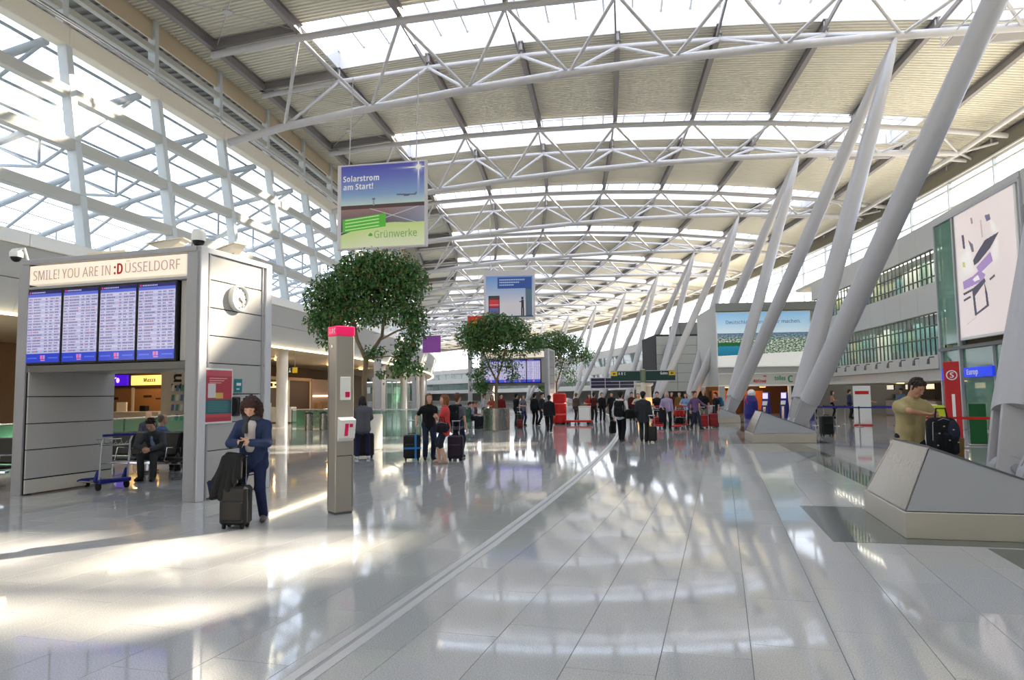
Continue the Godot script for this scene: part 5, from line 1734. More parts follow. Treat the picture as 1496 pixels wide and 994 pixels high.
func right_side() -> void:
	# the block with the lit lounger poster
	var t := thing("poster_block", "green glass block with white frame that carries the lounger poster, at right", "glass block")
	part("glass_strip", MB.new().bar(P(32.95, 12.0, 6.38), P(34.5, 12.0, 6.38), 0.06, 5.4), M["green glass"], t)
	part("backing", MB.new().bar(P(32.9, 12.3, 6.4), P(34.5, 12.3, 6.4), 0.1, 5.5), mat("green backing", Color(0.34, 0.50, 0.44), 0.3), t)
	for s in [34.55, 32.8, 27.6]:
		part("post", MB.new().bar(P(s, 11.98, 0), P(s, 11.98, 9.15), 0.12, 0.14, XF(s).basis.x, 0.01), M["steel paint"], t)
	part("top_rail", MB.new().bar(P(27.6, 11.98, 9.15), P(34.6, 11.98, 9.15), 0.14, 0.14), M["steel paint"], t)
	part("lower_rail", MB.new().bar(P(27.6, 11.98, 3.45), P(34.6, 11.98, 3.45), 0.16, 0.14), M["panel dark"], t)
	part("parapet", MB.new().bar(P(27.6, 12.2, 9.34), P(34.6, 12.2, 9.34), 0.5, 0.22), M["gallery white"], t)
	for q in [[27.7, 30.1], [30.2, 32.7], [32.9, 34.5]]:
		part("lower_glass", MB.new().bar(P(q[0], 12.05, 1.72), P(q[1], 12.05, 1.72), 0.03, 3.3), M["green glass"], t)
	part("mid_post", MB.new().bar(P(30.15, 12.0, 0), P(30.15, 12.0, 3.4), 0.08, 0.1), M["steel paint"], t)
	var po := thing("lounger_poster", "tall lit poster of purple loungers and champagne on a pale ground, at right", "poster", RW(30.25, 11.93, 6.45))
	part("frame", MB.new().span(Vector3(-2.5, -2.72, -0.1), Vector3(2.5, 2.72, 0), 0.02), M["white lacquer"], po)
	part("print", picture(4.75, 5.2), print_mat("lounger print", bench_image(), 0.3, 0.35), po, T(Vector3(0, 0, 0.004)))
	var s1 := thing("shop_sign", "lit blue sign reading Europ behind the leaning column at right", "sign", RW(31.2, 11.85, 2.38))
	part("box", MB.new().span(Vector3(-1.2, -0.2, -0.1), Vector3(1.2, 0.2, 0), 0.01), glow("blue sign light", Color(0.10, 0.24, 0.85), 0.7), s1)
	fit(lettering("Europ", 0.22, M["white print"], s1, T(Vector3(-0.45, 0, 0.005)), 1.0, "Droid Sans", 0.01, 800), 0.95)
	var s1b := thing("shop_sign", "small lit blue sign left of the red totem at right", "sign", RW(33.7, 11.85, 2.35))
	part("box", MB.new().span(Vector3(-0.7, -0.26, -0.1), Vector3(0.7, 0.26, 0), 0.01), glow("blue sign light", Color(0.10, 0.24, 0.85), 0.7), s1b)
	part("print", MB.new().span(Vector3(-0.35, -0.08, 0), Vector3(0.3, 0.1, 0.01)), M["white print"], s1b)
	var s2 := thing("shop_sign", "purple sign reading EXCHANGE at the right edge behind the leaning column", "sign", RW(26.4, 11.8, 2.45))
	part("box", MB.new().span(Vector3(-1.15, -0.28, -0.1), Vector3(1.4, 0.28, 0), 0.01), glow("violet sign light", Color(0.20, 0.12, 0.42), 0.5), s2)
	fit(lettering("EXCHANGE", 0.3, glow("white letter light", Color(0.95, 0.95, 1.0), 1.0), s2, T(Vector3(0.1, 0, 0.005)), 1.0, "Droid Sans", 0.02, 800), 2.3)
	var s3 := thing("exchange_screen", "lit lilac rate screen under the purple exchange sign", "screen", RW(26.4, 11.8, 1.75))
	part("box", MB.new().span(Vector3(-1.1, -0.36, -0.1), Vector3(1.2, 0.36, 0), 0.01), M["black plastic"], s3)
	part("display", MB.new().span(Vector3(-1.05, -0.32, 0), Vector3(1.15, 0.32, 0.01)), glow("lilac screen light", Color(0.50, 0.40, 0.95), 0.9), s3)
	var ad := thing("wall_poster", "pale poster with a red band high on the wall at the right edge", "poster", RW(25.8, 11.85, 3.7))
	part("board", MB.new().span(Vector3(-1.3, -0.75, -0.05), Vector3(1.3, 0.75, 0), 0.01), M["white lacquer"], ad)
	part("band", MB.new().span(Vector3(-1.2, -0.6, 0), Vector3(1.2, -0.25, 0.01)), M["red"], ad)
	part("print", MB.new().span(Vector3(-0.9, 0.1, 0), Vector3(0.5, 0.3, 0.01)), M["red print"], ad)
	# red totem, green and white panels, belts with a yellow notice
	var rt := thing("totem", "tall narrow red totem with a white emblem beside the leaning column at right", "totem", T(Vector3(6.45, 0, -23.4), -0.15))
	part("panel", MB.new().span(Vector3(-0.2, 0.06, -0.05), Vector3(0.2, 2.5, 0.05), 0.02), mat("totem red", Color(0.78, 0.16, 0.17), 0.4), rt)
	part("foot", MB.new().span(Vector3(-0.32, 0, -0.22), Vector3(0.32, 0.06, 0.22), 0.02), M["chrome"], rt)
	var em := MB.new()
	var ring := []
	for q in 25:
		ring.append(Vector3(cos(TAU * q / 24), sin(TAU * q / 24), 0) * 0.13 + Vector3(0, 2.1, 0.055))
	em.path(ring, [0.018], 6)
	part("emblem", em, M["white print"], rt)
	fit(lettering("S", 0.16, M["white print"], rt, T(Vector3(0, 2.1, 0.055)), 1.0, "Droid Sans", 0.008, 800), 0.1)
	part("print", MB.new().span(Vector3(-0.03, 0.55, 0.05), Vector3(0.05, 1.55, 0.056)), M["white print"], rt)
	for q in [["white", 5.95, -23.9, "white lacquer"], ["green", 7.35, -24.4, "green banner"]]:
		if q[3] == "green banner":
			mat("green banner", Color(0.05, 0.36, 0.16), 0.5)
		var pn := thing("display_stand", "%s standing panel beside the red totem at right" % q[0], "panel", T(Vector3(q[1], 0, q[2]), -0.1))
		part("board", MB.new().span(Vector3(-0.22, 0.05, -0.03), Vector3(0.22, 1.25, 0.03), 0.01), M[q[3]], pn)
		part("foot", MB.new().span(Vector3(-0.26, 0, -0.15), Vector3(0.26, 0.05, 0.15), 0.01), M["chrome"], pn)
	var post := make_belt_post()
	var where := [[5.3, -22.4], [7.2, -22.0], [4.35, -37.4], [5.2, -36.6], [6.05, -35.9], [7.5, -35.0], [8.3, -34.4], [5.0, -39.4], [5.9, -38.8], [6.9, -38.4], [7.9, -37.6], [8.9, -36.8]]
	for q in where.size():
		var p: Node3D = post.duplicate()
		p.name = numbered("belt_post")
		add_child(p)
		p.position = Vector3(where[q][0], 0, where[q][1])
		if q < 2:
			tag(p, "%s chrome post of the red belt barrier behind the man with the backpack" % ["left", "right"][q], "belt post", "belt barrier posts")
		else:
			tag(p, "chrome belt post of the check-in queue near the white standing sign", "belt post", "queue posts at the check-in")
	post.free()
	var rb := solo("barrier_belt", "red belt stretched between two chrome posts behind the man with the backpack", "belt", MB.new().bar(Vector3(5.3, 0.9, -22.4), Vector3(7.2, 0.9, -22.0), 0.006, 0.07), M["red"])
	for q in [[2, 6, "front"], [7, 11, "rear"]]:
		var m := MB.new()
		for k in range(q[0], q[1]):
			m.bar(Vector3(where[k][0], 0.9, where[k][1]), Vector3(where[k + 1][0], 0.9, where[k + 1][1]), 0.006, 0.06)
		solo("barrier_belt", "%s dark blue belt of the check-in queue" % q[2], "belt", m, M["blue plastic"], Transform3D(), "blue queue belts")
	var yn := thing("notice", "small yellow notice above the red belt behind the man with the backpack", "sign", Transform3D(Basis(Vector3.UP, -0.1), Vector3(5.72, 1.1, -22.25)))
	part("board", MB.new().span(Vector3(-0.2, -0.15, -0.015), Vector3(0.2, 0.15, 0.015), 0.005), mat("notice yellow", Color(0.80, 0.85, 0.15), 0.5), yn)
	part("clip", MB.new().span(Vector3(-0.02, -0.24, -0.01), Vector3(0.02, -0.14, 0.01)), M["frame grey"], yn)
	var ws := thing("standing_sign", "tall white standing sign with a red band in front of the check-in queue", "sign", T(Vector3(6.48, 0, -37.5), -0.1))
	part("panel", MB.new().span(Vector3(-0.38, 0.06, -0.06), Vector3(0.38, 1.9, 0.06), 0.015), M["white lacquer"], ws)
	part("band", MB.new().span(Vector3(-0.3, 1.5, 0.06), Vector3(0.3, 1.66, 0.066)), M["red"], ws)
	part("foot", MB.new().span(Vector3(-0.42, 0, -0.2), Vector3(0.42, 0.06, 0.2), 0.01), M["red"], ws)
	# check-in machines
	var mc := make_machine(glow("machine screen light", Color(0.82, 0.78, 0.95), 0.9))
	mc.name = numbered("check_in_machine"); add_child(mc); mc.transform = T(Vector3(2.55, 0, -45.6), -0.5)
	tag(mc, "blue check-in machine, left of the pair beyond the third column base", "check-in machine", "blue check-in machines")
	copy(mc, "blue check-in machine, right of the pair beyond the third column base", T(Vector3(3.75, 0, -47.6), -0.5))
	copy(mc, "blue check-in machine partly hidden by the column of the second base", T(Vector3(4.75, 0, -43.4), -0.5))
	var bc := thing("advert_column", "rounded dark blue advert stand left of the check-in machines", "stand", T(Vector3(1.75, 0, -46.9)))
	part("body", MB.new().lathe([Vector2(0, 0), Vector2(0.42, 0), Vector2(0.46, 0.3), Vector2(0.4, 1.1), Vector2(0.26, 1.45), Vector2(0, 1.5)], 24), M["blue plastic"], bc)
	part("ball", MB.new().ball(Vector3(0.05, 1.6, 0.05), Vector3(0.24, 0.24, 0.24), 16, 10), M["white lacquer"], bc)
	part("stripe", MB.new().box(Transform3D(Basis(Vector3(0, 0, 1), 0.25), Vector3(-0.2, 0.9, 0.33)), Vector3(0.06, 0.8, 0.05), 0.01), M["magenta"], bc)
	# check-in desks under the gallery, monitors over them
	for q in 6:
		var s := 36.2 + 2.6 * q
		var d := thing("check_in_desk", "check-in desk in the dark hall under the right gallery, %s from the camera" % ["first", "second", "third", "fourth", "fifth", "sixth"][q], "desk", RW(s, 16.0, 0), "check-in desks")
		part("counter", MB.new().span(Vector3(-0.95, 0.05, -0.35), Vector3(0.45, 1.02, 0.35), 0.02), M["steel paint"], d)
		part("top", MB.new().span(Vector3(-1.0, 1.02, -0.4), Vector3(0.5, 1.07, 0.42), 0.01), M["panel dark"], d)
		part("scale", MB.new().span(Vector3(0.5, 0.0, -0.4), Vector3(1.2, 0.3, 0.4), 0.02), M["chrome"], d)
		part("terminal", MB.new().box(T(Vector3(-0.5, 1.25, 0)), Vector3(0.36, 0.3, 0.04), 0.01), M["black plastic"], d)
		var mo := thing("desk_monitor", "small lit monitor hung over the check-in desks under the right gallery", "monitor", RW(s, 15.6, 1.86), "monitors over the check-in desks")
		part("case", MB.new().span(Vector3(-0.55, -0.18, -0.06), Vector3(0.55, 0.18, 0), 0.01), M["black plastic"], mo)
		part("picture", MB.new().span(Vector3(-0.5, -0.14, 0), Vector3(0.5, 0.14, 0.006)), glow("monitor light", Color(0.95, 0.86, 0.62) if q % 2 == 0 else Color(0.9, 0.88, 0.80), 0.9), mo)
		part("hanger", MB.new().tube(Vector3(0, 0.18, -0.03), Vector3(0, 0.28, -0.03), 0.02, 0.02, 6), M["frame grey"], mo)
	for q in [[38.0, 14.4], [45.0, 14.4]]:
		solo("ceiling_lamp", "small warm lamp in the ceiling over the check-in desks", "lamp", MB.new().lathe([Vector2(0, 0), Vector2(0.2, 0), Vector2(0.22, 0.05), Vector2(0, 0.05)], 18), M["warm lamp"], T(P(q[0], q[1], 2.06)), "lamps over the check-in desks")
		lamp("desk_lamp", P(q[0], q[1], 1.98), Color(1.0, 0.85, 0.62), 1.2)
	for q in 11:
		var s := 35.0 + 1.55 * q
		var sp := thing("spot_bracket", "small dark spotlight bracket on the right gallery's white fascia, %s from the green glass block" % ["first", "second", "third", "fourth", "fifth", "sixth", "seventh", "eighth", "ninth", "tenth", "eleventh"][q], "spotlight", RW(s, 11.85, 3.06), "spotlights along the right gallery")
		part("arm", MB.new().path([Vector3(0, 0.12, 0), Vector3(0, 0.1, 0.2), Vector3(0.05, -0.02, 0.26)], [0.03], 6), M["panel dark"], sp)
		part("head", MB.new().tube(Vector3(0.05, 0.02, 0.26), Vector3(0.1, -0.2, 0.30), 0.05, 0.07, 10), M["panel dark"], sp)
	# the cross building with the great panorama
	var b := thing("cross_building", "grey cross building that carries the wide town panorama, beyond the leaning columns", "building")
	var f := XF(52.0)
	part("upper_block", MB.new().box(f * T(Vector3(8.6, 5.05, -4.0)), Vector3(7.0, 5.9, 8.0), 0.02), mat("cross grey", Color(0.66, 0.66, 0.65), 0.5), b)
	part("sign_band", MB.new().box(f * T(Vector3(8.6, 2.55, 0.06)), Vector3(7.0, 0.82, 0.12), 0.01), M["gallery white"], b)
	part("band_rail", MB.new().box(f * T(Vector3(8.6, 2.12, 0.1)), Vector3(7.0, 0.1, 0.2), 0.01).box(f * T(Vector3(8.6, 2.98, 0.08)), Vector3(7.0, 0.06, 0.16), 0.01), M["white lacquer"], b)
	part("cornice", MB.new().box(f * T(Vector3(8.6, 7.75, 0.05)), Vector3(7.1, 0.6, 0.2), 0.02), mat("cornice grey", Color(0.52, 0.53, 0.51), 0.5), b)
	part("post", MB.new().box(f * T(Vector3(10.0, 1.05, 0)), Vector3(0.2, 2.1, 0.2), 0.01), M["white lacquer"], b)
	part("post", MB.new().box(f * T(Vector3(11.6, 1.05, 0)), Vector3(0.2, 2.1, 0.2), 0.01), M["white lacquer"], b)
	part("post", MB.new().box(f * T(Vector3(5.3, 1.05, 0)), Vector3(0.4, 2.1, 0.4), 0.01), M["cross grey"], b)
	part("back_wall", MB.new().box(f * T(Vector3(8.6, 1.05, -5.0)), Vector3(7.0, 2.1, 0.2)), M["wood brown"], b)
	part("shelves", MB.new().box(f * T(Vector3(6.3, 1.0, -4.6)), Vector3(1.6, 1.6, 0.5), 0.02).box(f * T(Vector3(8.6, 1.0, -4.6)), Vector3(1.4, 1.5, 0.5), 0.02), mat("orange shelf", Color(0.70, 0.38, 0.14), 0.5), b)
	fit(lettering("tolles", 0.3, M["green print"], b, f * T(Vector3(9.35, 2.62, 0.13)), 1.0, "Droid Sans", 0.02, 700), 0.75)
	fit(lettering("C", 0.5, M["green print"], b, f * T(Vector3(10.05, 2.55, 0.13)), 1.0, "Droid Sans", 0.02, 700), 0.34)
	fit(lettering("Airlines", 0.22, M["red print"], b, f * T(Vector3(7.95, 2.44, 0.13)), 1.0, "Droid Sans", 0.02, 700), 0.9)
	part("red_mark", MB.new().box(f * T(Vector3(8.3, 2.78, 0.13)), Vector3(0.22, 0.07, 0.02)), M["red print"], b)
	for q in [6.2, 8.8]:
		solo("ceiling_lamp", "warm lamp in the shop below the town panorama", "lamp", MB.new().lathe([Vector2(0, 0), Vector2(0.2, 0), Vector2(0.22, 0.05), Vector2(0, 0.05)], 18), M["warm lamp"], f * T(Vector3(q, 2.0, -2.5)), "lamps in the shop below the panorama")
		lamp("shop_lamp", f * Vector3(q, 1.9, -2.5), Color(1.0, 0.72, 0.42), 2.2)
	var pn := thing("panorama_poster", "wide lit town panorama with river and sky on the cross building", "poster", f * T(Vector3(8.35, 5.42, 0.06)))
	part("frame", MB.new().span(Vector3(-3.3, -2.0, -0.06), Vector3(3.3, 2.0, 0), 0.02), M["white lacquer"], pn)
	part("print", picture(6.45, 3.86), print_mat("town print", town_image(), 0.35, 0.3), pn, T(Vector3(0, 0, 0.004)))
	fit(lettering("Deutschland kann mehr machen.", 0.26, mat("slate print", Color(0.34, 0.46, 0.58), 0.5), pn, T(Vector3(0, 1.25, 0.01)), 1.0, "Droid Sans", 0.008), 5.2)
	var b2 := thing("panel_building", "grey panelled block with a dark entrance, beyond the green direction signs", "building")
	var g := XF(76.0)
	for r in 6:
		for c in 3:
			part("panel", MB.new().box(g * T(Vector3(5.8 + 2.13 * c, 2.3 + 0.98 * r, 0)), Vector3(2.1, 0.95, 0.2), 0.01), mat("cross panel", Color(0.66, 0.67, 0.65), 0.45), b2)
	part("core", MB.new().box(g * T(Vector3(7.9, 4.9, -4.0)), Vector3(6.4, 6.0, 7.6)), M["gap"], b2)
	part("upper_block", MB.new().box(g * T(Vector3(9.2, 8.4, -3.0)), Vector3(3.6, 1.6, 5.0), 0.02), mat("roof block", Color(0.46, 0.47, 0.46), 0.5), b2)
	part("side_wall", MB.new().box(g * T(Vector3(11.2, 4.0, -2.0)), Vector3(0.3, 8.0, 5.0), 0.02), M["cross panel"], b2)
	part("dark_entrance", MB.new().box(g * T(Vector3(5.2, 1.6, -1.0)), Vector3(5.2, 0.7, 0.3)), M["black plastic"], b2)
	part("entrance_wall", MB.new().box(g * T(Vector3(7.0, 0.9, -3.0)), Vector3(8.0, 1.8, 0.2)), mat("entrance brown", Color(0.34, 0.30, 0.22), 0.6), b2)

# ------------------------------------------------------------------ things in the middle of the hall
func make_suitcase(w: float, h: float, d: float, shell: Material, wheels := true, handle := true) -> Node3D:
	var c := Node3D.new()
	var z := 0.05 if wheels else 0.0
	part("shell", MB.new().span(Vector3(-w / 2, z, -d / 2), Vector3(w / 2, z + h, d / 2), 0.035), shell, c)
	part("front_pocket", MB.new().span(Vector3(-w / 2 + 0.04, z + 0.06, d / 2 - 0.01), Vector3(w / 2 - 0.04, z + h * 0.62, d / 2 + 0.03), 0.02), shell, c)
	part("zip", MB.new().span(Vector3(-w / 2 - 0.004, z + 0.04, 0.02), Vector3(w / 2 + 0.004, z + h - 0.03, 0.035), 0.004), M["black rubber"], c)
	part("grip", MB.new().path([Vector3(-0.09, z + h, 0), Vector3(-0.07, z + h + 0.04, 0), Vector3(0.07, z + h + 0.04, 0), Vector3(0.09, z + h, 0)], [0.013], 6), M["black plastic"], c)
	if handle:
		part("telescopic_handle", MB.new().tube(Vector3(-0.09, z + h - 0.05, -d / 2 + 0.03), Vector3(-0.09, z + h + 0.36, -d / 2 + 0.03), 0.009, 0.009, 6).tube(Vector3(0.09, z + h - 0.05, -d / 2 + 0.03), Vector3(0.09, z + h + 0.36, -d / 2 + 0.03), 0.009, 0.009, 6).tube(Vector3(-0.11, z + h + 0.37, -d / 2 + 0.03), Vector3(0.11, z + h + 0.37, -d / 2 + 0.03), 0.016, 0.016, 8), M["chrome"], c)
	if wheels:
		for x in [-w / 2 + 0.06, w / 2 - 0.06]:
			for zz in [-d / 2 + 0.04, d / 2 - 0.04]:
				part("wheel", MB.new().tube(Vector3(x - 0.015, 0.035, zz), Vector3(x + 0.015, 0.035, zz), 0.035, 0.035, 12), M["black rubber"], c)
	return c

func suitcase(label: String, at: Vector3, yaw: float, w: float, h: float, d: float, c: Color, strap := Color(0, 0, 0, 0), handle := true) -> Node3D:
	var s := make_suitcase(w, h, d, mat("case " + c.to_html(), c, 0.45), true, handle)
	s.name = numbered("suitcase")
	add_child(s)
	s.transform = T(at, yaw)
	tag(s, label, "suitcase")
	if strap.a > 0.0:
		part("strap", MB.new().span(Vector3(0.06, 0.045, -d / 2 - 0.006), Vector3(0.11, h + 0.057, d / 2 + 0.038), 0.004).span(Vector3(-w / 2 - 0.006, h * 0.48, -d / 2 - 0.006), Vector3(w / 2 + 0.006, h * 0.48 + 0.05, d / 2 + 0.038), 0.004), cloth(strap), s)
	return s

func luggage_cart(label: String, at: Vector3, yaw: float, metal: Material, accent: Material) -> void:
	var c := thing("luggage_cart", label, "luggage cart", T(at, yaw))
	# the front of the cart points along +x
	part("deck", MB.new().tube(Vector3(-0.35, 0.16, -0.26), Vector3(0.55, 0.12, -0.2), 0.018, 0.018, 8).tube(Vector3(-0.35, 0.16, 0.26), Vector3(0.55, 0.12, 0.2), 0.018, 0.018, 8).tube(Vector3(-0.35, 0.16, 0), Vector3(0.55, 0.12, 0), 0.014, 0.014, 8).tube(Vector3(0.1, 0.14, -0.24), Vector3(0.1, 0.14, 0.24), 0.014, 0.014, 8), metal, c)
	part("nose", MB.new().box(Transform3D(Basis(Vector3(0, 0, 1), -0.1), Vector3(0.6, 0.13, 0)), Vector3(0.16, 0.07, 0.5), 0.02), accent, c)
	part("tail_bar", MB.new().box(T(Vector3(-0.36, 0.17, 0)), Vector3(0.1, 0.08, 0.62), 0.02), accent, c)
	for z in [-0.27, 0.27]:
		part("upright", MB.new().path([Vector3(-0.32, 0.16, z), Vector3(-0.38, 0.9, z), Vector3(-0.46, 1.02, z)], [0.02], 8), metal, c)
		part("knee", MB.new().box(Transform3D(Basis(Vector3(0, 0, 1), 0.5), Vector3(-0.24, 0.26, z)), Vector3(0.09, 0.26, 0.05), 0.015), accent, c)
		part("wheel", MB.new().tube(Vector3(-0.3, 0.075, z - 0.02), Vector3(-0.3, 0.075, z + 0.02), 0.075, 0.075, 16), M["black rubber"], c)
	part("wheel", MB.new().tube(Vector3(0.58, 0.075, -0.02), Vector3(0.58, 0.075, 0.02), 0.075, 0.075, 16), M["black rubber"], c)
	part("cross_bar", MB.new().tube(Vector3(-0.36, 0.5, -0.27), Vector3(-0.36, 0.5, 0.27), 0.016, 0.016, 8).tube(Vector3(-0.38, 0.84, -0.27), Vector3(-0.38, 0.84, 0.27), 0.016, 0.016, 8), metal, c)
	part("handle", MB.new().tube(Vector3(-0.48, 1.03, -0.31), Vector3(-0.48, 1.03, 0.31), 0.026, 0.026, 10), accent, c)
	var bk := MB.new()
	for z in 5:
		bk.path([Vector3(-0.38, 0.9, -0.22 + 0.11 * z), Vector3(-0.24, 0.82, -0.22 + 0.11 * z), Vector3(-0.14, 0.94, -0.22 + 0.11 * z)], [0.007], 5)
	bk.tube(Vector3(-0.14, 0.94, -0.24), Vector3(-0.14, 0.94, 0.24), 0.012, 0.012, 6)
	part("basket", bk, metal, c)

func middle_things() -> void:
	# steel pillar with a pink top
	var p := thing("info_pillar", "tall brushed steel pillar with a pink lit top in the left foreground", "pillar", T(Vector3(-5.42, 0, -9.36), -0.62))
	part("shaft", MB.new().span(Vector3(-0.145, 0.03, -0.145), Vector3(0.145, 2.6, 0.145), 0.012), M["pillar steel"], p)
	part("foot", MB.new().span(Vector3(-0.13, 0, -0.13), Vector3(0.13, 0.04, 0.13)), M["panel dark"], p)
	part("pink_top", MB.new().span(Vector3(-0.15, 2.6, -0.15), Vector3(0.15, 2.74, 0.15), 0.01), glow("pink light", Color(0.95, 0.10, 0.40), 0.35), p)
	fit(lettering("i  A  B  C", 0.07, M["white print"], p, Transform3D(Basis(), Vector3(0.02, 2.67, 0.152)), 1.0, "Droid Sans", 0.004, 700), 0.2)
	part("door_seam", MB.new().span(Vector3(0.1455, 0.835, -0.12), Vector3(0.147, 0.845, 0.12)).span(Vector3(0.1455, 0.1, -0.12), Vector3(0.147, 0.84, -0.114)).span(Vector3(-0.11, 0.1, 0.1455), Vector3(-0.1, 2.5, 0.147)), M["gap"], p)
	part("lock", MB.new().tube(Vector3(0.02, 2.44, 0.14), Vector3(0.02, 2.44, 0.155), 0.02, 0.02, 12), M["chrome"], p)
	var b := Basis(Vector3.UP, PI / 2)
	part("info_plate", MB.new().box(Transform3D(b, Vector3(0.155, 1.82, 0.0)), Vector3(0.16, 0.34, 0.02), 0.005), M["white lacquer"], p)
	part("pink_print", MB.new().box(Transform3D(b, Vector3(0.167, 1.73, -0.03)), Vector3(0.07, 0.08, 0.006)), M["magenta"], p)
	part("leaflet_box", MB.new().prism([Vector2(0.15, 1.05), Vector2(0.22, 1.1), Vector2(0.27, 1.36), Vector2(0.15, 1.40)], -0.12, 0.12), M["white lacquer"], p)
	part("box_print", MB.new().box(Transform3D(Basis(Vector3(0, 0, 1), -0.19), Vector3(0.25, 1.22, 0.02)), Vector3(0.012, 0.18, 0.05)).box(Transform3D(Basis(Vector3(0, 0, 1), -0.19), Vector3(0.255, 1.28, -0.05)), Vector3(0.012, 0.05, 0.05)), M["magenta"], p)
	luggage_cart("blue and steel luggage cart standing in front of the seated man in the dark suit", Vector3(-11.45, 0, -10.95), PI - 0.25, M["chrome"], M["blue plastic"])
	# green direction signs on a post
	var g := XF(55.0)
	for q in [[-1.25, "left", 1], [1.42, "right", -1]]:
		var s := thing("direction_sign", "%s one of the two dark green direction signs in the middle of the hall" % q[1], "sign", g * T(Vector3(q[0], 3.0, 0)))
		part("board", MB.new().span(Vector3(-1.1, -0.36, -0.12), Vector3(1.1, 0.36, 0), 0.015), M["sign green"], s)
		var x: float = -0.85 if q[2] == 1 else 0.85
		part("yellow_square", MB.new().span(Vector3(x - 0.24, 0.02, 0), Vector3(x + 0.24, 0.34, 0.01)), M["sign yellow"], s)
		part("arrow", MB.new().prism([Vector2(x - 0.12, 0.18), Vector2(x, 0.08), Vector2(x, 0.14), Vector2(x + 0.12, 0.14), Vector2(x + 0.12, 0.22), Vector2(x, 0.22), Vector2(x, 0.28)], 0.01, 0.016), M["dark print"], s)
		var wds := lettering("A  B  C" if q[2] == 1 else "Gates", 0.2, M["white print"], s, T(Vector3(x + 0.6 * q[2], 0.18, 0.004)), 1.0, "Droid Sans", 0.01, 700)
		fit(wds, 0.55)
		part("rail", MB.new().span(Vector3(-1.1, -0.42, -0.1), Vector3(1.1, -0.37, -0.02)).span(Vector3(-1.1, 0.37, -0.1), Vector3(1.1, 0.42, -0.02)), M["steel paint"], s)
	var sp := thing("sign_post", "pale post between the two green direction signs", "post", g * T(Vector3(0.08, 0, -0.05)))
	part("pole", MB.new().lathe([Vector2(0.17, 0), Vector2(0.17, 3.5), Vector2(0, 3.52)], 20), M["cream"], sp)
	part("collar", MB.new().lathe([Vector2(0.2, 2.5), Vector2(0.22, 2.55), Vector2(0.22, 3.4), Vector2(0.2, 3.45)], 20), mat("collar green", Color(0.46, 0.52, 0.40), 0.4), sp)
	var lp := thing("lit_column", "short round cream column lit from inside, behind the man in the dark suit", "column", T(P(58.4, 0.5)))
	part("drum", MB.new().lathe([Vector2(0.6, 0), Vector2(0.6, 2.2), Vector2(0.78, 2.35), Vector2(0.78, 2.5), Vector2(0, 2.5)], 28), M["cream"], lp)
	part("lit_band", MB.new().lathe([Vector2(0.62, 0.75), Vector2(0.64, 0.78), Vector2(0.64, 1.3), Vector2(0.62, 1.33)], 28), glow("warm band light", Color(1.0, 0.80, 0.50), 0.9), lp)
	# red booth and red cart
	var rb := thing("red_booth", "bright red round luggage-wrapping column in the middle distance", "booth", T(Vector3(-8.78, 0, -39.1)))
	part("column", MB.new().lathe([Vector2(0, 0.08), Vector2(0.36, 0.08), Vector2(0.38, 0.12), Vector2(0.38, 1.66), Vector2(0.3, 1.74), Vector2(0, 1.76)], 28), M["red"], rb)
	part("ring", MB.new().lathe([Vector2(0.385, 0.5), Vector2(0.40, 0.52), Vector2(0.40, 0.58), Vector2(0.385, 0.6)], 28).lathe([Vector2(0.385, 1.1), Vector2(0.40, 1.12), Vector2(0.40, 1.16), Vector2(0.385, 1.18)], 28), mat("red pale", Color(0.90, 0.35, 0.32), 0.3), rb)
	part("foot", MB.new().lathe([Vector2(0, 0), Vector2(0.3, 0), Vector2(0.3, 0.08)], 20), M["black plastic"], rb)
	part("platform", MB.new().span(Vector3(0.3, 0.12, -0.35), Vector3(1.85, 0.22, 0.35), 0.02), M["red"], rb)
	for x in [0.5, 1.65]:
		part("platform_leg", MB.new().span(Vector3(x - 0.06, 0, -0.3), Vector3(x + 0.06, 0.13, 0.3)), M["black plastic"], rb)
	var wc := thing("white_carton", "white carton on the red platform of the red booth", "box", T(Vector3(-7.35, 0.22, -39.1)))
	part("carton", MB.new().span(Vector3(-0.3, 0, -0.25), Vector3(0.3, 0.78, 0.25), 0.01), M["white lacquer"], wc)
	part("flap", MB.new().span(Vector3(-0.31, 0.7, -0.26), Vector3(0.31, 0.79, 0.26), 0.005), M["cream"], wc)
	# departure board over the crowd, flower bed of screens
	var db := thing("arrivals_board", "wide dark board of screens above the far crowd", "board", XF(64, -1.5, 2.62))
	part("frame", MB.new().span(Vector3(-2.0, -0.5, -0.15), Vector3(2.0, 0.5, 0), 0.02), M["steel paint"], db)
	for r in 3:
		for q in 3:
			part("screen", MB.new().span(Vector3(-1.9 + 1.28 * q, -0.44 + 0.3 * r, 0), Vector3(-0.68 + 1.28 * q, -0.18 + 0.3 * r, 0.01)), mat("board screen", Color(0.20, 0.19, 0.30), 0.2), db)
	part("leg", MB.new().span(Vector3(-1.9, -2.62, -0.12), Vector3(-1.8, -0.5, -0.02)).span(Vector3(1.8, -2.62, -0.12), Vector3(1.9, -0.5, -0.02)), M["steel paint"], db)

# ------------------------------------------------------------------ people: joints posed in 3-D, skinned with a distance field
# a person faces +z; +x is their left
var head_cache := {}
var hand_cache := {}

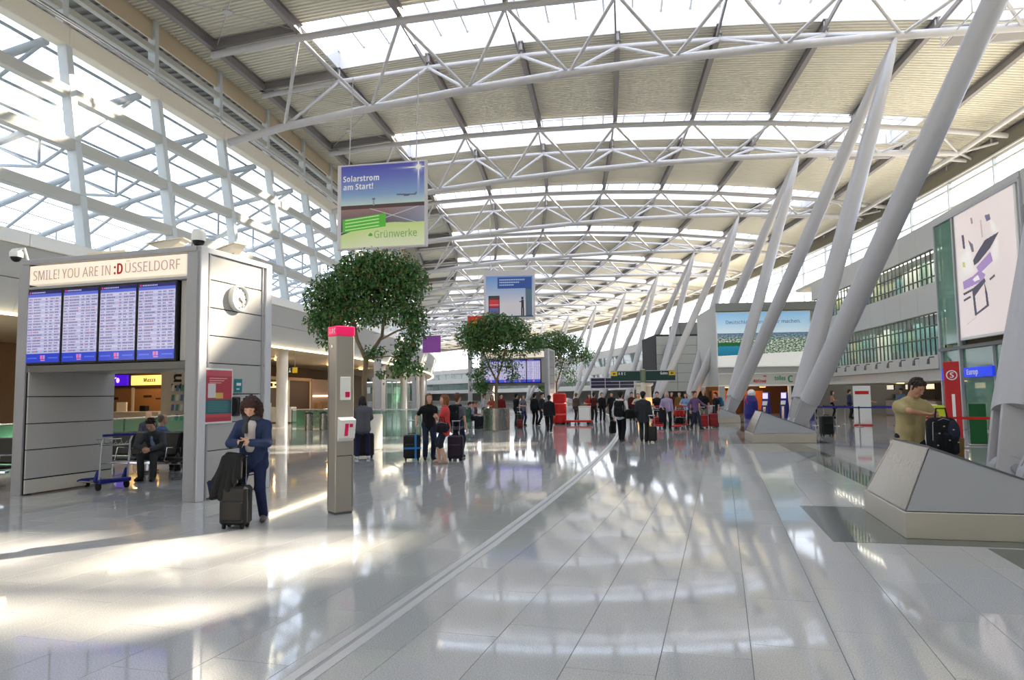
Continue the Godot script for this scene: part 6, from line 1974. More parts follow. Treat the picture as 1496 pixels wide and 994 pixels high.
func head_mesh(cell: float) -> MB:
	if head_cache.has(cell):
		return head_cache[cell]
	var f := Field.new(Vector3(-0.13, -0.17, -0.16), Vector3(0.13, 0.17, 0.17), cell)
	f.cap(Vector3(0, 0.038, -0.03), Vector3(0, 0.045, 0.022), 0.083, 0.076, 0.02)
	f.cap(Vector3(0, -0.005, 0.035), Vector3(0, -0.075, 0.045), 0.060, 0.040, 0.03)
	f.cap(Vector3(-0.03, -0.015, 0.055), Vector3(0.03, -0.015, 0.055), 0.036, 0.036, 0.03)      # cheeks
	for x in [-1.0, 1.0]:
		f.cap(Vector3(0.052 * x, -0.03, 0.0), Vector3(0.012 * x, -0.088, 0.055), 0.026, 0.024, 0.03)
		f.cap(Vector3(0.078 * x, 0.018, -0.012), Vector3(0.074 * x, -0.022, -0.004), 0.013, 0.009, 0.008)
	f.cap(Vector3(0, -0.095, 0.066), Vector3(0, -0.095, 0.068), 0.020, 0.020, 0.02)
	f.cap(Vector3(-0.03, 0.033, 0.082), Vector3(0.03, 0.033, 0.082), 0.014, 0.014, 0.015)
	for x in [-1.0, 1.0]:
		f.cut(Vector3(0.031 * x, 0.012, 0.110), 0.017)
	f.cap(Vector3(0, 0.014, 0.096), Vector3(0, -0.030, 0.112), 0.009, 0.014, 0.012)
	f.cap(Vector3(-0.011, -0.034, 0.102), Vector3(0.011, -0.034, 0.102), 0.009, 0.009, 0.008)
	f.cap(Vector3(-0.02, -0.060, 0.089), Vector3(0.02, -0.060, 0.089), 0.0085, 0.0085, 0.006)
	f.cap(Vector3(-0.017, -0.073, 0.087), Vector3(0.017, -0.073, 0.087), 0.0085, 0.0085, 0.006)
	f.cap(Vector3(0, -0.02, -0.02), Vector3(0, -0.15, -0.025), 0.052, 0.050, 0.02)
	head_cache[cell] = f.to(MB.new())
	return head_cache[cell]

# a left hand hanging down from the wrist at the origin, palm towards -x, thumb forward (+z); curl bends the fingers
func hand_mesh(cell: float, curl: float) -> MB:
	var key := "%f %f" % [cell, curl]
	if hand_cache.has(key):
		return hand_cache[key]
	var f := Field.new(Vector3(-0.11, -0.21, -0.08), Vector3(0.05, 0.04, 0.10), cell)
	for q in 4:
		var z := -0.028 + 0.0185 * q
		f.cap(Vector3(0, 0.01, z * 0.55), Vector3(0, -0.085, z), 0.017, 0.013, 0.016)
	f.cap(Vector3(0, 0.03, 0), Vector3(0, 0.0, 0), 0.024, 0.022, 0.01)
	for q in 4:
		var z := -0.028 + 0.0185 * q
		var l: float = [0.058, 0.072, 0.078, 0.070][q]
		var p := Vector3(0, -0.088, z)
		var a := curl * 0.5
		for j in 3:
			var e: Vector3 = p + Vector3(-sin(a), -cos(a), 0.03 * (z * 10.0)) * (l * [0.45, 0.32, 0.26][j])
			f.cap(p, e, 0.0095 - 0.0008 * j, 0.0088 - 0.0008 * j, 0.003)
			p = e
			a += curl * 0.75
	var t0 := Vector3(-0.006, -0.025, 0.022)
	var t1 := t0 + Vector3(-0.012 - 0.01 * curl, -0.032, 0.030)
	var t2 := t1 + Vector3(-0.008 - 0.014 * curl, -0.028, 0.008)
	f.cap(t0, t1, 0.014, 0.0115, 0.008)
	f.cap(t1, t2, 0.0105, 0.009, 0.004)
	hand_cache[key] = f.to(MB.new())
	return hand_cache[key]

func ik(a: Vector3, t: Vector3, l1: float, l2: float, hint: Vector3) -> Array:
	var d := t - a
	var l := clampf(d.length(), absf(l1 - l2) + 0.01, l1 + l2 - 0.004)
	var n := d.normalized()
	var e := a + n * l
	var x := (l1 * l1 - l2 * l2 + l * l) / (2.0 * l)
	var h := sqrt(maxf(0.0, l1 * l1 - x * x))
	var b := (hint - n * hint.dot(n)).normalized()
	return [a + n * x + b * h, e]

func skeleton(o: Dictionary) -> Dictionary:
	var k: float = o.get("h", 1.74) / 1.75
	var bw: float = o.get("bw", 1.0)
	var lean: float = o.get("lean", 0.0)
	var s := {"k": k, "bw": bw}
	s.pel = o.get("pel", Vector3(0, 0.95 * k, 0))
	var tw := Basis(Vector3.UP, o.get("twist", 0.0))
	var sp := Vector3(o.get("side", 0.0), cos(lean), sin(lean)).normalized()
	s.sp = sp
	s.chest = s.pel + sp * 0.30 * k
	s.neck = s.pel + sp * 0.50 * k
	var wx: Vector3 = tw * Vector3.RIGHT
	s.x = wx
	var drop: float = o.get("shrug", 0.0)
	s.shl = s.neck - sp * (0.085 - drop) * k + wx * 0.172 * k * bw
	s.shr = s.neck - sp * (0.085 - drop) * k - wx * 0.172 * k * bw
	var hl: float = lean * 0.6 + o.get("hp", 0.0) * 0.5
	var hd := Vector3(0, cos(hl), sin(hl))
	s.hb = Basis.from_euler(Vector3(lean * 0.6 + o.get("hp", 0.0), o.get("hy", 0.0), o.get("hr", 0.0)))
	s.nk = s.neck + hd * 0.05 * k
	s.head = s.neck + hd * 0.07 * k + s.hb * Vector3(0, 0.115, 0.02) * k
	s.hil = s.pel + Vector3(0.09 * bw, -0.03, 0) * k
	s.hir = s.pel + Vector3(-0.09 * bw, -0.03, 0) * k
	var fl: Vector3 = o.get("fl", Vector3(0.10, 0.08, 0.0) * k)
	var fr: Vector3 = o.get("fr", Vector3(-0.10, 0.08, 0.0) * k)
	var a := ik(s.hil, fl, 0.44 * k, 0.44 * k, o.get("khint", Vector3(0.1, 0, 1)))
	s.knl = a[0]; s.anl = a[1]
	a = ik(s.hir, fr, 0.44 * k, 0.44 * k, o.get("khint", Vector3(0.1, 0, 1)) * Vector3(-1, 1, 1))
	s.knr = a[0]; s.anr = a[1]
	s.tol = o.get("tl", Vector3(0.03, -0.04, 0.15)) * k
	s.tor = o.get("tr", Vector3(-0.03, -0.04, 0.15)) * k
	var hl_: Vector3 = s.shl + Vector3(0.07, -0.54, 0.06) * k
	var hr_: Vector3 = s.shr + Vector3(-0.07, -0.54, 0.06) * k
	a = ik(s.shl, o.get("wl", hl_), 0.29 * k, 0.26 * k, o.get("el", Vector3(0.3, -0.2, -1)))
	s.ell = a[0]; s.wrl = a[1]
	a = ik(s.shr, o.get("wr", hr_), 0.29 * k, 0.26 * k, o.get("er", Vector3(-0.3, -0.2, -1)))
	s.elr = a[0]; s.wrr = a[1]
	return s

func bounds(s: Dictionary, m: float) -> Array:
	var lo := Vector3.ONE * 9.0; var hi := Vector3.ONE * -9.0
	for q in ["pel", "neck", "shl", "shr", "hil", "hir", "knl", "knr", "anl", "anr", "ell", "elr", "wrl", "wrr"]:
		lo = lo.min(s[q]); hi = hi.max(s[q])
	return [lo - Vector3.ONE * m, hi + Vector3.ONE * m]

func hand_at(mb: MB, s: Dictionary, left: bool, cell: float, curl: float, thumb: Vector3) -> void:
	var w: Vector3 = s.wrl if left else s.wrr
	var e: Vector3 = s.ell if left else s.elr
	var y := (e - w).normalized()
	var z := (thumb - y * thumb.dot(y)).normalized()
	var x := y.cross(z)
	mb.add(hand_mesh(cell, curl), Transform3D(Basis(x if left else -x, y, z).scaled(Vector3.ONE * float(s.k)), w - y * 0.012))

func torso(f: Field, s: Dictionary, r: float, low: float) -> void:
	var k: float = s.k
	var b: float = s.bw
	var fw: Vector3 = s.x.cross(s.sp)
	for g in [-1.0, 1.0]:
		f.cap(s.chest + s.x * 0.075 * g * b * k + s.sp * 0.06 * k, s.pel + s.x * 0.065 * g * b * k + s.sp * 0.06 * k, (0.098 + r) * k * b, (0.088 + r) * k * b, 0.05)
		f.cap(s.pel + s.x * 0.06 * g * b * k + s.sp * 0.06 * k, s.pel + s.x * 0.075 * g * b * k - s.sp * low * k, (0.088 + r) * k * b, (0.10 + r) * k * b, 0.05)
	for q in ["shl", "shr"]:
		f.cap(s.neck - s.sp * 0.045 * k, s[q] - s.sp * 0.005, (0.052 + r) * k, (0.047 + r) * k, 0.05)
		f.cap(s.chest + s.sp * 0.06 * k, s[q] - s.sp * 0.05, (0.085 + r) * k, (0.05 + r) * k, 0.05)
	f.cap(s.neck - s.sp * 0.05 * k - s.x * 0.06 * k, s.neck - s.sp * 0.05 * k + s.x * 0.06 * k, (0.06 + r) * k, (0.06 + r) * k, 0.05)

func person(label: String, at: Vector3, yaw: float, o: Dictionary) -> Node3D:
	var p := thing("person", label, "person", T(at, yaw), o.get("group", ""))
	var s := skeleton(o)
	var k: float = s.k
	var cell: float = o.get("cell", 0.022)
	var skin: Material = M[o.get("skin", "skin")]
	var bd := bounds(s, 0.28)
	var shorts: bool = o.get("shorts", false)
	var sleeve: float = o.get("sleeve", 1.0)      # 0 none, 0.5 short, 1 long
	# the body, one surface
	var f := Field.new(bd[0], bd[1] + Vector3(0, 0.12, 0), maxf(cell, 0.016))
	torso(f, s, -0.025, 0.05)
	f.cap(s.neck - s.sp * 0.04 * k, s.head + s.hb * Vector3(0, -0.06, -0.02) * k, 0.056 * k, 0.052 * k, 0.03)
	for g in [["shl", "ell", "wrl"], ["shr", "elr", "wrr"]]:
		f.cap(s[g[0]], s[g[1]], 0.047 * k, 0.039 * k, 0.02)
		f.cap(s[g[1]], s[g[2]], 0.039 * k, 0.027 * k, 0.02)
	for g in [["hil", "knl", "anl", "tol"], ["hir", "knr", "anr", "tor"]]:
		f.cap(s[g[0]], s[g[1]], 0.075 * k, 0.052 * k, 0.03)
		f.cap(s[g[1]], s[g[1]].lerp(s[g[2]], 0.35), 0.05 * k, 0.054 * k, 0.02)
		f.cap(s[g[1]].lerp(s[g[2]], 0.35), s[g[2]], 0.054 * k, 0.036 * k, 0.02)
		f.cap(s[g[2]] - Vector3(0, 0.03, 0), s[g[2]] + s[g[3]], 0.034 * k, 0.03 * k, 0.02)
	var mb := f.to(MB.new())
	var fine := cell < 0.017
	mb.add(head_mesh(0.005 if fine else 0.0085), Transform3D(s.hb.scaled(Vector3.ONE * k), s.head))
	hand_at(mb, s, true, 0.0045 if fine else 0.007, o.get("cl", 0.5), o.get("thl", Vector3(0, 0, 1)))
	hand_at(mb, s, false, 0.0045 if fine else 0.007, o.get("cr", 0.5), o.get("thr", Vector3(0, 0, 1)))
	part("body", mb, skin, p)
	# upper clothing
	f = Field.new(bd[0], bd[1], cell)
	var thick: float = o.get("thick", 0.012)
	torso(f, s, thick, o.get("hem", 0.08))
	if o.get("open", false) == false:
		f.cap(s.neck - s.sp * 0.05 * k, s.neck, (0.062 + thick * 0.5) * k, (0.052 + thick * 0.5) * k, 0.03)
	for g in [["shl", "ell", "wrl"], ["shr", "elr", "wrr"]]:
		var a: Vector3 = s[g[0]]; var b: Vector3 = s[g[1]]; var c: Vector3 = s[g[2]]
		if sleeve > 0.0:
			f.cap(a, a.lerp(b, minf(1.0, sleeve * 1.25)), (0.052 + thick) * k, (0.044 + thick) * k, 0.03)
		if sleeve >= 1.0:
			f.cap(b, b.lerp(c, 0.9), (0.043 + thick) * k, (0.034 + thick) * k, 0.02)
	if o.has("skirt"):
		f.cap(s.pel, s.pel - Vector3(0, o.skirt, 0), 0.13 * k, 0.19 * k, 0.05)
	part("jacket" if o.get("jacket", false) else "shirt", f.to(MB.new()), cloth(o.get("top", Color(0.3, 0.3, 0.35))), p)
	# trousers
	f = Field.new(bd[0], Vector3(bd[1].x, s.pel.y + 0.25, bd[1].z), cell)
	f.cap(s.hil + s.sp * 0.07 * k, s.hir + s.sp * 0.07 * k, 0.098 * k, 0.098 * k, 0.04)
	f.cap(s.hil - Vector3(0, 0.0, 0.02), s.hir - Vector3(0, 0.0, 0.02), 0.10 * k, 0.10 * k, 0.04)
	for g in [["hil", "knl", "anl"], ["hir", "knr", "anr"]]:
		var kn: Vector3 = s[g[1]]
		f.cap(s[g[0]], kn, 0.094 * k, 0.074 * k, 0.03)
		f.cap(kn, kn.lerp(s[g[2]], 0.12 if shorts else 0.93), 0.074 * k, 0.072 * k if shorts else 0.064 * k, 0.02)
	part("trousers" if not shorts else "shorts", f.to(MB.new()), cloth(o.get("legs", Color(0.10, 0.12, 0.20))), p)
	for g in [["anl", "tol"], ["anr", "tor"]]:
		var an: Vector3 = s[g[0]]
		f = Field.new(an - Vector3(0.25, 0.2, 0.25), an + Vector3(0.25, 0.12, 0.3), minf(cell, 0.016))
		var toe: Vector3 = s[g[1]]
		var heel: Vector3 = an + Vector3(0, -0.042 * k, 0) - Vector3(toe.x, 0, toe.z) * 0.25
		f.cap(heel, an + toe, 0.04 * k, 0.036 * k, 0.02)
		f.cap(an + Vector3(0, -0.02, 0), an + toe * 0.7 + Vector3(0, 0.012, 0), 0.043 * k, 0.036 * k, 0.02)
		part("shoe", f.to(MB.new()), mat("shoe " + Color(o.get("shoes", Color(0.05, 0.05, 0.05))).to_html(), o.get("shoes", Color(0.05, 0.05, 0.05)), 0.5), p)
	# hair
	var hs: String = o.get("hair", "short")
	if hs != "bald":
		var hm := hair_mesh(hs, 0.007 if fine else 0.011)
		part("hair", hm, mat("hair " + Color(o.get("hc", Color(0.1, 0.07, 0.05))).to_html(), o.get("hc", Color(0.1, 0.07, 0.05)), 0.7), p, Transform3D(s.hb.scaled(Vector3.ONE * k), s.head))
	if fine:
		var em := MB.new()
		for x in [-0.031, 0.031]:
			em.ball(Vector3(x, 0.012, 0.086), Vector3(0.012, 0.008, 0.010), 10, 8)
			em.box(Transform3D(Basis(Vector3(0, 0, 1), -0.12 * signf(x)), Vector3(x, 0.034, 0.097)), Vector3(0.034, 0.007, 0.008), 0.003)
		part("eyes_and_brows", em, mat("brow", Color(0.10, 0.07, 0.05), 0.6), p, Transform3D(s.hb.scaled(Vector3.ONE * k), s.head))
	p.set_meta("s", s)
	return p

var hair_cache := {}
func hair_mesh(style: String, cell: float) -> ArrayMesh:
	var key := "%s %f" % [style, cell]
	if hair_cache.has(key):
		return hair_cache[key]
	var f := Field.new(Vector3(-0.2, -0.34, -0.24), Vector3(0.2, 0.22, 0.16), cell)
	f.cap(Vector3(0, 0.055, -0.038), Vector3(0, 0.066, 0.016), 0.087, 0.077, 0.02)
	f.cap(Vector3(0, 0.0, -0.05), Vector3(0, -0.03, -0.055), 0.068, 0.05, 0.03)
	if style in ["long", "bob", "curly"]:
		var dn := -0.20 if style == "long" else -0.10
		for x in [-1.0, 1.0]:
			f.cap(Vector3(0.062 * x, 0.06, -0.01), Vector3(0.082 * x, dn, -0.01), 0.036, 0.034, 0.03)
		f.cap(Vector3(0, 0.0, -0.07), Vector3(0, dn, -0.075), 0.07, 0.055, 0.03)
	if style == "tail":
		f.cap(Vector3(0, 0.05, -0.11), Vector3(0, -0.16, -0.14), 0.03, 0.018, 0.02)
	if style == "bun":
		f.cap(Vector3(0, 0.09, -0.11), Vector3(0, 0.10, -0.11), 0.04, 0.04, 0.01)
	if style == "hat":
		f.cap(Vector3(0, 0.09, -0.03), Vector3(0, 0.10, 0.01), 0.096, 0.09, 0.02)
	if style != "ring":
		f.cut(Vector3(0, -0.025, 0.135), 0.113)
	if style in ["short", "tail", "bun"]:
		for x in [-1.0, 1.0]:
			f.cap(Vector3(0.070 * x, 0.04, 0.015), Vector3(0.077 * x, -0.015, 0.012), 0.016, 0.010, 0.015)
		f.cap(Vector3(0, 0.0, -0.07), Vector3(0, -0.075, -0.06), 0.06, 0.038, 0.03)
		var r2 := RandomNumberGenerator.new()
		r2.seed = 8
		for q in 130:
			var d := Vector3(r2.randfn(), absf(r2.randfn()) * 0.9 - 0.15, r2.randfn() - 0.25).normalized()
			var c := Vector3(0, 0.052, -0.012) + Vector3(d.x * 0.078, d.y * 0.082, d.z * 0.092)
			if c.z > 0.045 and c.y < 0.082:
				continue
			if c.y < 0.0 and c.z > -0.02:
				continue
			f.cap(c, c + Vector3(d.x, d.y + 0.2, d.z + 0.5) * 0.022, 0.017, 0.007, 0.006)
	if style == "ring":
		f.cut(Vector3(0, 0.12, 0.06), 0.13)
		f.cut(Vector3(0, -0.02, 0.12), 0.12)
	if style == "curly":
		var r := RandomNumberGenerator.new()
		r.seed = 3
		f.cap(Vector3(0, 0.07, -0.035), Vector3(0, 0.075, 0.005), 0.098, 0.088, 0.02)
		for x in [-1.0, 1.0]:
			f.cap(Vector3(0.075 * x, 0.04, -0.02), Vector3(0.105 * x, -0.12, 0.0), 0.05, 0.045, 0.03)
		f.cut(Vector3(0, -0.045, 0.14), 0.108)
		for q in 190:
			var d := Vector3(r.randfn(), r.randfn() * 0.9 - 0.1, r.randfn() - 0.3).normalized()
			var c := Vector3(0, 0.02, -0.025) + Vector3(d.x * (0.136 - d.y * 0.045), d.y * 0.16, d.z * 0.12)
			if d.y > 0.8 or c.z > 0.03 and c.y < 0.085 and absf(c.x) < 0.075:
				continue
			f.cap(c, c + Vector3(r.randf_range(-0.025, 0.025), -0.02, r.randf_range(-0.02, 0.02)), 0.024, 0.013, 0.006)
	hair_cache[key] = f.to(MB.new()).mesh()
	return hair_cache[key]

# a soft bag: box of rounded corners with straps
func soft_bag(called: String, label: String, category: String, at: Transform3D, size: Vector3, m: Material, straps := "") -> Node3D:
	var b := thing(called, label, category, at)
	var h := size * 0.5
	var r := minf(size.z * 0.42, 0.09)
	var f := Field.new(-h - Vector3.ONE * 0.06, h + Vector3.ONE * 0.06, 0.014)
	for q in 5:
		var x := lerpf(-h.x + r, h.x - r, q / 4.0)
		f.cap(Vector3(x, -h.y + r, 0), Vector3(x, h.y - r * 1.1, -0.01), r, r * 0.92, 0.05)
	part("body", f.to(MB.new()), m, b)
	f = Field.new(Vector3(-h.x, -h.y - 0.05, 0), Vector3(h.x, h.y, h.z + 0.12), 0.014)
	for q in 3:
		var x := lerpf(-h.x * 0.55, h.x * 0.55, q / 2.0)
		f.cap(Vector3(x, -h.y * 0.72, h.z * 0.75), Vector3(x, h.y * 0.02, h.z * 0.72), 0.055, 0.05, 0.04)
	part("pocket", f.to(MB.new()), m, b)
	part("zip", MB.new().path([Vector3(-h.x * 0.8, -h.y * 0.2, h.z * 0.62), Vector3(-h.x * 0.72, h.y * 0.72, h.z * 0.5), Vector3(0, h.y * 0.92, h.z * 0.42), Vector3(h.x * 0.72, h.y * 0.72, h.z * 0.5), Vector3(h.x * 0.8, -h.y * 0.2, h.z * 0.62)], [0.006], 6), M["frame grey"], b)
	if straps == "handle":
		part("handle", MB.new().path([Vector3(-h.x * 0.4, h.y * 0.9, 0), Vector3(-h.x * 0.3, h.y + 0.12, 0), Vector3(h.x * 0.3, h.y + 0.12, 0), Vector3(h.x * 0.4, h.y * 0.9, 0)], [0.012], 8), m, b)
	if straps == "back":
		for x in [-1.0, 1.0]:
			part("strap", MB.new().path([Vector3(0.11 * x, h.y * 0.85, -h.z * 0.7), Vector3(0.14 * x, h.y * 0.95, -h.z - 0.08), Vector3(0.16 * x, h.y * 0.4, -h.z - 0.20), Vector3(0.17 * x, -h.y * 0.3, -h.z - 0.14), Vector3(0.15 * x, -h.y * 0.7, -h.z * 0.6)], [0.022], 6), m, b)
	return b

func ry(p: Vector3, from: Vector3) -> float:
	return atan2(p.x - from.x, p.z - from.z)

func people() -> void:
	var V := func(x: float, y: float, z: float) -> Vector3: return Vector3(x, y, z)
	var eye := Vector3(0, 0, 0)
	# --- woman with the phone in front of the near kiosk
	var wp := Vector3(-6.22, 0, -8.42)
	var yw := 0.30
	var wn := person("person with curly brown hair and denim jacket looking down at a phone, left foreground", wp, yw, {
		"h": 1.70, "bw": 1.06, "cell": 0.013, "lean": 0.10, "hp": 0.50, "wl": V.call(0.05, 1.10, 0.34), "wr": V.call(-0.07, 1.10, 0.33), "el": V.call(0.9, -0.6, -0.3), "er": V.call(-0.9, -0.6, -0.3),
		"thl": V.call(0, 1, 0.2), "thr": V.call(0, 1, 0.2), "cl": 1.0, "cr": 0.9, "top": Color(0.16, 0.22, 0.36), "jacket": true, "open": true, "hem": 0.14, "thick": 0.02, "legs": Color(0.10, 0.15, 0.30), "shoes": Color(0.35, 0.32, 0.33),
		"hair": "curly", "hc": Color(0.21, 0.105, 0.07), "fl": V.call(0.13, 0.08, -0.05), "fr": V.call(-0.13, 0.08, 0.10)})
	var wf := T(wp, yw)
	var ring := []
	for q in 13:
		var a := TAU * q / 12.0
		ring.append(Vector3(sin(a) * 0.095, 1.435 + 0.02 * cos(a) - 0.03 * maxf(0.0, cos(a)), 0.075 + cos(a) * 0.085))
	var sc := part("scarf", MB.new().path(ring, [0.042], 10), cloth(Color(0.25, 0.26, 0.27)), wn)
	sc.set_meta("label", "grey knitted scarf")
	part("scarf_end", MB.new().path([V.call(-0.03, 1.39, 0.17), V.call(-0.05, 1.30, 0.205), V.call(-0.05, 1.22, 0.21)], [0.04, 0.045, 0.04], 10), cloth(Color(0.25, 0.26, 0.27)), wn)
	var fsh := Field.new(V.call(-0.18, 0.95, 0.0), V.call(0.18, 1.42, 0.34), 0.013)
	fsh.cap(V.call(0, 1.33, 0.135), V.call(-0.01, 1.02, 0.085), 0.082, 0.078, 0.02)
	part("shirt_front", fsh.to(MB.new()), cloth(Color(0.82, 0.79, 0.78)), wn)
	var ph := thing("mobile_phone", "dark mobile phone held in both hands of the woman in denim", "phone", wf * Transform3D(Basis(Vector3.RIGHT, -0.9), Vector3(-0.01, 1.09, 0.455)))
	part("body", MB.new().bx(Vector3.ZERO, Vector3(0.07, 0.14, 0.011), 0.004), M["black plastic"], ph)
	part("screen", MB.new().bx(Vector3(0, 0, 0.0058), Vector3(0.062, 0.12, 0.001)), mat("phone glass", Color(0.06, 0.07, 0.09), 0.1), ph)
	# her cabin case with a dark coat over it
	suitcase("small grey and black cabin case with chrome handle standing before the woman in denim", Vector3(-6.17, 0, -8.0), 0.25, 0.36, 0.50, 0.24, Color(0.13, 0.12, 0.12))
	var coat := thing("coat", "dark grey coat draped over the cabin case of the woman with the phone", "coat", T(Vector3(-6.20, 0, -8.03), 0.25))
	var fc := Field.new(V.call(-0.38, 0.2, -0.3), V.call(0.38, 1.08, 0.3), 0.014)
	fc.cap(V.call(-0.10, 0.93, 0.0), V.call(0.07, 0.92, 0.0), 0.06, 0.05, 0.03)
	for q in 9:
		var x := -0.17 + 0.032 * q
		var low := 0.40 + 0.07 * absf(sin(q * 2.1)) + (0.0 if q < 5 else 0.05 * (q - 4))
		fc.cap(V.call(x * 0.8, 0.91, 0.05), V.call(x * 1.5 - 0.03, low, 0.11 + 0.035 * (q % 2)), 0.042, 0.026 + 0.012 * (q % 2), 0.014)
		fc.cap(V.call(x * 0.8, 0.91, -0.05), V.call(x * 1.5 - 0.03, low + 0.04, -0.12 - 0.03 * (q % 2)), 0.042, 0.026, 0.014)
	fc.cap(V.call(-0.13, 0.88, 0), V.call(-0.26, 0.62, 0.05), 0.055, 0.04, 0.03)
	fc.cap(V.call(-0.26, 0.62, 0.05), V.call(-0.24, 0.42, 0.08), 0.042, 0.035, 0.02)
	part("cloth", fc.to(MB.new()), cloth(Color(0.10, 0.105, 0.11)), coat)
	part("lining", MB.new().box(Transform3D(Basis(Vector3(0, 0, 1), 0.2), V.call(-0.27, 0.50, 0.06)), Vector3(0.14, 0.26, 0.05), 0.02), cloth(Color(0.10, 0.12, 0.24)), coat)
	# --- man with the backpack at the right
	var mp := Vector3(2.72, 0, -12.05)
	var ym := 0.35
	var mn := person("person in a khaki polo shirt bending over a dark backpack on the right column base", mp, ym, {
		"h": 1.88, "bw": 1.06, "cell": 0.013, "lean": 0.16, "hp": 0.42, "hy": 0.25, "wr": V.call(0.06, 1.33, 0.36), "wl": V.call(0.27, 1.18, 0.36), "er": V.call(-1.0, 0.25, -0.2), "el": V.call(0.9, -0.6, -0.4),
		"thl": V.call(-0.3, 1, 0), "thr": V.call(0, 0.3, 1), "cl": 1.1, "cr": 0.9, "sleeve": 0.5, "top": Color(0.70, 0.64, 0.46), "hem": 0.14, "thick": 0.024, "legs": Color(0.06, 0.07, 0.12), "skin": "skin tanned", "hair": "short", "hc": Color(0.19, 0.135, 0.10), "shoes": Color(0.1, 0.09, 0.08)})
	var ph_ := skeleton({"h": 1.88, "bw": 1.06, "lean": 0.16})
	var col := []
	for q in 15:
		var a := TAU * q / 14.0
		col.append(Vector3(sin(a) * 0.075, -0.012 - 0.02 * maxf(0.0, cos(a)), cos(a) * 0.075))
	part("collar", MB.new().path(col, [0.018], 8), cloth(Color(0.70, 0.64, 0.46)), mn, Transform3D(Basis(Vector3.RIGHT, 0.25), ph_.neck + Vector3(0, 0.012, 0.012)))
	var bp := soft_bag("backpack", "large dark blue and black backpack held open by the man in khaki at right", "backpack", T(mp, ym) * Transform3D(Basis(Vector3.UP, -0.1), V.call(0.16, 1.02, 0.50)), Vector3(0.44, 0.56, 0.26), cloth(Color(0.045, 0.055, 0.08)), "handle")
	var dots := MB.new()
	for q in [[-0.12, 0.05], [-0.05, 0.15], [0.08, 0.1], [0.02, -0.05], [-0.15, -0.12], [0.14, -0.08]]:
		dots.ball(V.call(q[0], q[1], 0.155), Vector3(0.014, 0.01, 0.012), 8, 6)
	part("toggles", dots, mat("toggle", Color(0.75, 0.70, 0.50), 0.5), bp)
	part("side_panel", MB.new().ball(V.call(0.12, 0.06, 0.075), Vector3(0.09, 0.17, 0.075), 16, 12), cloth(Color(0.12, 0.15, 0.22)), bp)
	var bag2 := thing("paper_bag", "small tan paper bag hanging at the man's left side by the backpack", "bag", T(mp, ym) * T(V.call(0.44, 0.82, 0.36)))
	part("body", MB.new().prism([Vector2(-0.10, -0.18), Vector2(0.10, -0.18), Vector2(0.12, 0.16), Vector2(-0.12, 0.16)], -0.05, 0.05), cloth(Color(0.55, 0.44, 0.26)), bag2)
	part("cord", MB.new().path([V.call(-0.06, 0.16, 0), V.call(-0.04, 0.30, 0), V.call(0.04, 0.30, 0), V.call(0.06, 0.16, 0)], [0.006], 6), M["bark"], bag2)
	# --- seated people behind the near kiosk
	var sit := {"pel": V.call(0, 0.55, 0.05), "fl": V.call(0.14, 0.08, 0.50), "fr": V.call(-0.14, 0.08, 0.44), "khint": V.call(0.1, 0.5, 1)}
	var o := sit.duplicate()
	o.merge({"h": 1.76, "cell": 0.014, "lean": 0.42, "hp": 0.30, "wl": V.call(0.10, 0.66, 0.56), "wr": V.call(-0.06, 0.66, 0.56), "el": V.call(1, -0.3, 0), "er": V.call(-1, -0.3, 0), "thl": V.call(0, 1, 0), "thr": V.call(0, 1, 0), "cl": 1.1, "cr": 1.1,
		"top": Color(0.27, 0.28, 0.31), "jacket": true, "legs": Color(0.22, 0.225, 0.24), "hc": Color(0.17, 0.11, 0.07), "shoes": Color(0.10, 0.06, 0.05), "thick": 0.018})
	var sm := person("person in a dark grey suit sitting bent forward, hands together, behind the luggage cart", Vector3(-11.62, 0, -12.5), 0.30, o)
	part("shirt_front", MB.new().ball(Vector3.ZERO, Vector3(0.055, 0.14, 0.03), 12, 10), cloth(Color(0.52, 0.66, 0.82)), sm, Transform3D(Basis(Vector3.RIGHT, 0.42), V.call(0, 0.80, 0.27)))
	o = sit.duplicate()
	o.merge({"h": 1.72, "cell": 0.016, "lean": 0.10, "hair": "ring", "hc": Color(0.45, 0.40, 0.36), "top": Color(0.30, 0.36, 0.55), "legs": Color(0.12, 0.13, 0.16), "skin": "skin tanned", "wl": V.call(0.2, 0.62, 0.35), "wr": V.call(-0.2, 0.62, 0.35)})
	person("balding person in a blue checked shirt seated, back turned, behind the luggage cart", Vector3(-12.55, 0, -13.45), PI - 0.2, o)
	o = sit.duplicate()
	o.merge({"h": 1.74, "cell": 0.016, "hc": Color(0.16, 0.10, 0.07), "top": Color(0.80, 0.82, 0.88), "legs": Color(0.12, 0.13, 0.2), "skin": "skin tanned", "wl": V.call(0.2, 0.62, 0.35), "wr": V.call(-0.2, 0.62, 0.35)})
	person("dark haired person in a white shirt seated beside the right post of the near kiosk", Vector3(-11.12, 0, -13.45), PI + 0.5, o)
	o = sit.duplicate()
	o.merge({"h": 1.72, "cell": 0.02, "hair": "ring", "hc": Color(0.66, 0.63, 0.60), "top": Color(0.25, 0.27, 0.34), "legs": Color(0.2, 0.2, 0.22), "wl": V.call(0.2, 0.62, 0.35), "wr": V.call(-0.2, 0.62, 0.35)})
	person("older person with grey hair facing the camera, farther back behind the checked shirt", Vector3(-16.2, 0, -17.0), 0.8, o)
	# --- person in the grey hooded top, seen from behind
	var gp := Vector3(-9.45, 0, -17.5)
	var yg := ry(gp, eye) + 0.1
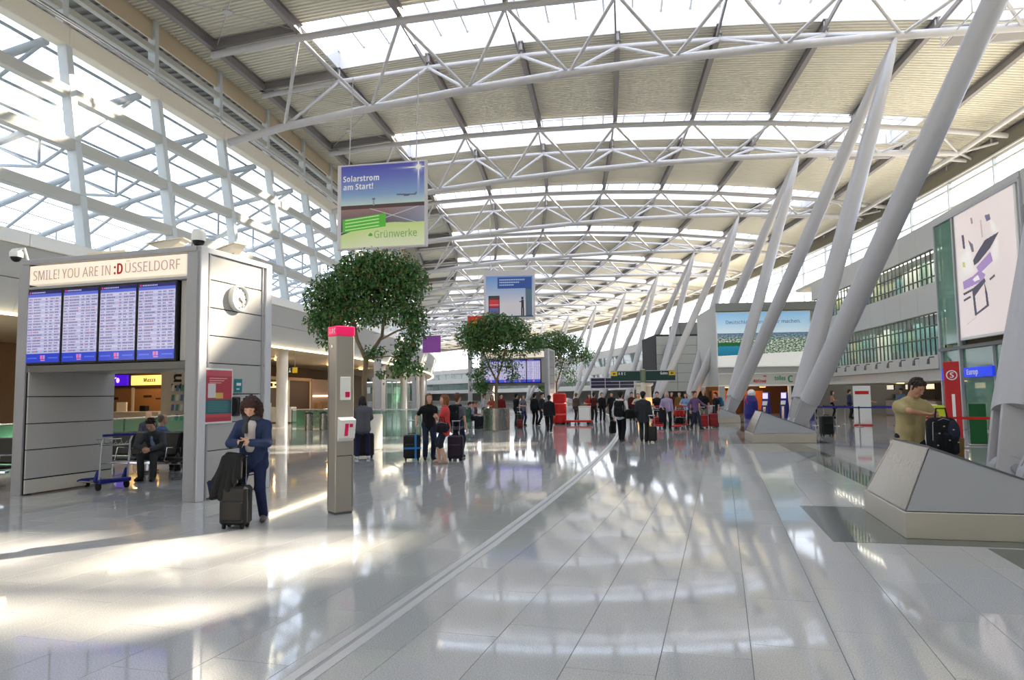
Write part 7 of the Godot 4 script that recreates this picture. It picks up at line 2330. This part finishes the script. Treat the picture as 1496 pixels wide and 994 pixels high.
	person("person in a grey hooded top and jeans, from behind, at the first tree's planter", gp, yg, {
		"h": 1.70, "bw": 1.1, "cell": 0.016, "lean": 0.14, "hp": 0.25, "top": Color(0.34, 0.34, 0.37), "thick": 0.028, "hem": 0.12, "legs": Color(0.09, 0.12, 0.26), "shoes": Color(0.82, 0.80, 0.80), "hc": Color(0.09, 0.05, 0.045), "hair": "bob",
		"wl": V.call(0.14, 0.98, 0.42), "wr": V.call(-0.14, 0.98, 0.42), "el": V.call(1, -0.4, -0.2), "er": V.call(-1, -0.4, -0.2), "fl": V.call(0.15, 0.08, 0), "fr": V.call(-0.15, 0.08, 0.03)})
	suitcase("dark red-brown suitcase standing before the person in the grey hooded top", gp + Vector3(-0.2, 0, -0.42), yg, 0.56, 0.62, 0.28, Color(0.14, 0.06, 0.05))
	# --- two women with cases and the man behind them
	var bt := Vector3(-7.5, 0, -17.5)
	person("person with light hair in a black short-sleeved top and jeans beside the blue-strapped case", bt, ry(eye, bt) + 0.2, {
		"h": 1.74, "cell": 0.016, "hy": 0.15, "sleeve": 0.5, "top": Color(0.035, 0.03, 0.035), "legs": Color(0.11, 0.15, 0.24), "hair": "long", "hc": Color(0.46, 0.32, 0.19), "wr": V.call(-0.36, 0.98, 0.10), "wl": V.call(0.20, 0.92, 0.10), "fl": V.call(0.10, 0.08, 0.05), "fr": V.call(-0.10, 0.08, 0)})
	var pk := Vector3(-6.68, 0, -16.62)
	person("person in a coral pink short-sleeved top and knee-length jeans, arms folded, facing left", pk, -1.15, {
		"h": 1.70, "bw": 1.05, "cell": 0.016, "sleeve": 0.5, "shorts": true, "top": Color(0.82, 0.27, 0.27), "thick": 0.02, "hem": 0.14, "legs": Color(0.12, 0.15, 0.20), "hair": "bob", "hc": Color(0.50, 0.30, 0.15), "shoes": Color(0.70, 0.60, 0.52),
		"wl": V.call(-0.10, 1.16, 0.20), "wr": V.call(0.10, 1.14, 0.22), "el": V.call(1, -0.6, 0.1), "er": V.call(-1, -0.6, 0.1), "cl": 0.9, "cr": 0.9, "fr": V.call(-0.09, 0.08, 0.14)})
	soft_bag("shoulder_bag", "dark shoulder bag with a pink flap on the hip of the person in coral pink", "bag", T(pk, -1.15) * T(V.call(0.22, 0.92, 0.08), 1.3), Vector3(0.34, 0.24, 0.14), cloth(Color(0.10, 0.06, 0.10)), "handle")
	var mb_ := Vector3(-6.95, 0, -18.2)
	person("person in a grey top with a black backpack standing behind the person in coral pink", mb_, ry(mb_, eye) - 0.5, {
		"h": 1.73, "cell": 0.018, "sleeve": 0.5, "top": Color(0.40, 0.40, 0.44), "legs": Color(0.10, 0.12, 0.22), "hc": Color(0.35, 0.22, 0.12)})
	soft_bag("backpack", "black backpack on the person behind the one in coral pink", "backpack", T(mb_, ry(mb_, eye) - 0.5) * Transform3D(Basis(Vector3.UP, PI), V.call(0, 1.20, -0.24)), Vector3(0.34, 0.50, 0.2), cloth(Color(0.035, 0.035, 0.05)), "back")
	suitcase("black suitcase with light blue straps in front of the person in the black top", Vector3(-7.92, 0, -17.35), 0.5, 0.44, 0.62, 0.28, Color(0.02, 0.025, 0.04), Color(0.22, 0.52, 0.80))
	suitcase("dark purple suitcase behind the legs of the person in coral pink", Vector3(-6.72, 0, -17.45), 0.2, 0.40, 0.60, 0.26, Color(0.14, 0.06, 0.16))
	# --- walkers in the middle
	var w1 := Vector3(-3.40, 0, -24.9)
	person("person walking away in a white shirt with a black backpack and shoulder bag", w1, PI - 0.12, {
		"h": 1.76, "cell": 0.016, "top": Color(0.82, 0.82, 0.84), "legs": Color(0.03, 0.03, 0.035), "hc": Color(0.05, 0.04, 0.035), "fl": V.call(0.08, 0.08, 0.16), "fr": V.call(-0.09, 0.10, -0.22), "wl": V.call(0.26, 0.86, 0.0), "wr": V.call(-0.22, 1.02, 0.12)})
	soft_bag("backpack", "black backpack of the walking person in the white shirt", "backpack", T(w1, PI - 0.12) * Transform3D(Basis(Vector3.UP, PI), V.call(0, 1.17, -0.24)), Vector3(0.38, 0.56, 0.22), cloth(Color(0.025, 0.025, 0.03)), "back")
	soft_bag("shoulder_bag", "large black shoulder bag at the right side of the walking person in the white shirt", "bag", T(w1, PI - 0.12) * T(V.call(-0.34, 0.98, -0.05), 1.2), Vector3(0.50, 0.34, 0.22), cloth(Color(0.03, 0.028, 0.03)), "handle")
	soft_bag("briefcase", "slim black bag carried in the left hand of the walking person in the white shirt", "bag", T(w1, PI - 0.12) * T(V.call(0.30, 0.52, 0.0), 1.4), Vector3(0.40, 0.46, 0.12), cloth(Color(0.03, 0.03, 0.035)), "handle")
	var w2 := Vector3(-2.63, 0, -24.95)
	person("person walking away in a dark grey suit pulling a black cabin case", w2, PI - 0.05, {
		"h": 1.72, "bw": 1.08, "cell": 0.016, "top": Color(0.17, 0.185, 0.20), "jacket": true, "thick": 0.03, "hem": 0.16, "legs": Color(0.16, 0.17, 0.18), "hc": Color(0.08, 0.06, 0.05), "fl": V.call(0.08, 0.08, 0.05), "fr": V.call(-0.08, 0.08, -0.08), "wr": V.call(-0.30, 0.82, -0.10), "wl": V.call(0.26, 0.86, 0.06)})
	suitcase("tall slim black cabin case pulled by the person in the dark grey suit", Vector3(-2.33, 0, -24.85), PI, 0.30, 0.50, 0.22, Color(0.03, 0.03, 0.03))
	var w3 := Vector3(-7.37, 0, -30.7)
	person("person in a dark jacket with a pale stripe walking away near the farther kiosk", w3, PI + 0.1, {
		"h": 1.62, "cell": 0.02, "top": Color(0.05, 0.055, 0.09), "jacket": true, "thick": 0.03, "legs": Color(0.035, 0.035, 0.045), "hc": Color(0.06, 0.04, 0.03), "hair": "tail", "fl": V.call(0.08, 0.08, 0.12), "fr": V.call(-0.08, 0.10, -0.15)})
	# --- the group coming towards the camera at the right
	var g1 := Vector3(-2.39, 0, -32.7)
	person("grey haired person in a pale lilac shirt carrying a dark coat, walking towards the camera", g1, 0.25, {
		"h": 1.74, "bw": 1.1, "cell": 0.02, "top": Color(0.66, 0.60, 0.74), "legs": Color(0.06, 0.07, 0.11), "hair": "bob", "hc": Color(0.66, 0.64, 0.62), "wr": V.call(-0.24, 1.0, 0.22), "fl": V.call(0.1, 0.08, 0.1), "fr": V.call(-0.1, 0.08, -0.1)})
	var ct := thing("coat", "dark coat over the arm of the grey haired person in lilac", "coat", T(g1, 0.25))
	var fk := Field.new(V.call(-0.5, 0.2, 0), V.call(0.05, 1.15, 0.45), 0.018)
	for q in 4:
		fk.cap(V.call(-0.32 + 0.06 * q, 0.98, 0.22), V.call(-0.36 + 0.08 * q, 0.42, 0.22), 0.05, 0.06, 0.05)
	part("cloth", fk.to(MB.new()), cloth(Color(0.06, 0.06, 0.10)), ct)
	var g2 := Vector3(-1.18, 0, -33.35)
	person("person in a purple shirt and jeans striding towards the right, among red luggage", g2, 0.7, {
		"h": 1.72, "bw": 1.05, "cell": 0.02, "top": Color(0.42, 0.32, 0.48), "legs": Color(0.14, 0.17, 0.24), "hc": Color(0.20, 0.12, 0.08), "skin": "skin tanned", "fl": V.call(0.08, 0.08, 0.28), "fr": V.call(-0.08, 0.10, -0.22), "wl": V.call(0.50, 1.05, 0.25), "wr": V.call(-0.25, 0.88, -0.05)})
	person("person in a dark tee shirt and light shorts standing behind the red suitcases", Vector3(-0.85, 0, -36.3), 0.0, {
		"h": 1.80, "cell": 0.022, "sleeve": 0.5, "shorts": true, "top": Color(0.05, 0.05, 0.06), "legs": Color(0.45, 0.42, 0.36), "hc": Color(0.25, 0.17, 0.11), "hair": "ring", "skin": "skin tanned"})
	person("person in dark clothes with a blue rucksack, right of the red suitcases", Vector3(-0.28, 0, -36.2), -0.9, {
		"h": 1.66, "cell": 0.022, "sleeve": 0.5, "top": Color(0.06, 0.07, 0.11), "legs": Color(0.10, 0.12, 0.22), "hc": Color(0.10, 0.08, 0.06)})
	soft_bag("backpack", "blue rucksack on the person right of the red suitcases", "backpack", T(Vector3(-0.28, 0, -36.2), -0.9) * Transform3D(Basis(Vector3.UP, PI), V.call(0, 1.22, -0.26)), Vector3(0.32, 0.46, 0.22), cloth(Color(0.20, 0.38, 0.52)), "back")
	suitcase("bright red suitcase, left of the pair beside the striding person in purple", Vector3(-0.88, 0, -35.2), 0.2, 0.42, 0.56, 0.28, Color(0.62, 0.05, 0.06))
	suitcase("bright red suitcase, right of the pair beside the striding person in purple", Vector3(-0.42, 0, -35.4), 0.1, 0.42, 0.62, 0.28, Color(0.52, 0.04, 0.05))
	luggage_cart("red fronted luggage cart left of the lilac shirt, pushed by the dark hatted person", Vector3(-3.0, 0, -35.2), -PI / 2 + 0.2, M["chrome"], M["red"])
	luggage_cart("red fronted luggage cart loaded with dark bags between the lilac and purple shirts", Vector3(-1.95, 0, -34.6), -PI / 2 - 0.2, M["chrome"], M["red"])
	for q in [[-3.0, 0.22, -35.15, Color(0.60, 0.10, 0.08), "red holdall on the luggage cart left of the lilac shirt"], [-1.95, 0.22, -34.55, Color(0.04, 0.04, 0.05), "black holdall low on the luggage cart between the lilac and purple shirts"], [-1.95, 0.56, -34.6, Color(0.66, 0.12, 0.09), "red holdall on top of the black one on the luggage cart"]]:
		soft_bag("holdall", q[4], "bag", T(Vector3(q[0], q[1] + 0.16, q[2]), 0.1), Vector3(0.56, 0.32, 0.3), cloth(q[3]), "handle")
	# --- the far crowd: a few poses, each person with colours of their own
	var pose := {
		"stand": person("person", Vector3.ZERO, 0, {"h": 1.72, "cell": 0.026, "fl": V.call(0.11, 0.08, 0.03)}),
		"walk": person("person", Vector3.ZERO, 0, {"h": 1.74, "cell": 0.026, "fl": V.call(0.09, 0.08, 0.22), "fr": V.call(-0.09, 0.10, -0.2), "wl": V.call(0.26, 0.88, -0.1), "wr": V.call(-0.26, 0.88, 0.16)}),
		"woman": person("person", Vector3.ZERO, 0, {"h": 1.66, "cell": 0.026, "hair": "long", "sleeve": 0.5, "wr": V.call(-0.12, 1.08, 0.26), "er": V.call(-1, -0.6, 0)}),
		"hold": person("person", Vector3.ZERO, 0, {"h": 1.72, "cell": 0.026, "sleeve": 0.5, "wl": V.call(0.16, 1.0, 0.34), "wr": V.call(-0.16, 1.0, 0.34)}),
		"sit": person("person", Vector3.ZERO, 0, {"h": 1.72, "cell": 0.026, "pel": V.call(0, 0.55, 0.05), "fl": V.call(0.14, 0.08, 0.50), "fr": V.call(-0.12, 0.08, 0.46), "khint": V.call(0.1, 0.5, 1), "wl": V.call(0.15, 0.66, 0.36), "wr": V.call(-0.15, 0.66, 0.36), "lean": 0.15}),
	}
	var crowd := [
		# pose, x, z, facing, shirt, trousers, hair, label
		["stand", -11.7, -37.4, 0.6, Color(0.45, 0.05, 0.07), Color(0.06, 0.06, 0.08), Color(0.1, 0.07, 0.05), "person in a dark red jacket, second from left behind the steel drum planter"],
		["woman", -12.2, -37.3, 0.3, Color(0.62, 0.30, 0.24), Color(0.10, 0.12, 0.2), Color(0.08, 0.05, 0.04), "person in a salmon top, leftmost of the crowd behind the steel drum planter"],
		["hold", -10.95, -37.8, 2.6, Color(0.07, 0.07, 0.09), Color(0.05, 0.06, 0.09), Color(0.06, 0.05, 0.05), "person in black with back turned, third in the crowd under the farther flight screens"],
		["woman", -10.4, -37.2, 0.9, Color(0.42, 0.40, 0.43), Color(0.13, 0.18, 0.32), Color(0.3, 0.2, 0.12), "person in a grey top and jeans, mid crowd under the farther flight screens"],
		["stand", -9.85, -37.6, 2.9, Color(0.05, 0.06, 0.07), Color(0.05, 0.05, 0.06), Color(0.05, 0.04, 0.04), "person in a black coat just left of the right post of the farther kiosk"],
		["walk", -9.35, -37.3, 1.2, Color(0.12, 0.14, 0.16), Color(0.07, 0.08, 0.10), Color(0.12, 0.08, 0.06), "person in dark grey walking past the right post of the farther kiosk"],
		["walk", -12.85, -37.9, 2.0, Color(0.70, 0.70, 0.72), Color(0.09, 0.10, 0.14), Color(0.4, 0.3, 0.2), "person in a pale top at the back of the crowd behind the second tree"],
		["stand", -8.2, -41.0, 2.8, Color(0.27, 0.25, 0.22), Color(0.16, 0.17, 0.2), Color(0.35, 0.25, 0.14), "person in a brown jacket just right of the red booth"],
		["woman", -7.75, -42.8, 0.2, Color(0.66, 0.14, 0.09), Color(0.06, 0.06, 0.07), Color(0.2, 0.12, 0.08), "person in an orange red top behind the white carton"],
		["hold", -7.3, -41.8, 3.0, Color(0.28, 0.10, 0.07), Color(0.05, 0.05, 0.07), Color(0.1, 0.07, 0.05), "person in a rust jacket, third from the red booth"],
		["stand", -6.95, -42.6, 0.4, Color(0.05, 0.055, 0.07), Color(0.04, 0.04, 0.05), Color(0.45, 0.33, 0.2), "person in black facing the camera, fourth from the red booth"],
		["walk", -6.45, -43.2, 0.0, Color(0.10, 0.10, 0.12), Color(0.05, 0.05, 0.06), Color(0.08, 0.06, 0.05), "person in dark clothes walking towards the camera, fifth from the red booth"],
		["woman", -5.95, -44.0, 2.5, Color(0.55, 0.07, 0.06), Color(0.05, 0.05, 0.06), Color(0.12, 0.08, 0.05), "person with a red top left of the walker in the white shirt"],
		["stand", -5.2, -43.0, 0.2, Color(0.30, 0.09, 0.09), Color(0.12, 0.07, 0.07), Color(0.15, 0.1, 0.06), "person in maroon just left of the walker in the white shirt"],
		["woman", -4.55, -40.5, 0.1, Color(0.72, 0.68, 0.62), Color(0.08, 0.08, 0.10), Color(0.5, 0.36, 0.2), "person in a cream top half hidden by the walker in the white shirt"],
		["hold", -3.1, -36.0, 0.1, Color(0.06, 0.06, 0.08), Color(0.05, 0.05, 0.06), Color(0.07, 0.07, 0.09), "person in a dark coat behind the left red fronted luggage cart"],
		["stand", -2.15, -38.6, 0.0, Color(0.46, 0.36, 0.16), Color(0.10, 0.09, 0.08), Color(0.08, 0.06, 0.05), "person in an ochre top behind the lilac shirt"],
		["woman", -1.75, -36.6, 0.3, Color(0.50, 0.64, 0.78), Color(0.10, 0.11, 0.16), Color(0.2, 0.13, 0.08), "person in a pale blue top between the lilac and purple shirts"],
		["hold", -1.4, -37.4, -0.2, Color(0.74, 0.64, 0.60), Color(0.16, 0.15, 0.16), Color(0.4, 0.28, 0.18), "person in a beige top just left of the purple shirt"],
		["walk", -2.75, -41.5, 0.3, Color(0.35, 0.08, 0.07), Color(0.05, 0.05, 0.06), Color(0.1, 0.07, 0.05), "person in dark red at the back, right of the dark grey suit"],
		["stand", 5.4, -47.2, 1.6, Color(0.62, 0.24, 0.22), Color(0.10, 0.10, 0.13), Color(0.35, 0.22, 0.12), "person in a faded red top, leftmost at the check-in queue"],
		["woman", 6.6, -48.0, 1.4, Color(0.70, 0.52, 0.42), Color(0.08, 0.08, 0.1), Color(0.15, 0.1, 0.07), "person in a peach top, second at the check-in queue"],
		["stand", 7.5, -47.5, 1.8, Color(0.16, 0.20, 0.34), Color(0.06, 0.07, 0.1), Color(0.08, 0.06, 0.05), "person in navy, third at the check-in queue"],
		["hold", 8.3, -46.5, 1.2, Color(0.85, 0.82, 0.80), Color(0.10, 0.12, 0.18), Color(0.1, 0.07, 0.05), "person in a white top left of the white standing sign"],
		["walk", 9.6, -44.0, -0.6, Color(0.40, 0.52, 0.64), Color(0.08, 0.09, 0.12), Color(0.12, 0.09, 0.06), "person in a blue top right of the white standing sign"],
		["stand", 11.3, -40.5, 0.9, Color(0.30, 0.12, 0.40), Color(0.06, 0.05, 0.09), Color(0.1, 0.07, 0.05), "person in violet at the check-in desks, left of the man in khaki"],
		["sit", -12.35, -33.7, 1.67, Color(0.18, 0.19, 0.22), Color(0.07, 0.07, 0.09), Color(0.1, 0.07, 0.05), "person in dark grey seated nearest on the black seats beside the steel drum planter"],
		["sit", -12.42, -34.35, 1.67, Color(0.60, 0.60, 0.66), Color(0.10, 0.12, 0.20), Color(0.25, 0.16, 0.1), "person in pale grey, middle of three seated beside the steel drum planter"],
		["sit", -12.48, -35.0, 1.67, Color(0.40, 0.20, 0.22), Color(0.06, 0.06, 0.08), Color(0.5, 0.38, 0.24), "person in dark rose seated farthest on the black seats beside the steel drum planter"],
		["woman", -15.2, -29.4, 2.2, Color(0.36, 0.60, 0.58), Color(0.10, 0.12, 0.16), Color(0.3, 0.2, 0.12), "person in a teal top behind the glass balustrade of the stairwell"],
	]
	for c in crowd:
		var p: Node3D = pose[c[0]].duplicate()
		p.name = numbered("person")
		add_child(p)
		p.transform = T(Vector3(c[1], 0, c[2]), c[3])
		tag(p, c[7], "person")
		for m in p.get_children():
			var n := str(m.name)
			if n.begins_with("shirt"):
				m.material_override = cloth(c[4])
			elif n.begins_with("trousers"):
				m.material_override = cloth(c[5])
			elif n.begins_with("hair"):
				m.material_override = mat("hair " + Color(c[6]).to_html(), c[6], 0.7)
	for q in pose:
		pose[q].free()
	suitcase("dark suitcase between the crowd under the farther flight screens", Vector3(-10.55, 0, -36.9), 0.2, 0.40, 0.58, 0.26, Color(0.05, 0.05, 0.05))
	suitcase("red suitcase low behind the right side of the steel drum planter", Vector3(-9.55, 0, -33.6), 0.4, 0.30, 0.42, 0.22, Color(0.42, 0.05, 0.05))
	suitcase("large black suitcase beside the second column base", Vector3(3.75, 0, -29.0), 0.3, 0.46, 0.70, 0.30, Color(0.03, 0.035, 0.04), Color(0, 0, 0, 0), false)
	suitcase("grey suitcase of the person in navy at the check-in queue", Vector3(7.9, 0, -46.9), 0.3, 0.40, 0.58, 0.26, Color(0.16, 0.15, 0.15))
